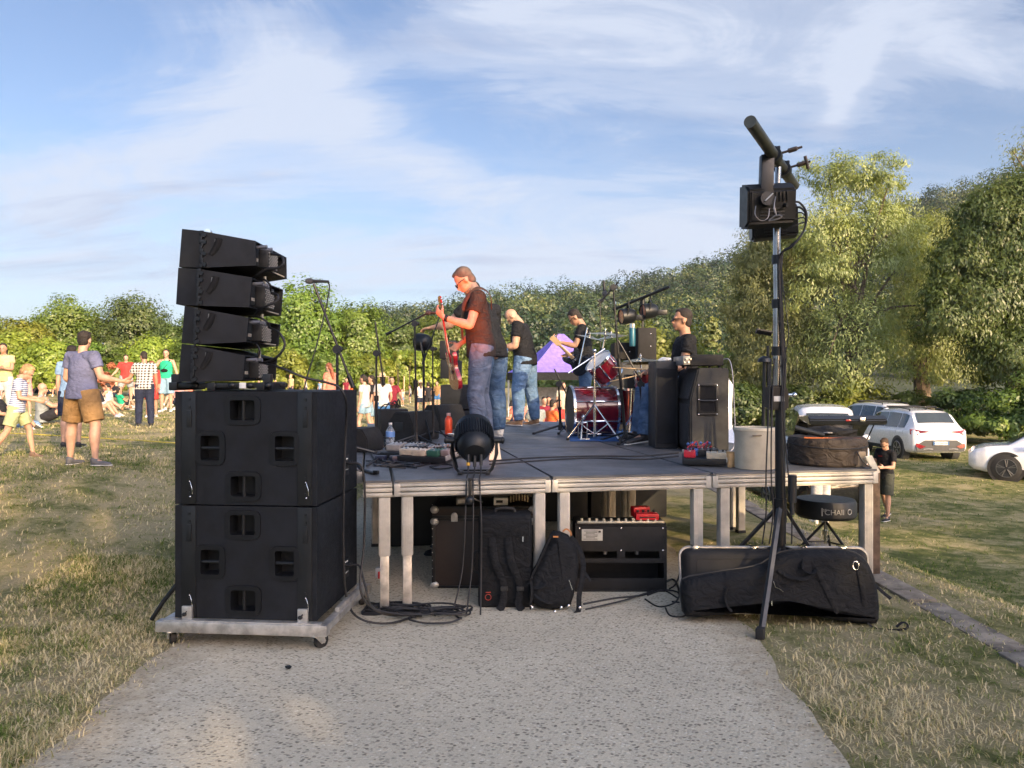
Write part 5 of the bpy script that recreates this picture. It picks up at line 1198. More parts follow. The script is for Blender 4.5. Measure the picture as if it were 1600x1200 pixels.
# bottles
p = stp(701, 681); mb = MB(); mb.lathe(p, [(0, .001), (.044, .001), (.046, .02), (.046, .19), (.038, .215), (.024, .232), (.024, .24), (0, .24)], 24); o = solo(mb, 'bottle', mat('orange_bottle', (.70, .07, .02), .35), p, 'orange-red drinking bottle standing beside the guitarist\'s feet', 'bottle')
mb = MB(); mb.cyl(p+V((0, 0, .24)), p+V((0, 0, .275)), .026); build(mb, 'cap', mat('cap_pink', (.55, .35, .33), .5), o)
GLS = bpy.data.materials.new('clear_plastic'); GLS.use_nodes = True; pb = GLS.node_tree.nodes['Principled BSDF']; pb.inputs['Transmission Weight'].default_value = .85; pb.inputs['Roughness'].default_value = .12; pb.inputs['Base Color'].default_value = (.72, .82, .92, 1); pb.inputs['IOR'].default_value = 1.2
p = stp(610, 700); mb = MB(); mb.lathe(p, [(0, .001), (.042, .001), (.045, .02), (.045, .09), (.042, .10), (.045, .11), (.045, .17), (.018, .215), (.016, .235), (0, .235)], 20); o = solo(mb, 'water_bottle', GLS, p, 'clear plastic water bottle with a blue label left of the floor monitor', 'bottle')
mb = MB(); mb.lathe(p, [(.0462, .11), (.0462, .165)], 20); build(mb, 'wrapper', mat('label_blue', (.10, .22, .50), .5), o); mb = MB(); mb.cyl(p+V((0, 0, .235)), p+V((0, 0, .252)), .018); build(mb, 'cap', WHT, o)
p = stp(710, 683); mb = MB(); mb.lathe(p+V((0, 0, .01)), [(0, .0), (.05, .0), (.085, .03), (.08, .032), (.048, .008), (0, .008)], 24); solo(mb, 'bowl', WHT, p, 'small white bowl on the stage left of the floor lamp', 'bowl')
# pedalboards
PED = [mat('pedal_'+n, c, .4) for n, c in (('cream', (.45, .42, .34)), ('green', (.03, .12, .09)), ('silver', (.22, .22, .22)), ('black', (.02, .02, .022)), ('blue', (.05, .12, .35)), ('red', (.45, .02, .04)))]
def pedal(parent, c, sz, rt, m, sw=True):
    mb = MB(); mb.box(c, sz, rt, .006); o = build(mb, 'pedal', m, parent)
    mb = MB(); u = rt @ V((1, 0, 0)); v = rt @ V((0, 1, 0)); n = rt @ V((0, 0, 1))
    for k in (-.3, 0, .3): mb.cyl(c+u*sz[0]*k+v*sz[1]*.28+n*sz[2]*.5, c+u*sz[0]*k+v*sz[1]*.28+n*(sz[2]*.5+.014), .009, n=10)
    build(mb, 'knobs', BLK if m is not PED[3] else CHR, o)
    mb = MB(); mb.cyl(c-v*sz[1]*.25+n*sz[2]*.5, c-v*sz[1]*.25+n*(sz[2]*.5+.012), .011, n=10); build(mb, 'footswitch', CHR, o)
def pedalboard(p, yaw, w_, d_, items, label):
    root = empty('pedalboard', p, label, 'pedalboard', 'pedalboards on the stage'); rt = M.Rotation(R(yaw), 3, 'Z') @ M.Rotation(R(6), 3, 'X')
    mb = MB(); c = V(p)+V((0, 0, .045)); mb.box(c, (w_, d_, .05), rt, .008); build(mb, 'board', BLK, root)
    mb = MB(); mb.box(c+rt @ V((0, d_/2, .03)), (w_, .012, .05), rt, .004); mb.box(c+rt @ V((w_/2, 0, .02)), (.012, d_, .04), rt, .004); build(mb, 'rim', ALU, root)
    for (x, y, a, b, m) in items: pedal(root, c+rt @ V((x*w_, y*d_, .05)), (a, b, .05), rt, PED[m])
    return root
pedalboard(stp(672, 722, .003), -24, .46, .30, [(-.36, -.22, .12, .10, 0), (-.08, -.25, .13, .10, 0), (.20, -.22, .10, .12, 1), (.40, -.1, .07, .12, 2), (-.30, .25, .12, .11, 3), (.0, .25, .10, .10, 2), (.25, .25, .10, .10, 3)], 'pedalboard with cream and green effect pedals left of the floor lamp')
pedalboard(stp(632, 716, .003), -18, .34, .26, [(-.25, .1, .13, .16, 2), (.22, .1, .12, .16, 2)], 'smaller pedalboard with two silver pedals near the water bottle')
rb_ = pedalboard(stp(1100, 727, .003), -12, .34, .22, [(.28, -.3, .16, .07, 0), (.1, .2, .16, .09, 3), (-.25, .25, .09, .09, 4), (-.33, -.1, .09, .09, 5)], 'cluttered pedalboard with red cables and blue knobs beside the paper cup')
mb = MB(); c = stp(1080, 724, .09)
for k in range(7): mb.tube(smooth([c+V((-.06+.02*k, -.04, .03*math.sin(k))), c+V((-.03+.03*k, -.05, .055+.02*(k % 3))), c+V((.02+.02*k, .0, .02))], 5), .0045, 6)
build(mb, 'patch_cables', PED[5], rb_)
mb = MB()
for k in range(6): mb.ell(c+V((-.02+.035*k, .03, .065+.008*(k % 2))), (.013, .012, .012))
build(mb, 'blue_knobs', PED[4], rb_)
p = stp(1142, 730); mb = MB(); mb.lathe(p, [(0, .001), (.027, .001), (.038, .118), (.040, .120), (.036, .118), (.026, .01), (0, .01)], 24); solo(mb, 'paper_cup', mat('kraft_paper', (.58, .36, .17), .75), p, 'brown paper cup at the front edge beside the grey drum shell', 'cup')
# cable tangle on the stage left
rc = random.Random(4)
for k in range(7):
    q = [stp(568+rc.uniform(0, 90), 704+rc.uniform(0, 30), .008+.02*rc.random()) for _ in range(6)]; q.sort(key=lambda v: v.x*(1 if k % 2 else -1)+rc.uniform(-.12, .12))
    cable(q, .0065, ['loosely coiled', 'tightly bunched', 'criss-crossing', 'long snaking', 'short curling', 'looping', 'half hidden'][k]+' black cable in the tangle left of the pedalboards', group='cable tangle on the stage beside the subwoofer')
mb = MB(); p = stp(622, 722, .03); mb.box(p, (.13, .08, .05), M.Rotation(.5, 3, 'Z'), .01); mb.box(p+V((-.15, .05, 0)), (.09, .06, .04), M.Rotation(-.3, 3, 'Z'), .01); solo(mb, 'power_adapter', mat('adapter_navy', (.02, .025, .05), .4), p, 'dark power adapters lying among the cables by the pedalboard', 'adapter')
cable([stp(600, 727, .008), stp(650, 730, .008), stp(700, 718, .008), stp(724, 716, .008)], .007, 'black cable curving from the tangle to the floor lamp', group='cables lying on the stage')
cable([stp(672, 731, .008), stp(690, 727, .008), stp(708, 729, .008), stp(700, 733, .008), stp(682, 734, .008), stp(673, 731, .008)], .006, 'small cable loop left of the floor lamp', group='cables lying on the stage')
for i, (dy, lab) in enumerate(((0, 'front'), (-5, 'rear'))): cable([stp(765, 727+dy, .008), stp(830, 722+dy, .008), stp(920, 717+dy*.6, .008), stp(1000, 719+dy, .008), stp(1060, 714+dy, .008)], .006, lab+' of two cables running across the stage from the floor lamp to the cabinets', group='cables lying on the stage')
mb = MB(); a, b = stp(566, 737, .012), stp(585, 742, .012); mb.tube([a+V((-.12, .1, .08)), a, b], .012, 8); mb.box(b+V((.012, 0, .006)), (.04, .03, .03), M.Rotation(-.5, 3, 'Z'), .006); solo(mb, 'stand_foot', BLKM, b, 'black stand foot with a rubber end at the left front edge of the stage', 'stand foot')
# ---- the drum kit
rg = [stp(890, 690), stp(1040, 690), stp(1030, 674), stp(893, 674)]
mb = MB(); mb.prism([q+V((0, 0, .003)) for q in rg], (0, 0, .006)); rug = solo(mb, 'rug', mat('blue_rug', (.02, .09, .28), .95, var=.25, vscale=6, bump=.6, bscale=200), rg[0], 'blue rug under the drum kit', 'rug')
DR = mat('drum_red', (.10, .004, .012), .2, var=.2, coat=.8); DHEAD = mat('drum_head', (.75, .74, .70), .5)
def drum(c, axd, r, L, label, name, cat, lugs=8, grp='red drums of the kit'):
    c = V(c); axd = V(axd).normalized(); rt = axd.to_track_quat('Z', 'Y').to_matrix(); root = empty(name, c, label, cat, grp)
    mb = MB(); mb.lathe(c, [(r*.96, -L/2), (r, -L/2+.004), (r, L/2-.004), (r*.96, L/2)], 40, rt); build(mb, 'shell', DR, root)
    for z in (-L/2-.002, L/2+.002): mb = MB(); mb.lathe(c, [(0, z), (r*.97, z)], 40, rt); build(mb, 'head', DHEAD if r < .25 else BLK, root)
    for z in (-L/2, L/2):
        mb = MB(); mb.lathe(c, [(r*1.0, z-.012), (r*1.05, z-.014), (r*1.05, z+.014), (r*1.0, z+.012), (r*1.0, z-.012)], 40, rt); build(mb, 'hoop', CHR, root)
    for k in range(lugs):
        a = 2*math.pi*(k+.5)/lugs; e = rt @ V((math.cos(a), math.sin(a), 0)); mb = MB(); mb.cyl(c+e*r*1.045+axd*(-L/2), c+e*r*1.045+axd*(L/2), .0045, n=6); mb.tube([c+e*r*1.03-axd*L*.16, c+e*r*1.05, c+e*r*1.03+axd*L*.16], .012, 8); build(mb, 'lug', CHR, root)
    return root
kc = V(((925-800)/F*9.2, 9.2, STZ+.31)); kick = drum(kc, (-.985, -.12, 0), .285, .52, 'large dark red bass drum lying on its side on the blue rug', 'bass_drum', 'drum')
drum(at(944, 576, 9.05), (-.62, -.25, .72), .165, .24, 'dark red rack tom tilted steeply above the bass drum', 'rack_tom', 'drum', 6)
drum(V(((986-800)/F*9.3, 9.3, STZ+.36)), (0, 0, 1), .20, .40, 'dark red floor tom standing right of the bass drum', 'floor_tom', 'drum', 6)
drum(at(1016, 590, 8.7), (-.1, -.05, 1), .18, .14, 'snare drum in front of the drummer\'s hands', 'snare_drum', 'drum', 6)
def cymbal(c, r, tilt, label, name='cymbal', cat='cymbal', grp='cymbals of the kit'):
    rt = M.Rotation(R(tilt), 3, 'Y') @ M.Rotation(R(4), 3, 'X'); mb = MB(); mb.lathe(c, [(.006, .022), (.03, .020), (.045, .010), (r*.6, .0), (r, -.012), (r*.6, -.002), (.045, .006), (.006, .018)], 40, rt); o = solo(mb, name, BRASS, c, label, cat, grp)
    mb = MB(); mb.cyl(V(c)+V((0, 0, .015)), V(c)+V((0, 0, .07)), .006); mb.ell(V(c)+V((0, 0, .045)), (.013, .013, .012)); build(mb, 'wing_nut', CHR, o); return o
cymbal(at(946, 521, 9.3), .235, 3, 'wide crash cymbal high above the rack tom'); cymbal(at(922, 527, 9.8), .19, 14, 'smaller tilted cymbal in front of the bassist'); cymbal(at(1001, 562, 8.75), .20, -2, 'upper hi-hat cymbal in front of the drummer'); cymbal(at(1001, 565, 8.75)-V((0, 0, .012)), .20, -2, 'lower hi-hat cymbal right under the other one'); cymbal(at(955, 526, 9.6), .2, -8, 'thin cymbal just below the wide crash cymbal')
def hw_stand(base, top, spread, ang, label, legz=.42, arm=None):
    base, top = V(base), V(top); root = empty('drum_hardware_stand', base, label, 'drum stand', 'chrome drum stands'); mb = MB(); mb.tube([base+V((0, 0, .03)), base.lerp(top, .55)], .014, 10); mb.tube([base.lerp(top, .55), top], .0095, 10); mb.cyl(base.lerp(top, .53), base.lerp(top, .57), .02); build(mb, 'pole', CHR, root)
    for k in range(3):
        a = R(ang+120*k); e = base+V((math.cos(a)*spread, math.sin(a)*spread, .015)); h = base+V((0, 0, legz)); mb = MB(); mb.tube([h, e], [(.014, .004)]*2, 8); mb.tube([base+V((0, 0, .06)), h.lerp(e, .55)], [(.010, .003)]*2, 8); l = build(mb, 'leg', CHR, root); mb = MB(); mb.ell(e, (.02, .02, .016)); build(mb, 'rubber_foot', RUB, l)
    if arm: mb = MB(); mb.tube([V(arm[0]), V(arm[1])], .009, 8); mb.ell(top, (.022, .022, .022)); build(mb, 'arm', CHR, root)
hw_stand(V(((929-800)/F*8.75, 8.75, STZ)), at(929, 548, 8.75), .33, 200, 'chrome tripod stand in front of the bass drum', .40, (at(888, 583, 8.75), at(945, 545, 8.9)))
hw_stand(V(((1002-800)/F*8.75, 8.75, STZ)), at(1001, 556, 8.75), .30, 20, 'chrome hi-hat stand with wide splayed legs', .45)
hw_stand(V(((915-800)/F*9.5, 9.5, STZ)), at(946, 523, 9.3), .33, 60, 'chrome cymbal stand behind the bass drum', .40, (at(905, 570, 9.4), at(918, 512, 9.4)))
mb = MB(); c = V(((912-800)/F*8.7, 8.7, STZ)); mb.box(c+V((0, 0, .015)), (.11, .26, .014), None, .003); mb.tube([c+V((-.03, 0, .02)), c+V((0, .08, .24))], .008, 8); mb.tube([c+V((-.05, .1, .02)), c+V((-.05, .1, .20))], .008, 8); mb.tube([c+V((.05, .1, .02)), c+V((.05, .1, .20))], .008, 8); mb.tube([c+V((-.05, .1, .19)), c+V((.05, .1, .19))], .006, 8); mb.ell(c+V((.01, .1, .25)), (.025, .025, .03)); solo(mb, 'drum_pedal', CHR, c, 'chrome bass drum pedal with felt beater at the left of the kit', 'pedal')
for (px, py, a, b, h, lab) in ((1000, 596, .34, .28, .16, 'dark electronic percussion unit beside the snare drum'),):
    c = at(px, py, 9.0); mb = MB(); mb.box(c, (a, b, h), None, .012); o = solo(mb, 'percussion_pad', BLK, c, lab, 'percussion pad')
    for q in (-.1, .1): mb = MB(); mb.tube([c+V((q, 0, -h/2)), (c.x+q*1.3, c.y, STZ+.01)], .012, 8); build(mb, 'leg', CHR, o)
mb = MB(); p = g5['L0']; mb.lathe((p.x, p.y, STZ+.50), [(0, 0), (.15, 0), (.165, .02), (.165, .055), (.15, .075), (0, .08)], 28); th0 = solo(mb, 'drum_throne', PAINT2, (p.x, p.y, STZ), 'round black throne under the drummer', 'stool')
mb = MB(); mb.cyl((p.x, p.y, STZ+.05), (p.x, p.y, STZ+.50), .015); build(mb, 'post', CHR, th0)
for k in range(3): a = R(20+120*k); mb = MB(); mb.tube([(p.x, p.y, STZ+.3), (p.x+.25*math.cos(a), p.y+.25*math.sin(a), STZ+.012)], .010, 8); build(mb, 'leg', CHR, th0)
# backline boxes behind the kit
def boxcab(x0, x1, y0, y1, d, dep, name, label, cat, m=PAINT2, grille=None, hd=False):
    a, b = at(x0, y0, d), at(x1, y1, d); c = V(((a.x+b.x)/2, d+dep/2, (a.z+b.z)/2)); w_, h_ = b.x-a.x, a.z-b.z
    mb = MB(); mb.box(c, (w_, dep, h_), None, .014); o = solo(mb, name, m, (c.x, c.y, b.z), label, cat)
    if grille == 'L': mb = MB(); mb.box((a.x-.003, c.y, c.z), (.006, dep-.06, h_-.06), None, .002); build(mb, 'grille', GRIL, o)
    if grille == 'F': mb = MB(); mb.box((c.x, d-.003, c.z), (w_-.06, .006, h_-.06), None, .002); build(mb, 'grille', GRIL, o)
    mb = MB()
    for q in ((.3, .32), (.3, -.05)): mb.ell((c.x+w_*q[0]*.6, d-.002, c.z+h_*q[1]), (.007, .004, .007))
    build(mb, 'screws', CHR, o); return o
boxcab(997, 1026, 512, 565, 9.9, .42, 'guitar_cabinet', 'black vinyl speaker cabinet on top of the backline behind the drummer\'s hands', 'speaker', grille='L')
boxcab(960, 995, 535, 562, 10.1, .4, 'amplifier_head', 'small dark amplifier head beside the raised speaker cabinet', 'amplifier')
boxcab(950, 1032, 566, 672, 10.0, .5, 'flight_case', 'large black flight case behind the drums carrying the raised cabinet', 'case', BLK)
p = at(988, 541, 9.95); mb = MB(); mb.lathe(p, [(0, 0), (.038, 0), (.04, .02), (.04, .22), (.036, .235), (0, .235)], 20); o = solo(mb, 'thermos_flask', mat('teal_paint', (.015, .10, .15), .35), p, 'teal flask with a steel cap standing among the backline', 'flask'); mb = MB(); mb.cyl(p+V((0, 0, .235)), p+V((0, 0, .29)), .036, n=18); build(mb, 'cap', CHR, o)
mb = MB(); c = V((1.52, 7.80, STZ+.43)); mb.box(c, (.225, .40, .86), None, .014)
tc_ = solo(mb, 'speaker_case', BLK, (1.52, 7.8, STZ), 'tall narrow black case left of the large guitar cabinet', 'case')
mb = MB(); mb.box((1.52, 7.597, STZ+.42), (.19, .008, .74), None, .004); build(mb, 'panel', PAINT, tc_)
mb = MB(); c = V((1.52, 7.7, STZ+.875)); mb.ell(c, (.07, .05, .025), None, 12, 8, .4); solo(mb, 'tissue', WHT, c, 'crumpled white tissue on the tall narrow case', 'tissue')
# large slanted cabinet with amplifier head
root = empty('guitar_cabinet', (1.82, 7.5, STZ), 'large black guitar cabinet with slanted grille and side handle at the right of the stage', 'speaker')
mb = MB(); mb.prism([(1.66, 7.2, STZ+.005), (2.02, 7.2, STZ+.005), (2.02, 7.2, STZ+.79), (1.735, 7.2, STZ+.79), (1.66, 7.2, STZ+.50)], (0, .76, 0), .014); build(mb, 'cabinet', mat('lit_grey_vinyl', (.030, .030, .028), .65, bump=.4, bscale=400, var=.2), root)  # black vinyl raised to the grey of its lit near side
mb = MB(); mb.box((1.655, 7.58, STZ+.25), (.012, .68, .40), None, .003); build(mb, 'lower_grille', GRIL, root)
mb = MB(); mb.prism([(1.654, 7.24, STZ+.50), (1.722, 7.24, STZ+.75), (1.715, 7.24, STZ+.75), (1.647, 7.24, STZ+.50)], (0, .68, 0)); build(mb, 'upper_grille', GRIL, root)
mb = MB(); hx0, hx1, hz0, hz1 = 1.745, 1.895, STZ+.37, STZ+.62
for (x, z, sx, sz_) in (((hx0+hx1)/2, hz0-.01, .19, .025), ((hx0+hx1)/2, hz1+.01, .19, .025), (hx0-.01, (hz0+hz1)/2, .025, .25), (hx1+.01, (hz0+hz1)/2, .025, .25)): mb.box((x, 7.195, z), (sx, .012, sz_), None, .003)
hd = build(mb, 'handle_frame', BLKM, root)
mb = MB(); mb.box(((hx0+hx1)/2, 7.198, (hz0+hz1)/2), (.145, .002, .245)); build(mb, 'handle_recess', mat('slot_black', (.002, .002, .003), .9), hd)
mb = MB(); mb.tube([(hx0, 7.192, (hz0+hz1)/2-.01), (hx1, 7.192, (hz0+hz1)/2-.01)], .010, 8); mb.box(((hx0+hx1)/2, 7.192, hz0+.012), (.14, .004, .006)); build(mb, 'handle_bar', BLKM, hd)
mb = MB()
for x in (hx0-.01, hx1+.01):
    for z in (hz0-.01, (hz0+hz1)/2, hz1+.01): mb.ell((x, 7.188, z), (.006, .004, .006))
build(mb, 'screws', CHR, hd)
root = empty('amplifier_head', (1.80, 7.5, STZ+.795), 'black amplifier head with a bright metal front standing on the large guitar cabinet', 'amplifier')
mb = MB(); mb.box((1.835, 7.5, STZ+.865), (.31, .46, .105), None, .010); build(mb, 'casing', PAINT2, root)
mb = MB(); mb.box((1.645, 7.5, STZ+.862), (.07, .44, .085), None, .006); fp = build(mb, 'front_panel', mat('panel_grey', (.28, .28, .27), .4, .5), root)
mb = MB()
for k in range(4): mb.cyl((1.62+.02*k, 7.275, STZ+.845+.03*(k % 2)), (1.62+.02*k, 7.262, STZ+.845+.03*(k % 2)), .008, n=8)
build(mb, 'knobs', CHR, fp)
mb = MB()
for x in (1.70, 1.96):
    for y in (7.32, 7.68): mb.cyl((x, y, STZ+.79), (x, y, STZ+.815), .014, n=8)
build(mb, 'feet', RUB, root)
cable([(1.99, 7.3, STZ+.87), (2.035, 7.26, STZ+.87), (2.055, 7.22, STZ+.76), (2.065, 7.2, STZ+.5), (2.06, 7.15, STZ+.12), (2.0, 7.1, STZ+.02), (1.9, 7.0, STZ+.012)], .005, 'pale cable hanging down the right side of the large guitar cabinet', m=mat('cable_grey', (.30, .30, .33), .5), group=None)
# things on the right front corner
p = V((1.875, 5.98, STZ)); mb = MB(); mb.lathe(p, [(0, .004), (.150, .004), (.152, .31), (.146, .315), (.140, .30), (.138, .02), (0, .02)], 40); o = solo(mb, 'drum_shell_case', mat('grey_shell', (.40, .36, .28), .55, var=.12, vscale=5, wear=(.20, .13, .08)), p, 'cylindrical pale grey drum case standing between the paper cup and the lamp stand', 'drum case')
mb = MB(); mb.lathe(p, [(.153, .296), (.157, .298), (.157, .316), (.146, .318), (.144, .30)], 40); build(mb, 'rim', mat('rim_cream', (.62, .56, .44), .5), o); mb = MB(); mb.box(p+V((-.03, -.155, .265)), (.07, .012, .012), None, .004); build(mb, 'handle', mat('handle_tan', (.25, .2, .15), .6), o)
p = V((2.555, 6.28, STZ)); mb = MB(); mb.lathe(p, [(0, .004), (.285, .004), (.300, .02), (.303, .10), (.305, .17), (.300, .205), (.285, .222), (.10, .232), (0, .234)], 44)
bagm = cloth('charcoal_nylon', (.045, .036, .030), .7, bump=.7, bscale=8); cb = solo(mb, 'drum_bag', bagm, p, 'wide round soft drum bag with orange piping at the right front corner of the stage', 'bag')
mb = MB(); OR = mat('orange_piping', (.45, .12, .03), .6); mb.tube([p+V((.305*math.cos(a), .305*math.sin(a), .175+.028*math.sin(a*1.0))) for a in [2*math.pi*k/40 for k in range(20, 40)]], .0045, 6); zp = build(mb, 'zip', BLK, cb)
mb = MB(); mb.tube([p+V((-.29*math.cos(a)*1.0, -.29*abs(math.sin(a)), .01+.2*k/8)) for k, a in enumerate([.35]*9)], .005, 6); mb.tube([p+V((-.26+.045*k, -.20-.012*math.sin(k*.5), .228-.001*k)) for k in range(11)], .006, 6); build(mb, 'piping', OR, cb)
mb = MB(); mb.tube([p+V((-.30, -.12, .30)), p+V((-.10, -.20, .245))], .022, 12); solo(mb, 'tube', BLK, p+V((-.2, -.16, .24)), 'short black tube lying on the wide drum bag', 'tube')
mb = MB(); mb.ell(p+V((.05, .06, .25)), (.20, .14, .045), None, 20, 12, .5); solo(mb, 'folded_cloth', BT, p+V((.05, .06, .23)), 'dark folded jacket lying on top of the round drum bag', 'jacket')
mb = MB(); mb.box(p+V((-.04, -.12, .262)), (.05, .05, .006), M.Rotation(.4, 3, 'Z')); solo(mb, 'note', mat('grey_card', (.32, .30, .28), .7), p+V((-.04, -.12, .26)), 'small grey card lying on the drum bag', 'card')
p = V((2.71, 6.02, STZ)); mb = MB(); mb.box(p+V((0, .03, .065)), (.085, .08, .12), None, .01); o = solo(mb, 'metal_can', mat('tan_metal', (.22, .18, .13), .5, .4), p, 'small tan metal box at the very corner of the stage', 'box')
p2 = V((2.745, 5.97, STZ)); mb = MB(); mb.prism([p2+V((-.03, 0, .09)), p2+V((.02, -.01, .10)), p2+V((.075, -.03, -.03)), p2+V((.03, -.03, -.045))], (.004, -.012, .004), .002); solo(mb, 'paper_sheet', mat('paper', (.72, .66, .52), .8), p2, 'cream sheet of paper hanging over the right corner of the stage', 'paper')
cable([p+V((-.04, -.03, .13)), p+V((-.03, -.07, .08)), p+V((.01, -.08, .03)), p+V((.05, -.08, .01))], .005, 'short black lead lying against the corner box', group=None)
# ================================================================ things under and before the stage
def obox(c, size, rz=0, bev=.01): return (V(c), size, M.Rotation(R(rz), 3, 'Z'), bev)
def pillow(prof, plane, thick, n_in=5, scale_in=.80):
    """prof: 2d outline; plane(x, y, z): world point. A soft stuffed shape bulging to both sides."""
    mb = MB(); bm = mb.bm; k = len(prof); cxm = sum(p[0] for p in prof)/k; cym = sum(p[1] for p in prof)/k
    layers = []
    # inward offset by averaging with neighbours' inward normals
    def inset(P, d):
        out = []
        for i in range(len(P)):
            a, b, c = V(P[i-1]), V(P[i]), V(P[(i+1) % len(P)]); t = (c-a); n = V((-t.y, t.x)); n = n.normalized() if n.length > 1e-9 else V((0, 0)); out.append((b.x+n.x*d, b.y+n.y*d))
        return out
    area = sum(prof[i-1][0]*prof[i][1]-prof[i][0]*prof[i-1][1] for i in range(k))
    sgn = 1 if area > 0 else -1
    for s_ in (-1, 1):
        for j in range(n_in):
            a = (j/(n_in-1))*math.pi/2; d = thick*.34*(1-math.cos(a)); z = thick/2*math.sin(a)*s_
            if s_ == -1 and j == 0: pass
            layers.append((s_, j, [bm.verts.new(plane(x, y, z)) for x, y in inset(prof, d*sgn)]))
    front = [l for l in layers if l[0] == 1]; back = [l for l in layers if l[0] == -1]
    for L in (front, back):
        for A, B in zip(L, L[1:]):
            for i in range(k):
                j = (i+1) % k; bm.faces.new((A[2][i], A[2][j], B[2][j], B[2][i]))
        bm.faces.new(L[-1][2])
    A, B = front[0][2], back[0][2]
    for i in range(k): j = (i+1) % k; bm.faces.new((B[i], B[j], A[j], A[i]))
    return mb
def rrect(x0, y0, x1, y1, r, n=5):
    out = []
    for cx_, cy_, a0 in ((x1-r, y1-r, 0), (x0+r, y1-r, 90), (x0+r, y0+r, 180), (x1-r, y0+r, 270)):
        for k in range(n+1): a = R(a0+90*k/n); out.append((cx_+r*math.cos(a), cy_+r*math.sin(a)))
    return out
# --- hard instrument case leaning against the stage legs
LNR = M.Rotation(R(-10), 3, 'X')
def HC(x, y, z): q = LNR @ V((0, y, 0)) ; return V((1.155+x, 5.24-.02*x+ (LNR @ V((0, -z, y))).y, .012+(LNR @ V((0, -z, y))).z))
root = empty('instrument_case', (1.78, 5.28, 0), 'long black hard case with a metal rim leaning behind the gig bag', 'case')
mb = pillow(rrect(0, 0, 1.26, .425, .06), HC, .15, 5); build(mb, 'shell', PAINT2, root, angle=60)
mb = MB(); mb.tube([HC(x, y, 0) for x, y in rrect(-.006, -.004, 1.266, .431, .063, 6)], [(.010, .010)]*28, 6, closed=True); build(mb, 'rim', ALU, root)
mb = MB(); mb.tube([HC(x, y, .070) for x, y in rrect(.09, .05, 1.16, .36, .03, 4)], [(.010, .006)]*20, 6, closed=True); build(mb, 'raised_frame', PAINT2, root)
for x in (.10, .50, .83, 1.10): mb = MB(); p = HC(x, .435, .0); mb.box(p, (.05, .07, .018), None, .004); mb.box(p+V((0, -.03, -.012)), (.028, .012, .03), None, .003); build(mb, 'latch', CHR, root)
# --- gig bag in front of it
GB = [(110, 600), (103, 540), (100, 470), (112, 410), (160, 392), (250, 376), (340, 362), (420, 350), (500, 340), (570, 326), (620, 308), (660, 282), (700, 258), (740, 240), (800, 228), (880, 222), (960, 219), (1040, 219), (1110, 221), (1160, 228), (1210, 244), (1250, 272), (1278, 310), (1298, 360), (1312, 420), (1320, 490), (1320, 560), (1312, 630), (1290, 662), (1220, 664), (1130, 655), (1040, 640), (950, 622), (870, 600), (800, 580), (740, 570), (680, 572), (600, 585), (500, 600), (400, 612), (300, 622), (200, 630), (135, 630)]
g2d = [((1040+x*.25-800)/F*5.05, 1.6-(820+y*.25-590)/F*5.05) for x, y in GB]
zmin = min(q[1] for q in g2d)
def GP(x, y, z): return V((x, 5.06-z+(y-zmin)*.16-.05*(x-1.1)*.5, y-zmin+.006))
root = empty('gig_bag', (1.7, 5.05, 0), 'soft black guitar gig bag lying on its side in front of the hard case', 'bag')
mb = pillow(g2d, GP, .17, 6); bb_ = build(mb, 'bag', NYL, root, angle=70)
def gpx(x, y, z=.092): X_ = (1040+x*.25-800)/F*5.05; Y_ = 1.6-(820+y*.25-590)/F*5.05; return GP(X_, Y_, z)
mb = MB(); mb.tube([GP(x, y, 0) for x, y in g2d], .006, 6, closed=True); build(mb, 'zip', BLK, root)
mb = MB(); mb.tube(smooth([gpx(925, 330), gpx(960, 400), gpx(1000, 490), gpx(1045, 600, .08)], 5), [(.018, .004)]*16, 6, flat=(1, 0, 0)); mb.tube(smooth([gpx(1165, 250, .07), gpx(1190, 350), gpx(1205, 500), gpx(1210, 640, .05)], 5), [(.016, .004)]*16, 6, flat=(1, 0, 0)); mb.tube(smooth([gpx(690, 330, .09), gpx(760, 372, .10), gpx(850, 375, .11), gpx(910, 345, .10)], 5), [(.014, .005)]*16, 6); mb.tube(smooth([gpx(860, 270, .07), gpx(835, 320, .11), gpx(880, 345, .11), gpx(910, 330, .09), gpx(880, 270, .07)], 5), [(.018, .004)]*21, 6); mb.tube(smooth([gpx(375, 430, .09), gpx(355, 490, .10), gpx(370, 550, .10), gpx(395, 575, .09)], 5), [(.012, .004)]*16, 6); build(mb, 'straps', NYL, root)
mb = MB(); mb.tube([gpx(1163+18*math.cos(a), 298+25*math.sin(a), .105) for a in [2*math.pi*k/16 for k in range(16)]], .0028, 6, closed=True); build(mb, 'ring', CHR, root)
mb = MB(); mb.tube([gpx(655, 395, .10), gpx(665, 430, .10), gpx(690, 440, .10), gpx(715, 460, .09)], .003, 6); mb.tube([gpx(640, 540, .09), gpx(642, 515, .09)], .004, 6); build(mb, 'buckles', CHR, root)
mb = MB(); mb.tube(smooth([gpx(1215, 640, .09), gpx(1260, 668, .10), gpx(1340, 672, .12), gpx(1400, 660, .14), gpx(1440, 655, .12), gpx(1450, 640, .1), gpx(1420, 632, .1), gpx(1380, 655, .11)], 4), [(.008, .002)]*29, 6); mb.tube(smooth([gpx(1318, 440, .0), gpx(1360, 480, .0), gpx(1400, 515, .02)], 4), [(.014, .004)]*9, 6); build(mb, 'loose_strap', NYL, root)
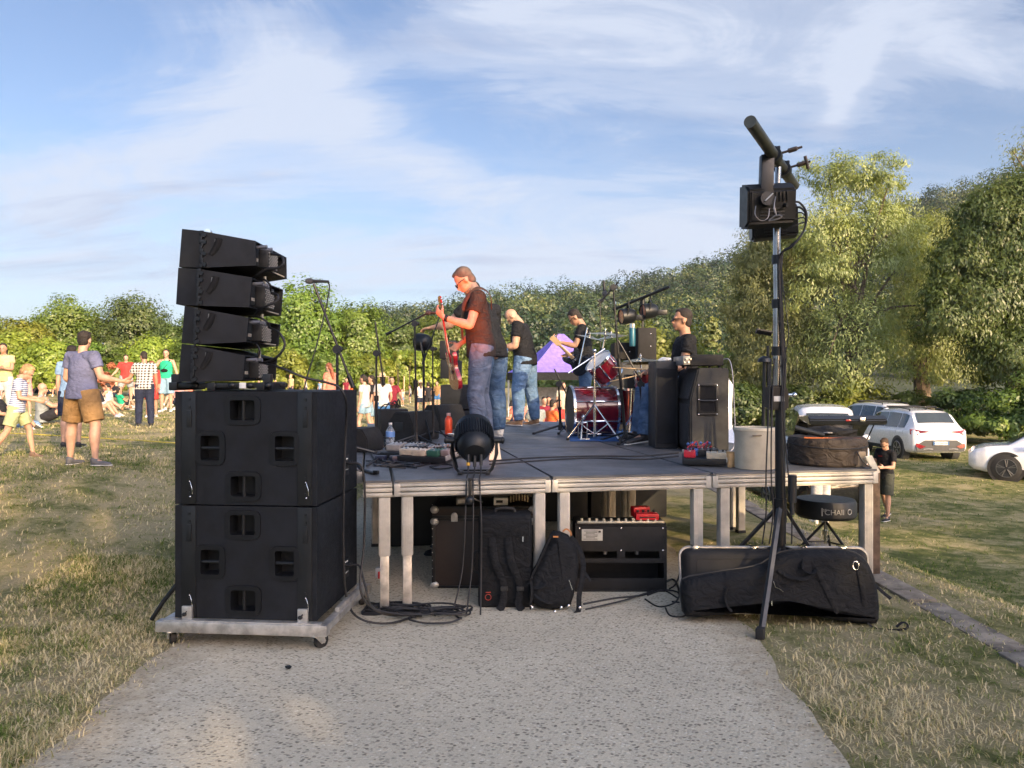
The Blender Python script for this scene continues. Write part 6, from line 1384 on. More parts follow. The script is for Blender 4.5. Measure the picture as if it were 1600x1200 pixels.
# --- combo amplifier
cx0, cx1, cz1, cy0 = at(899, 0, 5.75).x, at(1042, 0, 5.75).x, at(0, 818, 5.75).z, 5.75
w_, h_ = cx1-cx0, cz1; xm = (cx0+cx1)/2
root = empty('combo_amplifier', (xm, cy0+.13, 0), 'black combo amplifier with an open back standing under the stage, red pedals on top', 'amplifier')
mb = MB(); dp = .27
mb.box((xm, cy0+dp/2, .012), (w_, dp, .022), None, .004); mb.box((xm, cy0+dp/2+.01, h_-.012), (w_, dp-.02, .022), None, .004)
for x in (cx0+.010, cx1-.010): mb.box((x, cy0+dp/2, h_/2), (.020, dp, h_-.046))
mb.box((xm, cy0+dp-.01, h_/2), (w_-.042, .018, h_-.046))
mb.box((xm, cy0+.008, .065), (w_-.042, .014, .085), None, .003)                                    # bottom rail
mb.box((xm, cy0+.008, .30-.062), (w_-.042, .014, .035), None, .003)
mb.box((xm, cy0+.008, h_-.115), (w_-.042, .014, .185), None, .003)                                 # upper panel
for (x, q) in ((cx0+.038, .035), (xm, .06), (cx1-.038, .035)): mb.box((x, cy0+.0085, .285), (q, .013, .062), None, .004)
build(mb, 'cabinet', PAINT2, root)
mb = MB(); mb.box((xm, cy0+.04, h_+.006), (w_-.03, .06, .016), None, .003); cp_ = build(mb, 'control_panel', mat('panel_chrome', (.5, .48, .42), .35, .8), root)
for k in range(11): mb = MB(); mb.cyl((cx0+.05+.055*k, cy0+.03, h_+.012), (cx0+.05+.055*k, cy0+.028, h_+.032), .010, n=8); build(mb, 'knob', mat('knob_cream', (.55, .50, .38), .4), cp_)
mb = MB(); mb.box((cx0+.125, cy0-.001, h_-.085), (.155, .003, .085), None, .001); lb = build(mb, 'rating_label', mat('label_silver', (.42, .42, .40), .45, .3), root)
mb = MB()
for k in range(7): mb.box((cx0+.115+.006*math.sin(k*2), cy0-.0035, h_-.055-.010*k), (.105-.02*((k*7) % 3), .001, .0035))
mb.box((cx0+.18, cy0-.0035, h_-.06), (.018, .001, .014)); build(mb, 'print', BLK, lb)
mb = MB()
for x in (cx0+.03, xm, cx1-.03):
    for z in (h_-.035, h_-.20): mb.ell((x, cy0-.002, z), (.007, .004, .007))
build(mb, 'screws', CHR, root)
mb = MB()
for x in (cx0+.23, cx0+.47): mb.lathe((x, cy0+.08, .27), [(0, 0), (.016, 0), (.018, .03), (.016, .055), (.008, .065), (0, .066)], 14)
build(mb, 'valves', mat('valve_glass', (.18, .18, .2), .15), root)
p = V((cx1-.14, cy0+.10, h_+.022)); root = empty('effect_pedal', p, 'bright red effect pedals stacked on the combo amplifier', 'pedal')
mb = MB(); mb.box(p+V((0, -.03, .022)), (.17, .10, .045), None, .006); build(mb, 'housing', mat('pedal_bright_red', (.60, .012, .02), .35), root)
mb = MB(); mb.box(p+V((-.03, .07, .04)), (.13, .08, .075), M.Rotation(.2, 3, 'Z'), .006); build(mb, 'rear_housing', mat('pedal_bright_red', (.60, .012, .02), .35), root)
mb = MB()
for k in range(4): mb.cyl(p+V((-.06+.04*k, .0, .045)), p+V((-.06+.04*k, 0, .062)), .010, n=8)
mb.box(p+V((0, -.081, .02)), (.12, .002, .008)); build(mb, 'knobs', BLK, root)
# --- brown-black flight case with metal corners
d = 5.85; a, b = at(675, 792, d), at(836, 935, d); w_ = b.x-a.x; h_ = a.z; xm = (a.x+b.x)/2
root = empty('flight_case', (xm, d+.25, 0), 'large dark brown flight case with metal ball corners under the stage', 'case')
BRN = mat('case_brown', (.022, .014, .012), .55, var=.1)
mb = MB(); mb.box((xm, d+.25, (h_-.09)/2+.004), (w_, .5, h_-.09), None, .006); build(mb, 'body', BRN, root)
mb = MB(); mb.box((xm, d+.25, h_-.042), (w_, .5, .078), None, .006); build(mb, 'lid', BRN, root)
mb = MB()
for x in (a.x+.012, b.x-.012): mb.box((x, d-.004, h_/2-.04), (.026, .010, h_-.10), None, .002)
for z in (h_-.005, h_-.075, h_-.098, .02): mb.box((xm, d-.003, z), (w_, .010, .016), None, .002)
build(mb, 'edging', BLKM, root)
for x in (a.x+.02, b.x-.02):
    for z in (h_-.02, h_-.11, .03): mb = MB(); mb.ell((x, d-.002, z), (.034, .014, .030), None, 14, 8); build(mb, 'corner', ALU, root)
mb = MB(); mb.box((a.x+.17, d-.010, h_-.085), (.05, .012, .05), None, .004); mb.ell((a.x+.17, d-.012, h_-.06), (.022, .008, .02)); build(mb, 'latch', ALU, root)
mb = MB()
for k in range(10): mb.ell((a.x+.004, d-.01, .1+.06*k), (.004, .003, .004)); mb.ell((b.x-.004, d-.01, .1+.06*k), (.004, .003, .004))
build(mb, 'rivets', ALU, root)
# bits on the flight case
p = V((a.x+.22, d+.10, h_)); mb = MB(); mb.box(p+V((0, 0, .03)), (.09, .07, .055), None, .006); o = solo(mb, 'power_supply', mat('box_grey', (.12, .12, .11), .5), p, 'small dark grey power box on the left of the flight case', 'power supply'); mb = MB(); mb.box(p+V((0, -.036, .03)), (.06, .002, .03)); build(mb, 'label', mat('label_silver', (.42, .42, .40), .45, .3), o)
p = V((b.x-.26, d+.10, h_)); mb = MB(); mb.box(p+V((0, 0, .028)), (.11, .07, .055), None, .005); o = solo(mb, 'wall_plug', WHT, p, 'white power adapter on the right of the flight case', 'adapter'); mb = MB(); mb.box(p+V((-.01, -.037, .03)), (.05, .003, .02)); build(mb, 'print', BLK, o)
mb = MB(); p = V((b.x-.12, d+.12, h_+.04))
for k in range(7): mb.cyl(p+V((-.07+.022*k, 0, .014*math.sin(k*.5))), p+V((-.058+.022*k, 0, .014*math.sin(k*.5))), .026, n=12)
solo(mb, 'cable_coil', mat('coil_cream', (.50, .42, .26), .5), p, 'striped cream and black coil of cable on the flight case', 'cable')
cable([V((b.x-.40, d+.1, h_+.02)), V((b.x-.48, d+.05, h_+.06)), V((b.x-.56, d+.05, h_+.12)), V((b.x-.6, d+.1, h_+.13))], .007, 'short grey cable end sticking up from the flight case', m=mat('cable_grey', (.30, .30, .33), .5), group=None)
# --- tall bag with shoulder straps
d = 5.35; a, b = at(748, 805, d), at(832, 970, d); w_ = b.x-a.x; h_ = a.z; xm = (a.x+b.x)/2-.005
root = empty('instrument_bag', (xm, d+.1, 0), 'tall narrow black instrument bag with two shoulder straps in front of the flight case', 'bag')
mb = MB(); mb.box((xm, d+.12, h_/2+.002), (w_, .24, h_), None, .035, 4); build(mb, 'bag', NYL, root, angle=60)
mb = MB(); mb.box((xm, d+.0, h_-.09), (w_-.03, .02, .115), None, .008); build(mb, 'pocket_flap', NYL, root)
mb = MB(); mb.tube(smooth([V((xm-.07, d+.12, h_-.002)), V((xm-.05, d+.12, h_+.026)), V((xm+.05, d+.12, h_+.026)), V((xm+.07, d+.12, h_-.002))], 5), [.012]*16, 8); build(mb, 'handle', RUB, root)
for q, s_ in ((-.09, -1), (.02, 1)):
    mb = MB(); mb.tube(smooth([V((xm+q, d-.006, h_-.15)), V((xm+q+.02, d-.03, h_-.30)), V((xm+q+.06, d-.035, h_*.38)), V((xm+q+.085, d-.03, .16)), V((xm+q+.075, d-.045, .05)), V((xm+q+.05+.05*(s_ > 0), d-.07, -.0+.012))], 5), [(.026, .006)]*10+[(.022, .005)]*8+[(.026, .004)]*8, 8, flat=(1, 0, 0)); st_ = build(mb, 'shoulder_strap', NYL, root)
    mb = MB(); mb.box((xm+q+.085, d-.036, .15), (.05, .014, .03), None, .004); build(mb, 'buckle', BLK, st_)
mb = MB(); mb.tube([(xm-.115+.020*math.cos(t), d-.012, .085+.020*math.sin(t)) for t in [2*math.pi*k/16 for k in range(16)]], .0025, 6, closed=True); mb.box((xm-.115, d-.012, .118), (.035, .003, .006)); build(mb, 'emblem', mat('emblem_red', (.35, .04, .03), .5), root)
mb = MB(); mb.tube([(xm+.125, d-.012, h_-.145), (xm+.125, d-.016, h_-.18)], .004, 6); build(mb, 'zip_pull', CHR, root)
mb = MB(); mb.tube(smooth([V((a.x-.0, d+.10, h_*.58)), V((a.x-.035, d+.09, h_*.56)), V((a.x-.04, d+.09, h_*.38)), V((a.x-.0, d+.10, h_*.35))], 4), [.010]*13, 8); build(mb, 'side_handle', RUB, root)
# --- backpack leaning against the leg
BP = [(195, 730), (240, 655), (285, 560), (325, 490), (345, 465), (390, 470), (440, 490), (480, 540), (500, 600), (505, 680), (490, 760), (470, 850), (450, 905), (400, 925), (330, 935), (260, 925), (215, 900), (190, 870), (185, 800)]
b2 = [((780+x*.25-800)/F*5.3, 1.6-(730+y*.25-590)/F*5.3) for x, y in BP]; zb0 = min(q[1] for q in b2)
def BPp(x, y, z): return V((x, 5.33-z+(y-zb0)*.22, y-zb0+.008))
root = empty('backpack', (b2[0][0]+.1, 5.35, 0), 'small black backpack leaning against a stage leg beside the tall bag', 'backpack')
mb = pillow(b2, BPp, .17, 6); build(mb, 'bag', NYL, root, angle=70)
def bpx(x, y, z=.1): return BPp((780+x*.25-800)/F*5.3, 1.6-(730+y*.25-590)/F*5.3, z)
mb = MB(); mb.tube(smooth([bpx(330, 480, .06), bpx(270, 600, .095), bpx(215, 700, .10), bpx(190, 770, .09)], 5), [(.012, .004)]*16, 8); mb.tube(smooth([bpx(200, 750, .09), bpx(205, 820, .11), bpx(195, 890, .10), bpx(200, 910, .09)], 5), [(.014, .004)]*16, 8); mb.tube(smooth([bpx(210, 790, .09), bpx(260, 785, .11), bpx(290, 760, .10), bpx(270, 745, .09)], 5), [(.012, .004)]*16, 8); mb.tube(smooth([bpx(215, 830, .09), bpx(270, 860, .11), bpx(330, 880, .10)], 5), [(.010, .004)]*11, 8)
build(mb, 'straps', NYL, root)
mb = MB(); mb.tube(smooth([bpx(455, 500, .02), bpx(500, 560, .0), bpx(530, 640, .02), bpx(525, 740, .04), bpx(500, 840, .05), bpx(490, 930, .08), bpx(440, 958, .11), bpx(425, 950, .12)], 5), [(.020, .006)]*36, 8); mb.tube(smooth([bpx(530, 700, .03), bpx(560, 740, .03), bpx(575, 765, .03)], 4), [(.012, .003)]*9, 8); build(mb, 'shoulder_strap', NYL, root)
mb = MB(); mb.tube(smooth([bpx(405, 470, .0), bpx(430, 455, .0), bpx(455, 475, .0), bpx(462, 510, .0)], 4), .006, 6); build(mb, 'cord', mat('orange_cord', (.5, .2, .06), .6), root)
mb = MB(); mb.box(bpx(356, 487, .085), (.036, .006, .010)); build(mb, 'tag', mat('orange_cord', (.5, .2, .06), .6), root)
mb = MB()
for (x, y) in ((195, 895), (205, 905), (385, 905), (430, 895), (345, 930), (500, 905)): mb.ell(bpx(x, y, .095), (.010, .006, .012))
mb.tube([bpx(435, 740, .1), bpx(455, 800, .1)], .002, 5); build(mb, 'buckles', CHR, root)
# --- darker gear stored under the stage
for (u, v, w_, dp, h_, lab) in ((3.05, 2.3, 1.25, .55, .68, 'long black flight case in the dark under the stage, at the left'), (2.0, 3.3, 1.1, .6, .55, 'black case in the dark behind the brown flight case'), (.95, 3.3, .9, .5, .5, 'black case in the dark behind the combo amplifier')):
    p = S(u, v, .0); mb = MB(); mb.box((p.x, p.y, h_/2+.01), (w_, dp, h_), SROT, .015); o = solo(mb, 'storage_case', BLK, p, lab, 'case', 'cases stored under the stage')
    mb = MB(); mb.box((p.x, p.y, h_*.72), (w_+.006, dp+.006, .02), SROT, .003); build(mb, 'edging', ALU, o)
mb = MB(); p = S(3.05, 1.35, .0); mb.ell((p.x, p.y, .10), (.28, .16, .10), None, 20, 12, .5); solo(mb, 'cloth_bag', NYL, p, 'slumped black cloth bag under the stage behind the left pair of legs', 'bag')
p = S(2.5, 6.6, 0); mb = MB(); mb.box((p.x, p.y+.06, .42), (3.6, .012, .80), SROT, .002); solo(mb, 'far_side_sheet', BT, p, 'black sheet along the far side under the stage', 'cloth')  # plain black sheet closing off the far side under the decks
# --- cable tangles on the ground
rc = random.Random(9)
def tangle(n, x0, x1, y0, y1, seed, labs, grp, r=.0065):
    rr_ = random.Random(seed)
    for k in range(n):
        cx_, cy_ = rr_.uniform(x0+.2, x1-.2), rr_.uniform(y0+.1, y1-.08); a_, b_ = rr_.uniform(.12, .30), rr_.uniform(.05, .12); t0 = rr_.uniform(0, 6.28); m_ = rr_.randint(10, 22); q = []
        for j in range(m_):
            t = t0+j*.62; w_ = 1+.35*math.sin(j*.9+k); q.append((min(max(cx_+a_*w_*math.cos(t)+.012*j*(1 if k % 2 else -1), x0), x1), min(max(cy_+b_*w_*math.sin(t)+.004*j, y0), y1), .012+.012*(k % 4)+.02*rr_.random()))
        cable(q, r, labs[k], group=grp, sub=5)
W9 = ['leftmost loose', 'lowest sagging', 'long wavy', 'thick knotted', 'backmost', 'thin curled', 'crossing', 'double looped', 'rightmost', 'flat coiled']
tangle(10, -1.0, -.28, 4.92, 5.42, 21, [x+' black cable in the heap between the dolly and the tall bag' for x in W9], 'cable heap before the stage')
cable([on_floor(912, 944, .012), on_floor(960, 935, .012), on_floor(1010, 928, .015), on_floor(1050, 905, .02), on_floor(1062, 925, .015)], .008, 'thick cable running from the backpack to the hard case', group='cables before the combo amplifier')
cable([on_floor(915, 952, .012), on_floor(975, 938, .03), on_floor(1030, 922, .012), on_floor(1060, 935, .012)], .006, 'second thinner cable under the thick one before the combo amplifier', group='cables before the combo amplifier')
cable([on_floor(1008, 936, .012), on_floor(1030, 948, .012), on_floor(1055, 941, .012), on_floor(1060, 926, .02), on_floor(1035, 922, .02), on_floor(1012, 930, .015)], .006, 'oval cable loop left of the hard case', group='cables before the combo amplifier')
cable([on_floor(1040, 950, .012), on_floor(1048, 962, .012), on_floor(1070, 962, .012), on_floor(1075, 945, .012), on_floor(1050, 940, .012)], .006, 'smaller cable loop at the corner of the hard case', group='cables before the combo amplifier')
cable([on_floor(1046, 920, .02), V((on_floor(1046, 920).x, 5.6, .12)), V((on_floor(1060, 920).x, 5.62, .30)), V((on_floor(1075, 920).x, 5.62, .2)), on_floor(1070, 900, .02)], .006, 'cable arching up between the combo amplifier and the hard case', group='cables before the combo amplifier')
p = on_floor(451, 1044, .014); mb = MB(); mb.ell(p+V((0, 0, .006)), (.018, .012, .010), None, 10, 8, .6); solo(mb, 'plastic_scrap', BLK, p, 'tiny black scrap lying alone on the path in the foreground', 'scrap')
p = on_floor(1576, 1090, 0)
# ================================================================ the lamp stand on the right
LX, LY = 1.80, 5.25
root = empty('lighting_stand', (LX, LY, 0), 'tall wind-up lighting tripod with black base tube and chrome mast before the stage', 'lamp stand')
mb = MB(); mb.cyl((LX+.02, LY, .43), (LX+.02, LY, 1.40), .034, n=16); mb.cyl((LX+.02, LY, .62), (LX+.02, LY, .78), .042, n=16); build(mb, 'base_tube', BLKM, root)
mb = MB(); mb.cyl((LX, LY, 1.40), (LX, LY, 2.10), .030, n=16); mb.cyl((LX, LY, 2.10), (LX-.005, LY, 2.72), .025, n=16); mb.cyl((LX-.005, LY, 2.72), (LX+.01, LY, 3.10), .020, n=16); build(mb, 'mast', mat('dark_chrome', (.30, .31, .33), .22, 1.0), root)
mb = MB()
for z in (1.42, 1.78, 2.10, 2.40): mb.cyl((LX, LY, z-.03), (LX, LY, z+.03), .037, n=14)
build(mb, 'collar', BLKM, root)
cz0, cz1 = at(0, 640, LY).z, at(0, 603, LY).z
mb = MB(); mb.prism([(LX-.07+x, LY-.06, cz0+z) for x, z in ((0, 0), (.13, 0), (.13, .13), (.10, .165), (.0, .165))], (0, .12, 0), .012); wb_ = build(mb, 'winch', BLKM, root)
mb = MB(); mb.box((LX-.01, LY-.064, cz0+.075), (.07, .004, .035), None, .001); build(mb, 'label', mat('label_white', (.62, .60, .56), .5), wb_)
mb = MB(); mb.tube([(LX+.06, LY-.02, cz0+.10), (LX+.10, LY-.03, cz0+.10)], .010, 8); mb.ell((LX+.105, LY-.03, cz0+.10), (.018, .018, .018)); build(mb, 'crank', CHR, wb_)
for (e, h0) in (((1.515, 4.72, .01), .74), ((1.30, 5.62, .01), .72), ((2.36, 5.45, .01), .74)):
    e = V(e); h = V((LX+.02, LY, h0)); mb = MB(); dv = (e-h).normalized()
    side = dv.cross(V((0, 0, 1))).normalized(); mb.tube([h+V((0, 0, .02)), h.lerp(e, .5), e], [(.020, .014)]*3, 4, flat=side); l = build(mb, 'leg', mat('leg_grey_metal', (.045, .047, .05), .45, .4), root, smooth_=False)
    m_ = V((LX+.02, LY, .46)); mb = MB(); mb.tube([m_, h.lerp(e, .52)], [(.014, .007)]*2, 4, flat=side); build(mb, 'brace', BLKM, l, smooth_=False)
    mb = MB(); mb.box(e+V((0, 0, .03)), (.05, .06, .07), M.Rotation(math.atan2(dv.y, dv.x)+1.57, 3, 'Z'), .008); build(mb, 'foot', RUB, l)
# the cross bar seen nearly end-on, with its clamps
A_ = at(1172, 190, 4.55); B_ = at(1241, 290, 5.75)
mb = MB(); mb.tube([A_, B_], .037, 20); bar = build(mb, 'crossbar', mat('bar_olive_metal', (.075, .078, .065), .42, .5), root)
for t in (.47, .70):
    c = A_.lerp(B_, t); ax = (B_-A_).normalized(); rt = ax.to_track_quat('Z', 'Y').to_matrix()
    mb = MB(); mb.lathe(c, [(.038, -.03), (.055, -.03), (.055, .03), (.038, .03), (.038, -.03)], 20, rt); mb.box(c+V((.02, 0, .035)), (.05, .05, .02), rt, .006); cl_ = build(mb, 'clamp', BLKM, bar)
    q = V((1, -.1, .28)).normalized(); mb = MB(); mb.tube([c+q*.03, c+q*.19], .008, 8); mb.tube([c+q*.10, c+q*.15], .016, 8); n_ = V((-.25, 0, 1)).normalized(); mb.tube([c+q*(.15 if t < .6 else .165)-n_*(.012 if t < .6 else .045), c+q*(.15 if t < .6 else .165)+n_*(.012 if t < .6 else .045)], .012, 8); build(mb, 'wing_bolt', mat('bolt_brown', (.06, .045, .035), .4, .6), cl_)
# two lamp heads hanging below the bar
def panel_lamp(c, w_, h_, dp, rz, rx, label):
    root = empty('flood_lamp', c, label, 'stage lamp', 'flood lamps on the tall stand'); rt = M.Rotation(R(rz), 3, 'Z') @ M.Rotation(R(rx), 3, 'X') @ M.Rotation(R(-4), 3, 'Y')
    K = lambda x, y, z: V(c)+rt @ V((x, y, z))
    mb = MB(); mb.prism([K(-w_/2, y, z) for y, z in ((-dp/2, -h_*.36), (-dp/2, h_*.36), (-dp*.15, h_*.5), (dp/2, h_*.5), (dp/2, -h_*.5), (-dp*.15, -h_*.5))], rt @ V((w_, 0, 0)), .014); b_ = build(mb, 'housing', BLKM, root)
    mb = MB()
    for k in range(7): mb.box(K(-w_*.16+.025*k, -dp/2-.004, h_*.20), (.010, .010, h_*.22), rt, .002)
    for k in range(4): mb.box(K(0, -dp/2-.003, -h_*.06-.022*k), (w_*.5, .008, .007), rt, .002)
    mb.box(K(-w_*.42, -dp/2-.002, 0), (.008, .01, h_*.7), rt, .002); build(mb, 'fins', mat('fin_black', (.014, .016, .02), .35, .3), b_)
    mb = MB(); mb.box(K(0, dp/2+.004, 0), (w_*.9, .008, h_*.86), rt, .003); build(mb, 'glass', mat('lamp_glass', (.05, .05, .06), .1), root)
    for q in (.25, .1): mb = MB(); mb.cyl(K(w_*q, -dp/2, h_*.18*(q > .2)-.05), K(w_*q, -dp/2-.04, h_*.18*(q > .2)-.05), .012, n=10); build(mb, 'connector', BLK, root)
    return root
dL = 5.15; c1 = at(1199, 322, dL); l1 = panel_lamp(c1, .33, .29, .16, 6, 12, 'upper and nearer black flood lamp on the tall stand'); c2 = at(1208, 347, dL+.28); l2 = panel_lamp(c2, .31, .25, .16, -8, 14, 'lower and farther black flood lamp on the tall stand, partly hidden')
mb = MB(); a = at(1200, 250, dL-.03); b = at(1199, 312, dL-.10); mb.box(((a.x+b.x)/2-.01, (a.y+b.y)/2, (a.z+b.z)/2+.01), (.085, .06, a.z-b.z+.02), M.Rotation(R(2), 3, 'Y'), .008); mb.cyl((b.x-.01, b.y-.04, b.z+.0), (b.x-.01, b.y+.03, b.z+.0), .045, n=20); bk = build(mb, 'bracket', BLKM, l1)
mb = MB(); mb.box((a.x+.005, a.y-.034, a.z-.16), (.045, .003, .10)); build(mb, 'label', mat('label_dim', (.16, .16, .17), .5), bk)
mb = MB(); mb.tube([b+V((-.03, -.05, -.02)), b+V((.02, -.05, .03))], .005, 6); build(mb, 'lever', ALU, bk)
mb = MB(); mb.tube(smooth([at(1212, 307, 5.0), at(1209, 325, 4.97), at(1214, 338, 4.97), at(1210, 322, 4.97), at(1212, 307, 5.0)], 4), .003, 6); mb.tube(smooth([at(1201, 345, 4.95), at(1212, 337, 4.95), at(1222, 338, 4.95), at(1213, 343, 4.95), at(1201, 345, 4.95)], 4), .005, 6); mb.tube(smooth([at(1181, 322, 4.99), at(1180, 336, 4.97), at(1190, 345, 4.97), at(1200, 340, 4.97), at(1202, 326, 4.99)], 4), .003, 6)
solo(mb, 'safety_cable', mat('steel_wire', (.18, .18, .19), .4, .6), at(1205, 330, 4.95), 'thin steel safety wire looped in front of the upper flood lamp', 'safety wire')
for i in range(5):
    o_ = .007*i; dd = 5.10+.03*i
    cable([at(1232+i*1.5, 318+i*9, dd), at(1248+i*1.5, 316+i*8, dd), at(1260-i*.5, 333+i*4, dd), at(1256-i, 360+i*2, dd), at(1238-i, 385, dd), at(1218+i, 402, 5.2), at(1219+i, 470+i*6, 5.2), at(1222+i*1.4, 560, 5.21), at(1222+i, 640, 5.19)], .0072 if i < 2 else .0045, ['topmost thick', 'second thick', 'middle thin', 'lower thin', 'lowest thin'][i]+' cable arching from the flood lamps down the mast', group='cables on the tall lamp stand')
for px0, px1, lab in ((1201, 1193, 'left'), (1206, 1204, 'inner left'), (1221, 1229, 'inner right'), (1224, 1239, 'right')):
    cable([at(px0+4, 560, 5.2), at(px0, 640, 5.17), at((px0+px1)/2, 740, 5.14), at(px1+(4 if px1 < 1212 else -2), 800, 5.14), at(px1-2, 850, 5.14)], .005, lab+' cable hanging along the black base tube of the lamp stand', group='cables on the tall lamp stand')
cable([at(1220, 405, 5.2), at(1226, 470, 5.18), at(1232, 520, 5.16), at(1226, 555, 5.18), at(1219, 575, 5.2)], .003, 'thin wire bowing out from the chrome mast', group='cables on the tall lamp stand')
p = at(1238, 752, 5.12); mb = MB(); mb.cyl(p+V((0, 0, .04)), p+V((0, 0, -.14)), .030, .026, 14); mb.cyl(p+V((-.004, 0, -.14)), p+V((0, 0, -.22)), .015, n=10); solo(mb, 'power_plug', BLK, p, 'hanging black power connector right of the lamp stand base', 'connector')
# folded short stand behind it
mb = MB(); d = 6.65
p0 = V((at(1200, 0, d).x, d, .03-1.0*0)); x = p0.x
mb.tube([(x, d, STZ+.02), (x, d, at(0, 540, d).z)], .013, 8); mb.tube([(x-.045, d, STZ+.01), (x-.03, d, at(0, 565, d).z)], .016, 8); mb.tube([(x+.05, d+.02, STZ+.01), (x+.015, d, at(0, 565, d).z)], .012, 8); mb.lathe((x-.03, d, at(0, 562, d).z), [(.06, -.02), (.05, .01), (.02, .03), (0, .032)], 16); mb.tube([(x-.10, d, at(0, 517, d).z), (x+.03, d, at(0, 521, d).z)], [(.012, .03), (.016, .03)], 8)
solo(mb, 'folded_stand', BLKM, (x, d, STZ), 'folded black stand on the stage just left of the chrome mast', 'stand')
# --- drum stool on the bank with its lettering
p = at(1290, 800, 6.9); zt = at(0, 779, 6.9).z; hh = (807-779)/F*6.9; r_ = 45/F*6.9; gz_ = gz(p.x, 6.9)
root = empty('drum_stool', (p.x, 6.9, gz_), 'round black drum stool with pale lettering, on the grass below the stage corner', 'stool')
mb = MB(); mb.lathe((p.x, 6.9, zt-hh), [(0, 0), (r_*.93, 0), (r_, hh*.15), (r_, hh*.85), (r_*.95, hh), (0, hh)], 48); seat = build(mb, 'seat', BLK, root)
def curved_text(s, size, r, c, z, m, parent):
    cu = bpy.data.curves.new('txt', 'FONT'); cu.body = s; cu.size = size; cu.align_x = 'CENTER'; cu.align_y = 'CENTER'; ob = bpy.data.objects.new('txt', cu); C.objects.link(ob)
    me = bpy.data.meshes.new_from_object(ob.evaluated_get(bpy.context.evaluated_depsgraph_get())); bpy.data.objects.remove(ob)
    for v in me.vertices: a = -math.pi/2+v.co.x/r; v.co = V((c[0]+math.cos(a)*(r+.0025), c[1]+math.sin(a)*(r+.0025), z+v.co.y))
    mb = MB(); mb.bm.from_mesh(me); bpy.data.meshes.remove(me); return build(mb, 'lettering', m, parent, smooth_=False)
LT = mat('letter_silver', (.34, .33, .31), .5)
curved_text('1', .10, r_, (p.x-.135, 6.9), zt-hh*.5, LT, seat); curved_text('st', .045, r_, (p.x-.112, 6.9), zt-hh*.36, LT, seat); curved_text('CHAIR', .066, r_, (p.x-.012, 6.9), zt-hh*.52, LT, seat)
mb = MB(); mb.tube([(p.x+.112+.020*math.cos(t), 6.9-math.sqrt(max(0, (r_+.004)**2-(.112+.020*math.cos(t))**2)), zt-hh*.5+.022*math.sin(t)) for t in [2*math.pi*k/14 for k in range(14)]], .004, 6, closed=True); build(mb, 'emblem', LT, seat)
mb = MB(); mb.cyl((p.x, 6.9, gz_+.12), (p.x, 6.9, zt-hh), .016, n=12); mb.cyl((p.x, 6.9, zt-hh-.16), (p.x, 6.9, zt-hh-.12), .03, n=12); build(mb, 'post', CHR, root)
for k in range(3):
    a = R(60+120*k); e = V((p.x+.3*math.cos(a), 6.9+.3*math.sin(a), gz(p.x+.3*math.cos(a), 6.9+.3*math.sin(a))+.015)); mb = MB(); mb.tube([(p.x, 6.9, gz_+.32), e], .012, 8); mb.tube([(p.x, 6.9, gz_+.14), V((p.x, 6.9, gz_+.32)).lerp(e, .6)], .008, 8); build(mb, 'leg', BLKM, root)
# old brown timber post against the outer stage leg
mb = MB(); q = S(-.16, .35, 0); zg = gz(q.x, q.y); mb.box((q.x, q.y, (zg+.88)/2), (.09, .16, .88-zg), SROT, .01); solo(mb, 'timber_post', mat('old_wood', (.10, .065, .045), .85, var=.3, bump=.6, bscale=25), (q.x, q.y, zg), 'brown timber post behind the outermost stage leg', 'post')
# ================================================================ the audience
def stand_at(px, feet):
    best = None
    for d in np.linspace(6, 70, 1281):
        x = (px-800)/F*d; e = abs(HOR+(EYE-gz(x, d))*F/d-feet)
        if best is None or e < best[0]: best = (e, d)
    d = best[1]; return V(((px-800)/F*d, d, gz((px-800)/F*d, d)))
TS = {k: cloth('cotton_'+k, c, .85) for k, c in dict(slate=(.12, .13, .22), white=(.46, .45, .45), red=(.42, .04, .035), maroon=(.16, .015, .03), yellow=(.48, .41, .21), pink=(.55, .30, .28), green=(.02, .36, .20), grey=(.24, .27, .28), orange=(.65, .14, .04), black=(.02, .02, .024), blue=(.05, .15, .36), khaki=(.26, .155, .065), navy=(.018, .024, .05), beige=(.45, .38, .28), lime=(.40, .44, .24), sky=(.20, .32, .50), olive=(.05, .055, .045), coral=(.62, .20, .14), cream=(.46, .42, .34), lightdenim=(.20, .32, .42)).items()}
STR = pattern_cloth('striped_cotton', 'stripe', (.60, .62, .70), (.16, .20, .36), 38); CHK = pattern_cloth('checked_cotton', 'check', (.60, .58, .55), (.02, .02, .03), 17); FLO = pattern_cloth('floral_cotton', 'dots', (.55, .50, .45), (.02, .02, .02), 22)
GA = 'people of the audience on the grass'
def P(px, feet, top_py, yaw, label, **k):
    p = stand_at(px, feet); H = k.pop('H', None)
    if H is None: H = (EYE-(top_py-HOR)/F*p.y)-p.z
    k.setdefault('vox', .012 if p.y < 14 else (.016 if p.y < 24 else .022)); k.setdefault('group', GA)
    return person(p, yaw, H, label, **k)
W1 = dict(ll=((-.10, .25, -1), (-.02, .05, -1)), rl=((.08, -.12, -1), (.02, -.35, -1)))
SIT = dict(hip=.12, lean=-14, ll=((-.18, .80, .62), (-.05, .55, -.85)), rl=((.22, .80, .60), (.05, .55, -.85)), la=((-.15, .55, -.75), (.25, .85, -.1)), ra=((.15, .55, -.75), (-.25, .85, -.1)), head=(5, 0))
SIT2 = dict(hip=.12, lean=-24, ll=((-.15, 1, .10), (.0, 1, -.14)), rl=((.15, .85, .42), (.0, .75, -.6)), la=((-.25, -.55, -.8), (0, -.3, -1)), ra=((.25, -.3, -.9), (0, .5, -.8)), head=(0, 0))
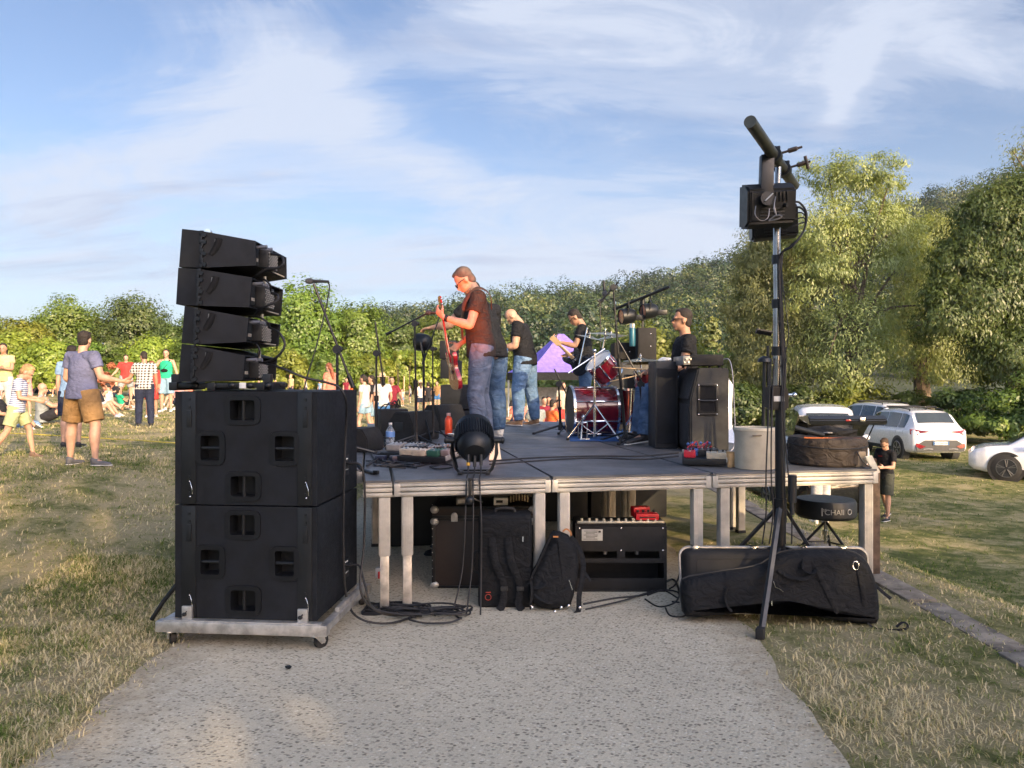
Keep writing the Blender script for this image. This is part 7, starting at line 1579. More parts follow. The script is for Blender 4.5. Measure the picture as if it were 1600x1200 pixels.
A = P(128, 727, 519, -22, 'man seen from behind in a blue-grey T-shirt, khaki shorts and dark sneakers', skin='fair', hair='dark', top=TS['slate'], tsl=.55, bottom=TS['khaki'], blen=.86, shoes=SNK, bulk=1.22, vox=.010,
  pose=dict(lean=2, side=0, head=(4, 20), la=((-.22, -.05, -1), (.0, .75, -.45)), ra=((.30, .12, -1), (.42, .95, -.20)), ll=((-.20, .02, -1), (-.02, -.04, -1)), rl=((.26, .05, -1), (.06, -.06, -1)), feet=((0, 1, 0), (.95, .45, 0)), rh=((-.6, 0, .6), .7)))
P(26, 716, 566, -70, 'boy with curly blond hair in a striped T-shirt and pale shorts walking to the right', skin='fair', hair='blond', top=STR, tsl=.6, bottom=TS['lime'], blen=.75, shoes=mat('sandal', (.16, .10, .07), .7), vox=.010,
  pose=dict(lean=8, head=(32, 0), ll=((-.06, .45, -1), (-.02, .12, -1)), rl=((.06, -.30, -1), (.02, -.62, -1)), la=((-.1, .15, -1), (.2, .95, -.1)), ra=((.1, .12, -1), (-.2, .95, -.2))))
P(111, 700, 542, 10, 'man in a pale blue shirt almost hidden behind the broad man in khaki shorts', skin='fair', hair='dark', top=TS['sky'], tsl=.6, bottom=TS['navy'], blen=.9, shoes=SHK)
b = P(66, 662, 0, -60, 'bald man in a pale grey T-shirt and black shorts sitting on the grass with sunglasses', H=1.82, skin='fair', hair=None, top=TS['grey'], tsl=.6, bottom=TS['black'], blen=.75, shoes=SHW, bulk=1.12, pose=dict(SIT, ll=((-.15, .72, .70), (-.0, .42, -1)), rl=((.30, .85, .42), (.05, .55, -.9)), lean=-2, la=((-.15, .7, -.6), (.4, .85, .1)), ra=((.15, .7, -.6), (-.4, .85, .1))), vox=.013); glasses(b)
P(6, 655, 538, 195, 'woman in a yellow top standing at the left edge with her arms folded', skin='tan', hair='dark', hairlen=1, top=TS['yellow'], tsl=.5, bottom=TS['white'], blen=1.9, shoes=SHW, pose=dict(la=((-.1, .35, -.9), (.75, .55, .1)), ra=((.1, .35, -.9), (-.75, .55, .1))))
P(4, 672, 0, -80, 'dark haired person in a black top sitting at the far left edge', H=1.7, skin='tan', hair='dark', hairlen=1, top=TS['black'], tsl=.5, bottom=TS['black'], blen=.8, shoes=SHK, pose=SIT)
P(43, 652, 570, 150, 'woman in a pale pink dress standing behind the walking boy', skin='fair', hair='brown', hairlen=2, top=TS['pink'], tsl=.4, bottom=TS['pink'], blen=.9, skirt=True, shoes=SHW, pose=dict(la=((-.1, .3, -.9), (.5, .5, .5)), ra=((.1, .1, -1), (-.1, .2, -1))))
c = P(150, 652, 0, -75, 'woman with sunglasses sitting with bent knees right of the broad man in khaki shorts', H=1.65, skin='fair', hair='dark', hairlen=1, top=TS['pink'], tsl='tank', bottom=TS['cream'], blen=.7, shoes=SHW, pose=SIT); glasses(c)
P(172, 636, 0, 80, 'woman in a black floral dress sitting and turned to the left', H=1.65, skin='fair', hair='dark', hairlen=3, top=FLO, tsl='tank', bottom=FLO, blen=.8, skirt=False, shoes=SHK, pose=dict(SIT, lean=8))
P(160, 641, 0, -88, 'person in white shorts lying back with legs stretched toward the right', H=1.72, skin='fair', hair='dark', hairlen=1, top=TS['black'], tsl=.4, bottom=TS['white'], blen=.6, shoes=SHB, pose=SIT2)
P(140, 633, 0, -40, 'woman with sunglasses sitting farther back behind the seated pair', H=1.65, skin='fair', hair='brown', hairlen=1, top=TS['cream'], tsl=.4, bottom=TS['beige'], blen=.8, shoes=SHW, pose=SIT)
P(197, 630, 555, 200, 'man in a red polo shirt and light grey shorts standing beyond the seated people', skin='fair', hair='dark', top=TS['red'], tsl=.6, bottom=TS['grey'], blen=.85, shoes=SHW, bulk=1.1, pose=dict(la=((-.25, .1, -1), (.2, .6, -.8)), ra=((.4, .15, -.9), (.5, .5, -.6)), ll=((-.15, .05, -1), (0, -.05, -1)), rl=((.2, .1, -1), (.05, -.1, -1))))
P(226, 667, 550, 30, 'man seen from behind in a black and white checked shirt and dark trousers', skin='tan', hair='dark', top=CHK, tsl=.7, bottom=TS['navy'], blen=2, shoes=SHK, bulk=1.08, pose=dict(lean=6, head=(10, 20), la=((-.35, .25, -.9), (-.4, .45, -.7)), ra=((.2, .1, -1), (.1, .3, -1)), ll=((-.05, .12, -1), (-.02, -.02, -1)), rl=((.06, -.02, -1), (.02, -.06, -1))))
P(237, 652, 565, 200, 'woman in a bright red dress mostly hidden behind the checked shirt man', skin='tan', hair='red', hairlen=1, top=TS['red'], tsl=1.4, bottom=TS['red'], blen=.9, skirt=True, shoes=SHW)
P(190, 640, 0, -30, 'child in green sitting on the grass left of the checked shirt man', H=1.3, skin='fair', hair='dark', top=TS['green'], tsl=.5, bottom=TS['black'], blen=.8, shoes=SHW, pose=SIT)
gt = P(260, 644, 547, 190, 'woman in a green tank top with a black waist bag across it and denim shorts', skin='fair', hair='dark', top=TS['green'], tsl='tank', bottom=TS['lightdenim'], blen=.98, shoes=SHW, vox=.013, pose=dict(la=((-.35, .1, -1), (-.25, .2, -1)), ra=((.55, .05, -.75), (.1, .5, -.6))))
mb = MB(); T = gt['T']; mb.ell(T(.02, .135, .20), (.105, .035, .055)); build(gt['bake'](mb), 'waist_bag', NYL, gt['root']); mb = MB(); mb.tube(smooth([T(-.11, .05, .50), T(-.04, .125, .34), T(.06, .13, .22)], 4), [(.016, .004)]*9, 6); build(gt['bake'](mb), 'bag_strap', NYL, gt['root'])
# seated ones right of the green top, seen in the gap before the subwoofers
for (px, ft, lab, tp, hr, yw, hl) in ((277, 633, 'person in a pink shirt sitting just left of the upper subwoofer', 'pink', 'dark', 170, 1), (286, 640, 'person with curly grey hair partly hidden by the subwoofer stack', 'white', 'grey', 160, 0), (292, 628, 'person in a coral shirt sitting behind the lowest array speaker', 'coral', 'brown', 200, 0), (120, 622, 'person in white sitting in the distance behind the broad man', 'white', 'dark', 180, 0), (178, 622, 'person in black sitting in the distance below the red polo man', 'black', 'blond', 150, 1), (210, 628, 'person in a cream shirt sitting beside the red polo man', 'cream', 'brown', 210, 0)):
    P(px, ft, 0, yw, lab, H=1.7, skin='fair', hair=hr, hairlen=hl, top=TS[tp], tsl=.5, bottom=TS['navy'], blen=.85, shoes=SHW, pose=SIT)
for (px, ft, tp, hr, yw, lab) in ((18, 626, 'white', 'dark', 190, 'distant sitter in white far left behind the woman in yellow'), (33, 618, 'coral', 'brown', 160, 'distant sitter in coral above the walking boy'), (58, 616, 'navy', 'dark', 170, 'distant sitter in navy above the bald man'), (80, 619, 'yellow', 'blond', 200, 'distant sitter in pale yellow left of the broad man'), (133, 617, 'red', 'dark', 190, 'distant sitter in red right of the broad man'), (150, 615, 'white', 'brown', 150, 'distant sitter in white below the orange shrub'), (165, 619, 'sky', 'dark', 180, 'distant sitter in light blue left of the red polo man'), (215, 616, 'pink', 'brown', 170, 'distant sitter in pink between red polo and checked shirt'), (244, 617, 'grey', 'dark', 190, 'distant sitter in grey between checked shirt and green top'), (268, 615, 'maroon', 'dark', 160, 'distant sitter in maroon right of the green top')):
    P(px, ft, 0, yw, lab, H=1.7, skin='tan', hair=hr, top=TS[tp], tsl=.5, bottom=TS['navy'], blen=.85, shoes=SHW, pose=SIT)
# standing heads above the subwoofers
for (px, ft, tp_, lab, tp, hr, yw, hl) in ((455, 625, 586, 'person in a yellow shirt standing far off, seen just above the subwoofer top', 'yellow', 'blond', 150, 0), (478, 622, 592, 'distant person in white seen above the subwoofer under the long cable', 'white', 'brown', 100, 0), (430, 622, 594, 'distant person in coral seen above the subwoofer near the array stand', 'coral', 'dark', 220, 1), (541, 630, 592, 'distant person in a maroon shirt right of the red haired woman', 'maroon', 'dark', 200, 0), (405, 624, 595, 'distant person in cream seen above the left part of the subwoofer', 'cream', 'dark', 160, 0), (500, 622, 595, 'distant person in light blue seen just left of the red haired woman', 'sky', 'dark', 160, 0)):
    P(px, ft, tp_, yw, lab, skin='fair', hair=hr, hairlen=hl, top=TS[tp], tsl=.5, bottom=TS['navy'], blen=.9, shoes=SHW)
P(516, 668, 568, 60, 'woman with long auburn hair in an orange and white top behind the subwoofers', skin='fair', hair='red', hairlen=2, top=TS['coral'], tsl=.4, bottom=TS['white'], blen=1.9, shoes=SHW, pose=dict(head=(10, 0)))
P(570, 686, 586, 70, 'girl in a long white jersey with red printing and dark hair in a ponytail', skin='fair', hair='dark', hairlen=3, top=TS['white'], tsl=.5, bottom=TS['lightdenim'], blen=.55, shoes=SHW, pose=dict(W1, head=(8, 0)))
mb = MB()
P(582, 680, 588, 100, 'girl with long dark curly hair in a black top and light shorts', skin='fair', hair='dark', hairlen=2, top=TS['black'], tsl=.8, bottom=TS['lightdenim'], blen=.9, shoes=SHK)
P(598, 684, 586, 20, 'woman in a straw hat, white T-shirt and bright blue shorts seen from behind', skin='fair', hair='brown', hairlen=1, top=TS['white'], tsl=.6, bottom=TS['blue'], blen=.95, shoes=SHW, hat='straw', pose=dict(la=((-.2, 0, -1), (0, .3, -1)), ra=((.25, 0, -1), (-.1, .6, -.8))))
P(612, 676, 590, 190, 'person in a maroon T-shirt standing beside the woman in the straw hat', skin='tan', hair='dark', top=TS['maroon'], tsl=.6, bottom=TS['black'], blen=.9, shoes=SHW, pose=dict(la=((-.4, .15, -.9), (-.1, .8, -.4))))
for (px, ft, tp_, lab, tp, bt, hr, yw, hl, hat) in ((609, 636, 604, 'small child in pink in the distance right of the maroon shirt', 'pink', 'black', 'brown', 180, 0, None), (629, 634, 609, 'person in white sitting in the distance between two stands', 'white', 'sky', 'brown', 150, 0, None), (657, 647, 596, 'woman in a sun hat and white top walking on the sunlit field', 'white', 'navy', 'brown', 30, 1, 'straw'), (669, 645, 598, 'person in black walking beside the woman in the sun hat', 'black', 'black', 'dark', 20, 0, None), (683, 640, 597, 'man in a khaki shirt and blue shorts on the field left of the speaker column', 'khaki', 'blue', 'brown', 170, 0, None), (641, 630, 603, 'distant person in grey behind the staked saplings', 'grey', 'navy', 'dark', 90, 0, None), (549, 640, 600, 'distant person in orange left of the girl in the white jersey', 'orange', 'navy', 'dark', 120, 0, None)):
    P(px, ft, tp_, yw, lab, skin='fair', hair=hr, hairlen=hl, top=TS[tp], tsl=.5, bottom=TS[bt], blen=.7, shoes=SHW, hat=hat, pose=W1 if 'walking' in lab else None)
# people under the tent
SC = dict(hip=.46, lean=4, ll=((-.15, 1, -.05), (0, .1, -1)), rl=((.15, 1, -.05), (0, .1, -1)), la=((-.15, .4, -.9), (.2, .9, .1)), ra=((.15, .4, -.9), (-.2, .9, .1)))
for (px, d, lab, tp, hr, yw, hat) in ((838, 17.5, 'person in a grey shirt and white cap sitting in front of the purple tent', 'grey', 'dark', 20, 'cap'), (861, 19, 'person in a bright orange T-shirt sitting at a table below the tent', 'orange', 'dark', 300, None), (872, 21, 'person in a red shirt sitting behind the orange one under the tent', 'red', 'dark', 200, None), (849, 22, 'person in a maroon shirt sitting under the tent left of the orange shirt', 'maroon', 'dark', 200, None), (857, 24, 'dark haired person in navy farther back under the tent', 'navy', 'dark', 180, None), (812, 19, 'person with a bag sitting by the tent pole', 'coral', 'brown', 150, None), (808, 24, 'distant dark haired person in black left of the tent pole', 'black', 'dark', 180, None), (880, 25, 'person in cream standing at the back of the tent', 'cream', 'brown', 180, None)):
    x = (px-800)/F*d; person(V((x, d, gz(x, d))), yw, 1.72, lab, group='people around the tent', skin='tan' if tp in ('red', 'navy', 'orange') else 'fair', hair=hr, top=TS[tp], tsl=.55, bottom=TS['navy'], blen=1.9, shoes=SHK, hat=hat, vox=.018, pose=None if 'standing' in lab else SC)
# man with a phone right of the stage, and the one at the boot of the black car
m = P(1383, 812, 683, 118, 'man in a black T-shirt and dark shorts leaning by the stage corner, looking down', skin='fair', hair='brown', top=BT, tsl=.6, bottom=TS['olive'], blen=.95, shoes=SHK, group='people on the right of the stage', vox=.012,
  pose=dict(lean=6, side=-6, head=(28, 10), la=((-.15, .25, -.95), (.1, .95, .05)), ra=((.2, .2, -.95), (-.25, .95, -.05)), ll=((-.02, .10, -1), (0, .0, -1)), rl=((.10, -.25, -1), (.05, -.45, -1)))); glasses(m)
mb = MB(); T = m['T']; mb.box((0, 0, 0), (.085, .004, .012)); mb.bm.transform(M.Translation(T(.02, .150, .40))); build(m['bake'](mb), 'chest_print', TS['red'], m['root'])
P(1283, 818, 690, 10, 'person in white shorts and white shoes standing behind the drum stool', skin='fair', hair='brown', top=TS['black'], tsl=.6, bottom=TS['white'], blen=.95, shoes=SHW, group='people on the right of the stage', vox=.013)
# yellow rope lying across the grass on the left
pts = []
for px, py in ((-60, 676), (0, 680), (50, 683), (110, 686), (170, 690), (220, 693), (275, 697), (330, 700)):
    q = stand_at(px, py); pts.append(q+V((0, 0, .05)))
cable(pts, .009, 'yellow barrier rope stretched low across the grass on the left', name='rope', m=mat('yellow_rope', (.45, .37, .05), .7), group=None)
# ---- things on the grass among the crowd
for i, (px, ft, c, lab) in enumerate(((142, 657, 'blue', 'blue bag lying by the seated woman with sunglasses'), (205, 640, 'white', 'white carrier bag on the grass left of the checked shirt man'), (45, 668, 'sky', 'pair of light blue bags on the grass behind the walking boy'))):
    q = stand_at(px, ft); mb = MB(); mb.ell(q+V((0, 0, .06)), (.22, .14, .09), None, 14, 8, .5); solo(mb, 'carrier_bag', TS[c], q, lab, 'bag', 'bags lying on the grass')
# ================================================================ purple tent
TX, TY = 1.95, 31.0; tz0 = gz(TX, TY); PUR = cloth('purple_canvas', (.20, .15, .58), .7, bump=.3, bscale=2)
root = empty('canopy_tent', (TX, TY, tz0), 'purple pop-up canopy tent with a black valance behind the bassist', 'tent')
ez, pz = EYE+8/F*TY, EYE+68/F*TY; hw = 1.8; rot = M.Rotation(R(12), 3, 'Z')
def TQ(x, y, z): q = rot @ V((x, y, 0)); return V((TX+q.x, TY+q.y, z))
mb = MB(); cor = [(-hw, -hw), (hw, -hw), (hw, hw), (-hw, hw)]; n = 8
for k in range(4):
    (ax_, ay), (bx, by) = cor[k], cor[(k+1) % 4]; grid = []
    for i in range(n+1):
        row = []
        for j in range(n+1):
            u, v = i/n, j/n; x = (ax_*(1-u)+bx*u)*(1-v*.94); y = (ay*(1-u)+by*u)*(1-v*.94)
            sag = -.22*math.sin(math.pi*v)*(1-.5*abs(2*u-1)); row.append(mb.bm.verts.new(TQ(x, y, ez+(pz-ez)*v+sag)))
        grid.append(row)
    for i in range(n):
        for j in range(n): mb.bm.faces.new((grid[i][j], grid[i+1][j], grid[i+1][j+1], grid[i][j+1]))
build(mb, 'canopy', PUR, root, angle=60)
mb = MB()
for k in range(4):
    (ax_, ay), (bx, by) = cor[k], cor[(k+1) % 4]; mb.prism([TQ(ax_*1.004, ay*1.004, ez-.0), TQ(bx*1.004, by*1.004, ez), TQ(bx*1.004, by*1.004, ez-.30), TQ(ax_*1.004, ay*1.004, ez-.30)], rot @ V((-.006*(by-ay), .006*(bx-ax_), 0)))
build(mb, 'valance', BT, root)
for (x, y) in cor: mb = MB(); mb.tube([TQ(x*.98, y*.98, tz0-.2), TQ(x*.98, y*.98, ez)], .035, 8); build(mb, 'leg', WHT, root)
mb = MB(); mb.box(TQ(.2, hw*.9, tz0+.75), (2.4, .04, 1.5), rot); build(mb, 'side_panel', TS['white'], root)
for i, (x, d, lab) in enumerate(((-.0+1.15, 18.4, 'folding table with cups in front of the orange shirt'),)):
    z = gz(x, d); root = empty('folding_table', (x, d, z), lab, 'table'); mb = MB(); mb.box((x, d, z+.72), (1.3, .6, .03), None, .006); build(mb, 'tabletop', TS['beige'], root)
    for a in (-.6, .6): mb = MB(); mb.tube([(x+a, d-.25, z), (x+a, d+.25, z+.7)], .014, 6); build(mb, 'leg', BLKM, root)
for i in range(3):
    x, d = .42+.28*i, 17.0; z = gz(x, d); mb = MB(); mb.box((x, d, z+.45), (.16, .3, .3), None, .03); mb.tube([(x-.08, d, z), (x-.08, d, z+.3)], .012, 6); mb.tube([(x+.08, d, z), (x+.08, d, z+.3)], .012, 6); solo(mb, 'equipment_case', BLK, (x, d, z), ['left', 'middle', 'right'][i]+' small black gear case on legs just beyond the stage near the tent pole', 'case', 'gear cases beyond the stage')
# ================================================================ parked cars
GLASS = mat('car_glass', (.03, .04, .045), .06, var=.05, spec=.8); PWH = mat('car_paint_white', (.66, .68, .72), .25, var=.02, coat=.8); PBK = mat('car_paint_black', (.008, .009, .012), .2, coat=1); PSI = mat('car_paint_silver', (.42, .44, .45), .28, .3, coat=.7)
CLAD = mat('grey_cladding', (.045, .048, .052), .6); TL = mat('tail_light_red', (.22, .008, .012), .15, coat=1); TYR = mat('tyre', (.015, .015, .016), .8); RIM = mat('alloy_rim', (.35, .35, .36), .3, .8)
def car(loc, heading, stations, W, paint, label, name='parked_car', wheels=(.85, 3.55), wr=.34, rear=None, side_win=None, wind=None, back=None, rails=False, clad=True, group='cars parked on the grass', plate=None, dark_rims=False, front=True):
    """stations: (x from the rear bumper, z bottom, z belt, z top, half width, half width of the roof). Heading: degrees the nose points, 0 = +Y, 90 = -X"""
    root = empty(name, loc, label, 'car' if name != 'camper_van' else 'van', group); Rz = M.Rotation(R(heading), 3, 'Z'); L0 = V(loc)
    K = lambda x, y, z: L0+Rz @ V((y, x, z))           # x: forward, y: right
    xs_ = [s[0] for s in stations]
    def sec(x): return [float(np.interp(x, xs_, [s[k] for s in stations])) for k in range(1, 6)]
    def ring(x):
        zb, zl, zt, hw_, hr = sec(x); up = max(zt-zl, .0)
        h = [(hw_*.80, zb), (hw_*.95, zb+.05), (hw_, zb+.16), (hw_*1.005, zl*.62+zb*.38), (hw_*.985, zl-.05), (hw_*.955, zl), (hw_*.93*(1-0)+0, zl+.012), (hr+.5*(hw_*.93-hr)*(.9), zl+up*.5), (hr+.03, zt-up*.10), (hr-.06, zt-up*.02), (hr*.55, zt+.018*(up > .1)), (0, zt+.028)]
        return h
    X = sorted(set(list(np.linspace(xs_[0], xs_[-1], 46))+xs_))
    mb = MB(); bm = mb.bm; R0 = []
    for x in X:
        h = ring(x); R0.append([bm.verts.new(K(x, y, z)) for y, z in h]+[bm.verts.new(K(x, -y, z)) for y, z in h[-2::-1]])
    for a, b in zip(R0, R0[1:]):
        for i in range(len(a)-1): bm.faces.new((a[i], a[i+1], b[i+1], b[i]))
        bm.faces.new((a[-1], a[0], b[0], b[-1]))
    bm.faces.new(R0[0]); bm.faces.new(list(reversed(R0[-1])))
    body = build(mb, 'body', paint, root, angle=50)
    def patch(name, x0, x1, i0, i1, m, off=.006, side=0, f0=0, f1=1, n=8):
        """surface patch between section points i0..i1, pushed outwards"""
        for sd in ((-1, 1) if side == 0 else (side,)):
            mb = MB(); rows = []
            for k in range(n+1):
                x = x0+(x1-x0)*k/n; h = ring(x)[i0:i1+1]; row = []
                for q in range(7):
                    t = (f0+(f1-f0)*q/6)*(len(h)-1); j = min(int(t), len(h)-2); u = t-j; row.append((h[j][0]*(1-u)+h[j+1][0]*u, h[j][1]*(1-u)+h[j+1][1]*u))
                rows.append([mb.bm.verts.new(K(x, (y+off)*sd, z+off*.3)) for y, z in row])
            for a, b in zip(rows, rows[1:]):
                for q in range(6): mb.bm.faces.new((a[q], a[q+1], b[q+1], b[q]))
            build(mb, name, m, root, angle=40)
    for (x0, x1) in (side_win or []): patch('side_window', x0, x1, 6, 8, GLASS, .008, 0, .06, .92)
    def top_patch(name, x0, x1, m, wf=.86, off=.012):
        mb = MB(); rows = []
        for k in range(9):
            x = x0+(x1-x0)*k/8; zb, zl, zt, hw_, hr = sec(x); wloc = (hr-.02)*wf; dz = sec(x+.02)[2]-sec(x-.02)[2]; nrm = V((-dz, 0, .04)).normalized()*off
            rows.append([mb.bm.verts.new(K(x+nrm.x, wloc*t, zt+.02+.008*(1-t*t)+nrm.z)) for t in (-1, -.6, -.2, .2, .6, 1)])
        for a, b in zip(rows, rows[1:]):
            for q in range(5): mb.bm.faces.new((a[q], a[q+1], b[q+1], b[q]))
        build(mb, name, m, root, angle=40)
    if wind: top_patch('windscreen', wind[0], wind[1], GLASS)
    if back: top_patch('rear_window', back[0], back[1], GLASS, .90)
    if clad: patch('cladding', stations[0][0]+.02, stations[-1][0]-.05, 0, 2, CLAD, .006, 0)
    for x in wheels:
        for sd in (-1, 1):
            hwx = sec(x)[3]; zc = wr
            mb = MB(); mb.tube([K(x, (hwx-.22)*sd, zc), K(x, (hwx+.006)*sd, zc)], [wr+.075, wr+.075], 32); build(mb, 'wheel_arch', CLAD if clad else TYR, root)
            mb = MB(); mb.tube([K(x, (hwx-.19)*sd, zc), K(x, (hwx-.18)*sd, zc), K(x, (hwx+.005)*sd, zc), K(x, (hwx+.022)*sd, zc)], [wr-.02, wr, wr, wr-.03], 32); wo = build(mb, 'wheel', TYR, root)
            mb = MB(); mb.tube([K(x, (hwx+.012)*sd, zc), K(x, (hwx+.026)*sd, zc)], [wr*.66, wr*.64], 28)
            build(mb, 'hub', BLK, wo); mb = MB()
            for q in range(5):
                a = 2*math.pi*q/5+.3; 
                for da in (-.14, .14): mb.tube([K(x+math.cos(a)*.04, (hwx+.03)*sd, zc+math.sin(a)*.04), K(x+math.cos(a+da)*wr*.64, (hwx+.026)*sd, zc+math.sin(a+da)*wr*.64)], .016, 4)
            mb.tube([K(x+math.cos(t)*wr*.66, (hwx+.026)*sd, zc+math.sin(t)*wr*.66) for t in [2*math.pi*k/24 for k in range(24)]], .012, 5, closed=True)
            build(mb, 'rim', CLAD if dark_rims else RIM, wo)
    # door seams, handles, mirrors
    for sd in (-1, 1):
        mb = MB()
        for x in (side_win[0][0]-.02, side_win[0][1]+.03, side_win[-1][1]+.02) if side_win else ():
            h = ring(x); mb.tube([K(x, (h[3][0]+.001)*sd, h[2][1]+.03), K(x, (h[4][0]+.002)*sd, h[4][1])], .004, 4)
        if side_win: build(mb, 'door_seam', BLK, root)
        if side_win:
            mb = MB(); xm_ = side_win[-1][1]-.05; zb, zl, zt, hw_, hr = sec(xm_); mb.ell(K(xm_, (hw_+.10)*sd, zl+.07), (.11, .09, .08)); build(mb, 'mirror', paint, root)
            for (a_, b_) in side_win[:2]:
                mb = MB(); h = ring(a_+.12); mb.tube([K(a_+.05, (h[4][0]+.02)*sd, h[4][1]-.07), K(a_+.22, (h[4][0]+.02)*sd, h[4][1]-.065)], .011, 6); build(mb, 'door_handle', paint, root)
    if rails:
        for sd in (-1, 1):
            mb = MB(); xs2 = np.linspace(rails[0], rails[1], 8); mb.tube([K(x, (sec(x)[4]-.06)*sd, sec(x)[2]+.045+.02*math.sin(math.pi*(x-rails[0])/(rails[1]-rails[0]))) for x in xs2], .018, 6)
            for x in (rails[0], rails[1]): mb.tube([K(x, (sec(x)[4]-.06)*sd, sec(x)[2]-.02), K(x, (sec(x)[4]-.06)*sd, sec(x)[2]+.06)], .02, 6)
            build(mb, 'roof_rail', BLK, root)
        for x in (rails[0]+.45, rails[1]-.4): mb = MB(); mb.tube([K(x, -(sec(x)[4]-.04), sec(x)[2]+.10), K(x, (sec(x)[4]-.04), sec(x)[2]+.10)], .022, 6); build(mb, 'cross_rail', BLK, root)
    return root, K, sec, ring, Rz, patch, top_patch
SUV = [(0, .42, .95, .98, .80, .70), (.06, .30, 1.02, 1.06, .88, .72), (.22, .26, 1.04, 1.20, .92, .69), (.55, .24, 1.03, 1.55, .93, .62), (.80, .24, 1.02, 1.62, .935, .62), (1.8, .24, 1.00, 1.655, .935, .63), (2.7, .24, .98, 1.61, .935, .62), (3.05, .24, .97, 1.50, .93, .62), (3.65, .24, .96, 1.04, .92, .68), (4.2, .26, .90, .93, .90, .74), (4.45, .32, .78, .80, .84, .70), (4.52, .42, .66, .68, .74, .62)]
p = V((13.95, 25.2, gz(13.95, 25.2)))
sv, K, sec, ring, Rz, patch, tpch = car(p, 0, SUV, 1.87, PWH, 'white SUV seen from behind with red wraparound tail lights and a number plate', 'parked_car', (.92, 3.62), .36, side_win=[(.62, 1.05), (1.1, 1.95), (2.0, 3.05)], wind=(3.08, 3.6), back=(.24, .54), rails=(.85, 2.8))
for sd in (-1, 1):
    mb = MB(); mb.prism([K(.20, sd*.90, 1.055), K(-.002, sd*.72, 1.03), K(-.012, sd*.36, .985), K(-.012, sd*.36, .965), K(-.010, sd*.66, .93), K(-.002, sd*.76, .86), K(.16, sd*.915, .88)], Rz @ V((0, -.028, 0)), .004); build(mb, 'tail_light', TL, sv)
    mb = MB(); mb.prism([K(-.0, sd*.78, .60), K(-.03, sd*.50, .50), K(-.02, sd*.66, .42), K(.0, sd*.82, .50)], Rz @ V((0, -.02, 0)), .003); build(mb, 'reflector', TL, sv)
    mb = MB(); mb.tube([K(-.03, sd*.26, .405), K(-.045, sd*.40, .42), K(-.03, sd*.56, .40)], .018, 6); build(mb, 'exhaust_trim', ALU, sv)
mb = MB(); mb.tube([K(-.014, -.36, .975), K(-.014, .36, .975)], [(.010, .012)]*2, 6); build(mb, 'light_bar', TL, sv)
mb = MB(); mb.prism([K(-.004, -.80, .52), K(-.016, -.52, .70), K(-.016, .52, .70), K(-.004, .80, .52), K(-.0, .78, .34), K(-.0, -.78, .34)], Rz @ V((0, -.02, 0)), .006); bp_ = build(mb, 'bumper_panel', CLAD, sv)
mb = MB(); mb.box(K(-.05, 0, .60), (.52, .012, .11), Rz, .002); pl = build(mb, 'number_plate', WHT, sv)
for sd in (-1, 1): mb = MB(); mb.box(K(-.058, sd*.235, .60), (.045, .003, .108), Rz); build(mb, 'plate_band', TS['blue'], pl)
text('plate_lettering', 'GG-240-NE', .088, K(-.060, 0, .598), M.Rotation(R(90), 3, 'X'), BLK, pl, .001)
text('badge', 'SPORTAGE', .045, K(-.014, 0, .90), M.Rotation(R(90), 3, 'X'), mat('badge_grey', (.15, .15, .16), .3, .5), sv, .001)
mb = MB(); mb.tube([K(.30, 0, 1.30), K(.40, -.25, 1.36)], .010, 6); build(mb, 'wiper', BLK, sv); mb = MB(); mb.prism([K(.9, 0, 1.66), K(.8, 0, 1.74), K(.98, 0, 1.66)], (.02, 0, 0)); build(mb, 'antenna', BLK, sv)
# crossover at the right edge, nose to the left
CO = [(0, .40, .90, .93, .74, .64), (.08, .28, 1.0, 1.05, .86, .70), (.5, .24, 1.02, 1.32, .93, .62), (1.2, .22, 1.0, 1.56, .94, .60), (2.0, .20, .97, 1.63, .945, .60), (2.7, .20, .94, 1.56, .945, .59), (3.2, .20, .92, 1.34, .94, .60), (3.75, .20, .90, .99, .93, .70), (4.3, .22, .86, .93, .90, .74), (4.58, .28, .78, .83, .82, .66), (4.70, .38, .66, .70, .70, .56)]
xF, yF = (1562-800)/F*21.6, 21.6; xF = (1516-800)/F*22.4; p = V((xF+4.02, 22.4-2.35, gz(xF+2, 21)-.02))
c2_, K, sec, ring, Rz, patch, tpch = car(p, 60, CO, 1.9, PWH, 'white car cut off by the right edge of the picture, nose pointing left', 'parked_car', (.9, 3.82), .37, side_win=[(.75, 1.1), (1.15, 2.05), (2.1, 3.25)], wind=(3.0, 3.7), back=(.3, 1.0), clad=False, dark_rims=True)
mb = MB(); mb.box(K(3.62, -.955, .72), (.012, .13, .03), Rz, .004); build(mb, 'side_repeater', BLK, c2_)
# black estate with its tailgate up
ES = [(0, .42, .80, .82, .82, .80), (.05, .32, .86, .90, .90, .78), (.10, .30, 1.02, 1.46, .92, .70), (.30, .26, 1.03, 1.60, .93, .66), (1.6, .24, 1.02, 1.66, .935, .66), (2.7, .24, 1.0, 1.62, .935, .65), (3.1, .24, .98, 1.48, .93, .64), (3.7, .24, .96, 1.04, .92, .70), (4.3, .26, .88, .91, .9, .74), (4.55, .36, .70, .72, .80, .66)]
p = V((6.50, 15.9, -1.30))
be, K, sec, ring, Rz, patch, tpch = car(p, 0, ES, 1.87, PBK, 'black car with its tailgate raised, parked behind the right corner of the stage', 'parked_car', (.95, 3.62), .35, side_win=[(.35, 1.05), (1.1, 1.95), (2.0, 3.0)], wind=(3.12, 3.65), clad=False)
mb = MB(); mb.prism([K(.02, -.62, .78), K(.02, .62, .78), K(.06, .60, 1.42), K(.06, -.60, 1.42)], Rz @ V((0, -.03, 0)), .006); build(mb, 'load_opening', mat('slot_black', (.002, .002, .003), .9), be)
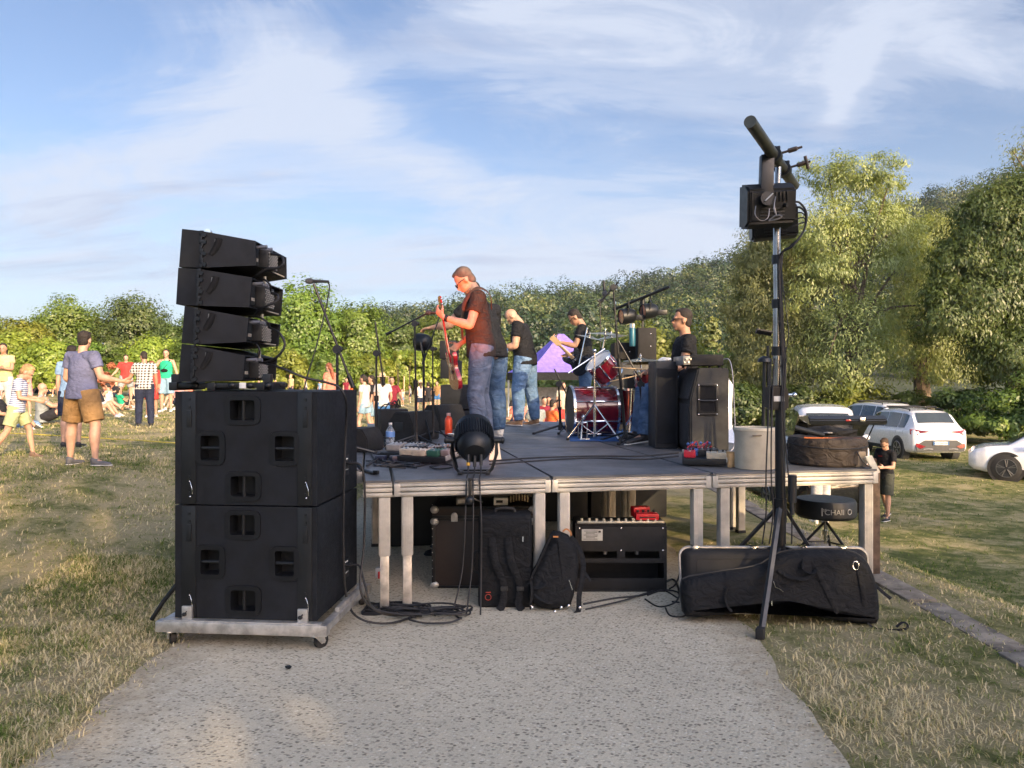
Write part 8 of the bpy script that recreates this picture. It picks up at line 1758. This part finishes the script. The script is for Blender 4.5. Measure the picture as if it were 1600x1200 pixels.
mb = MB(); hz_ = 2.13; mb.prism([K(.35, -.64, 1.64), K(-.10, -.66, hz_), K(-.95, -.78, hz_+.04), K(-1.05, -.80, hz_-.04), K(-1.03, -.78, hz_-.14), K(-.12, -.64, hz_-.09)], Rz @ V((1.50, 0, 0)), .02); tg = build(mb, 'tailgate', PBK, be)
mb = MB(); mb.box(K(-1.07, .22, hz_-.04), (.10, .012, .08), Rz, .004); build(mb, 'emblem', CHR, tg); mb = MB(); mb.box(K(-1.065, -.05, hz_-.05), (.10, .012, .03), Rz, .004); build(mb, 'light', TL, tg)
for sd in (-1, 1): mb = MB(); mb.tube([K(.05, sd*.62, 1.2), K(-.65, sd*.66, hz_-.1)], .014, 6); build(mb, 'gas_strut', BLKM, tg)
# silver people carrier behind it
MP = [(0, .40, 1.0, 1.02, .82, .76), (.06, .30, 1.08, 1.5, .90, .72), (.25, .26, 1.1, 1.85, .93, .70), (1.6, .24, 1.08, 1.97, .94, .71), (2.8, .24, 1.05, 1.93, .94, .69), (3.2, .24, 1.04, 1.75, .935, .67), (3.9, .24, 1.02, 1.14, .92, .70), (4.4, .26, .94, .97, .9, .74), (4.65, .36, .74, .76, .80, .66)]
p = V((9.75, 25.0, gz(10, 24)+.02)); car(p, 165, MP, 1.9, PWH, 'tall white people carrier whose bright roof shows above the raised black tailgate', 'parked_car', (.95, 3.7), .34, side_win=[(.4, 1.2), (1.25, 2.15), (2.2, 3.15)], wind=(3.2, 3.85), clad=False)
p = V((15.9, 31.0, gz(15.9, 31))); car(p, 10, SUV, 1.87, PWH, 'white car with black roof bars half hidden left of the white SUV', 'parked_car', (.92, 3.62), .36, side_win=[(.62, 1.05), (1.1, 1.95), (2.0, 3.05)], wind=(3.08, 3.6), back=(.24, .54), rails=(.85, 2.8))
CV = [(0, .45, 1.2, 2.95, 1.0, .98), (.3, .35, 1.2, 3.05, 1.05, 1.0), (4.0, .35, 1.2, 3.05, 1.05, 1.0), (4.7, .35, 1.2, 2.9, 1.02, .95), (4.72, .35, 1.2, 1.95, .98, .80), (5.3, .35, 1.15, 1.30, .95, .82), (5.8, .40, 1.0, 1.05, .9, .8), (5.95, .5, .8, .85, .8, .7)]
x = (1124-800)/F*25; p = V((x, 30.5, gz(x, 26)-.05)); car(p, 176, CV, 2.1, PWH, 'white camper van behind the large guitar cabinet', 'camper_van', (1.0, 4.9), .36, side_win=[(1.2, 2.0), (2.6, 3.4)], wind=(4.73, 5.28), clad=False)

# ---- thin evening haze: one closed box round the place
hm = bpy.data.materials.new('haze'); hm.use_nodes = True; nt = hm.node_tree; nt.nodes.clear()
pv = NN(nt, 'ShaderNodeVolumePrincipled'); pv.inputs['Color'].default_value = (.80, .88, 1, 1); pv.inputs['Density'].default_value = .00015; pv.inputs['Anisotropy'].default_value = .2
LK(nt, pv.outputs[0], NN(nt, 'ShaderNodeOutputMaterial').inputs['Volume'])
mb = MB(); mb.box((50, 315, 66.2), (1120, 890, 137.6)); hb = build(mb, 'haze', hm, smooth_=False); hb['kind'] = 'stuff'; hb['label'] = 'thin evening haze over the field and the wooded hill'; hb['category'] = 'haze'
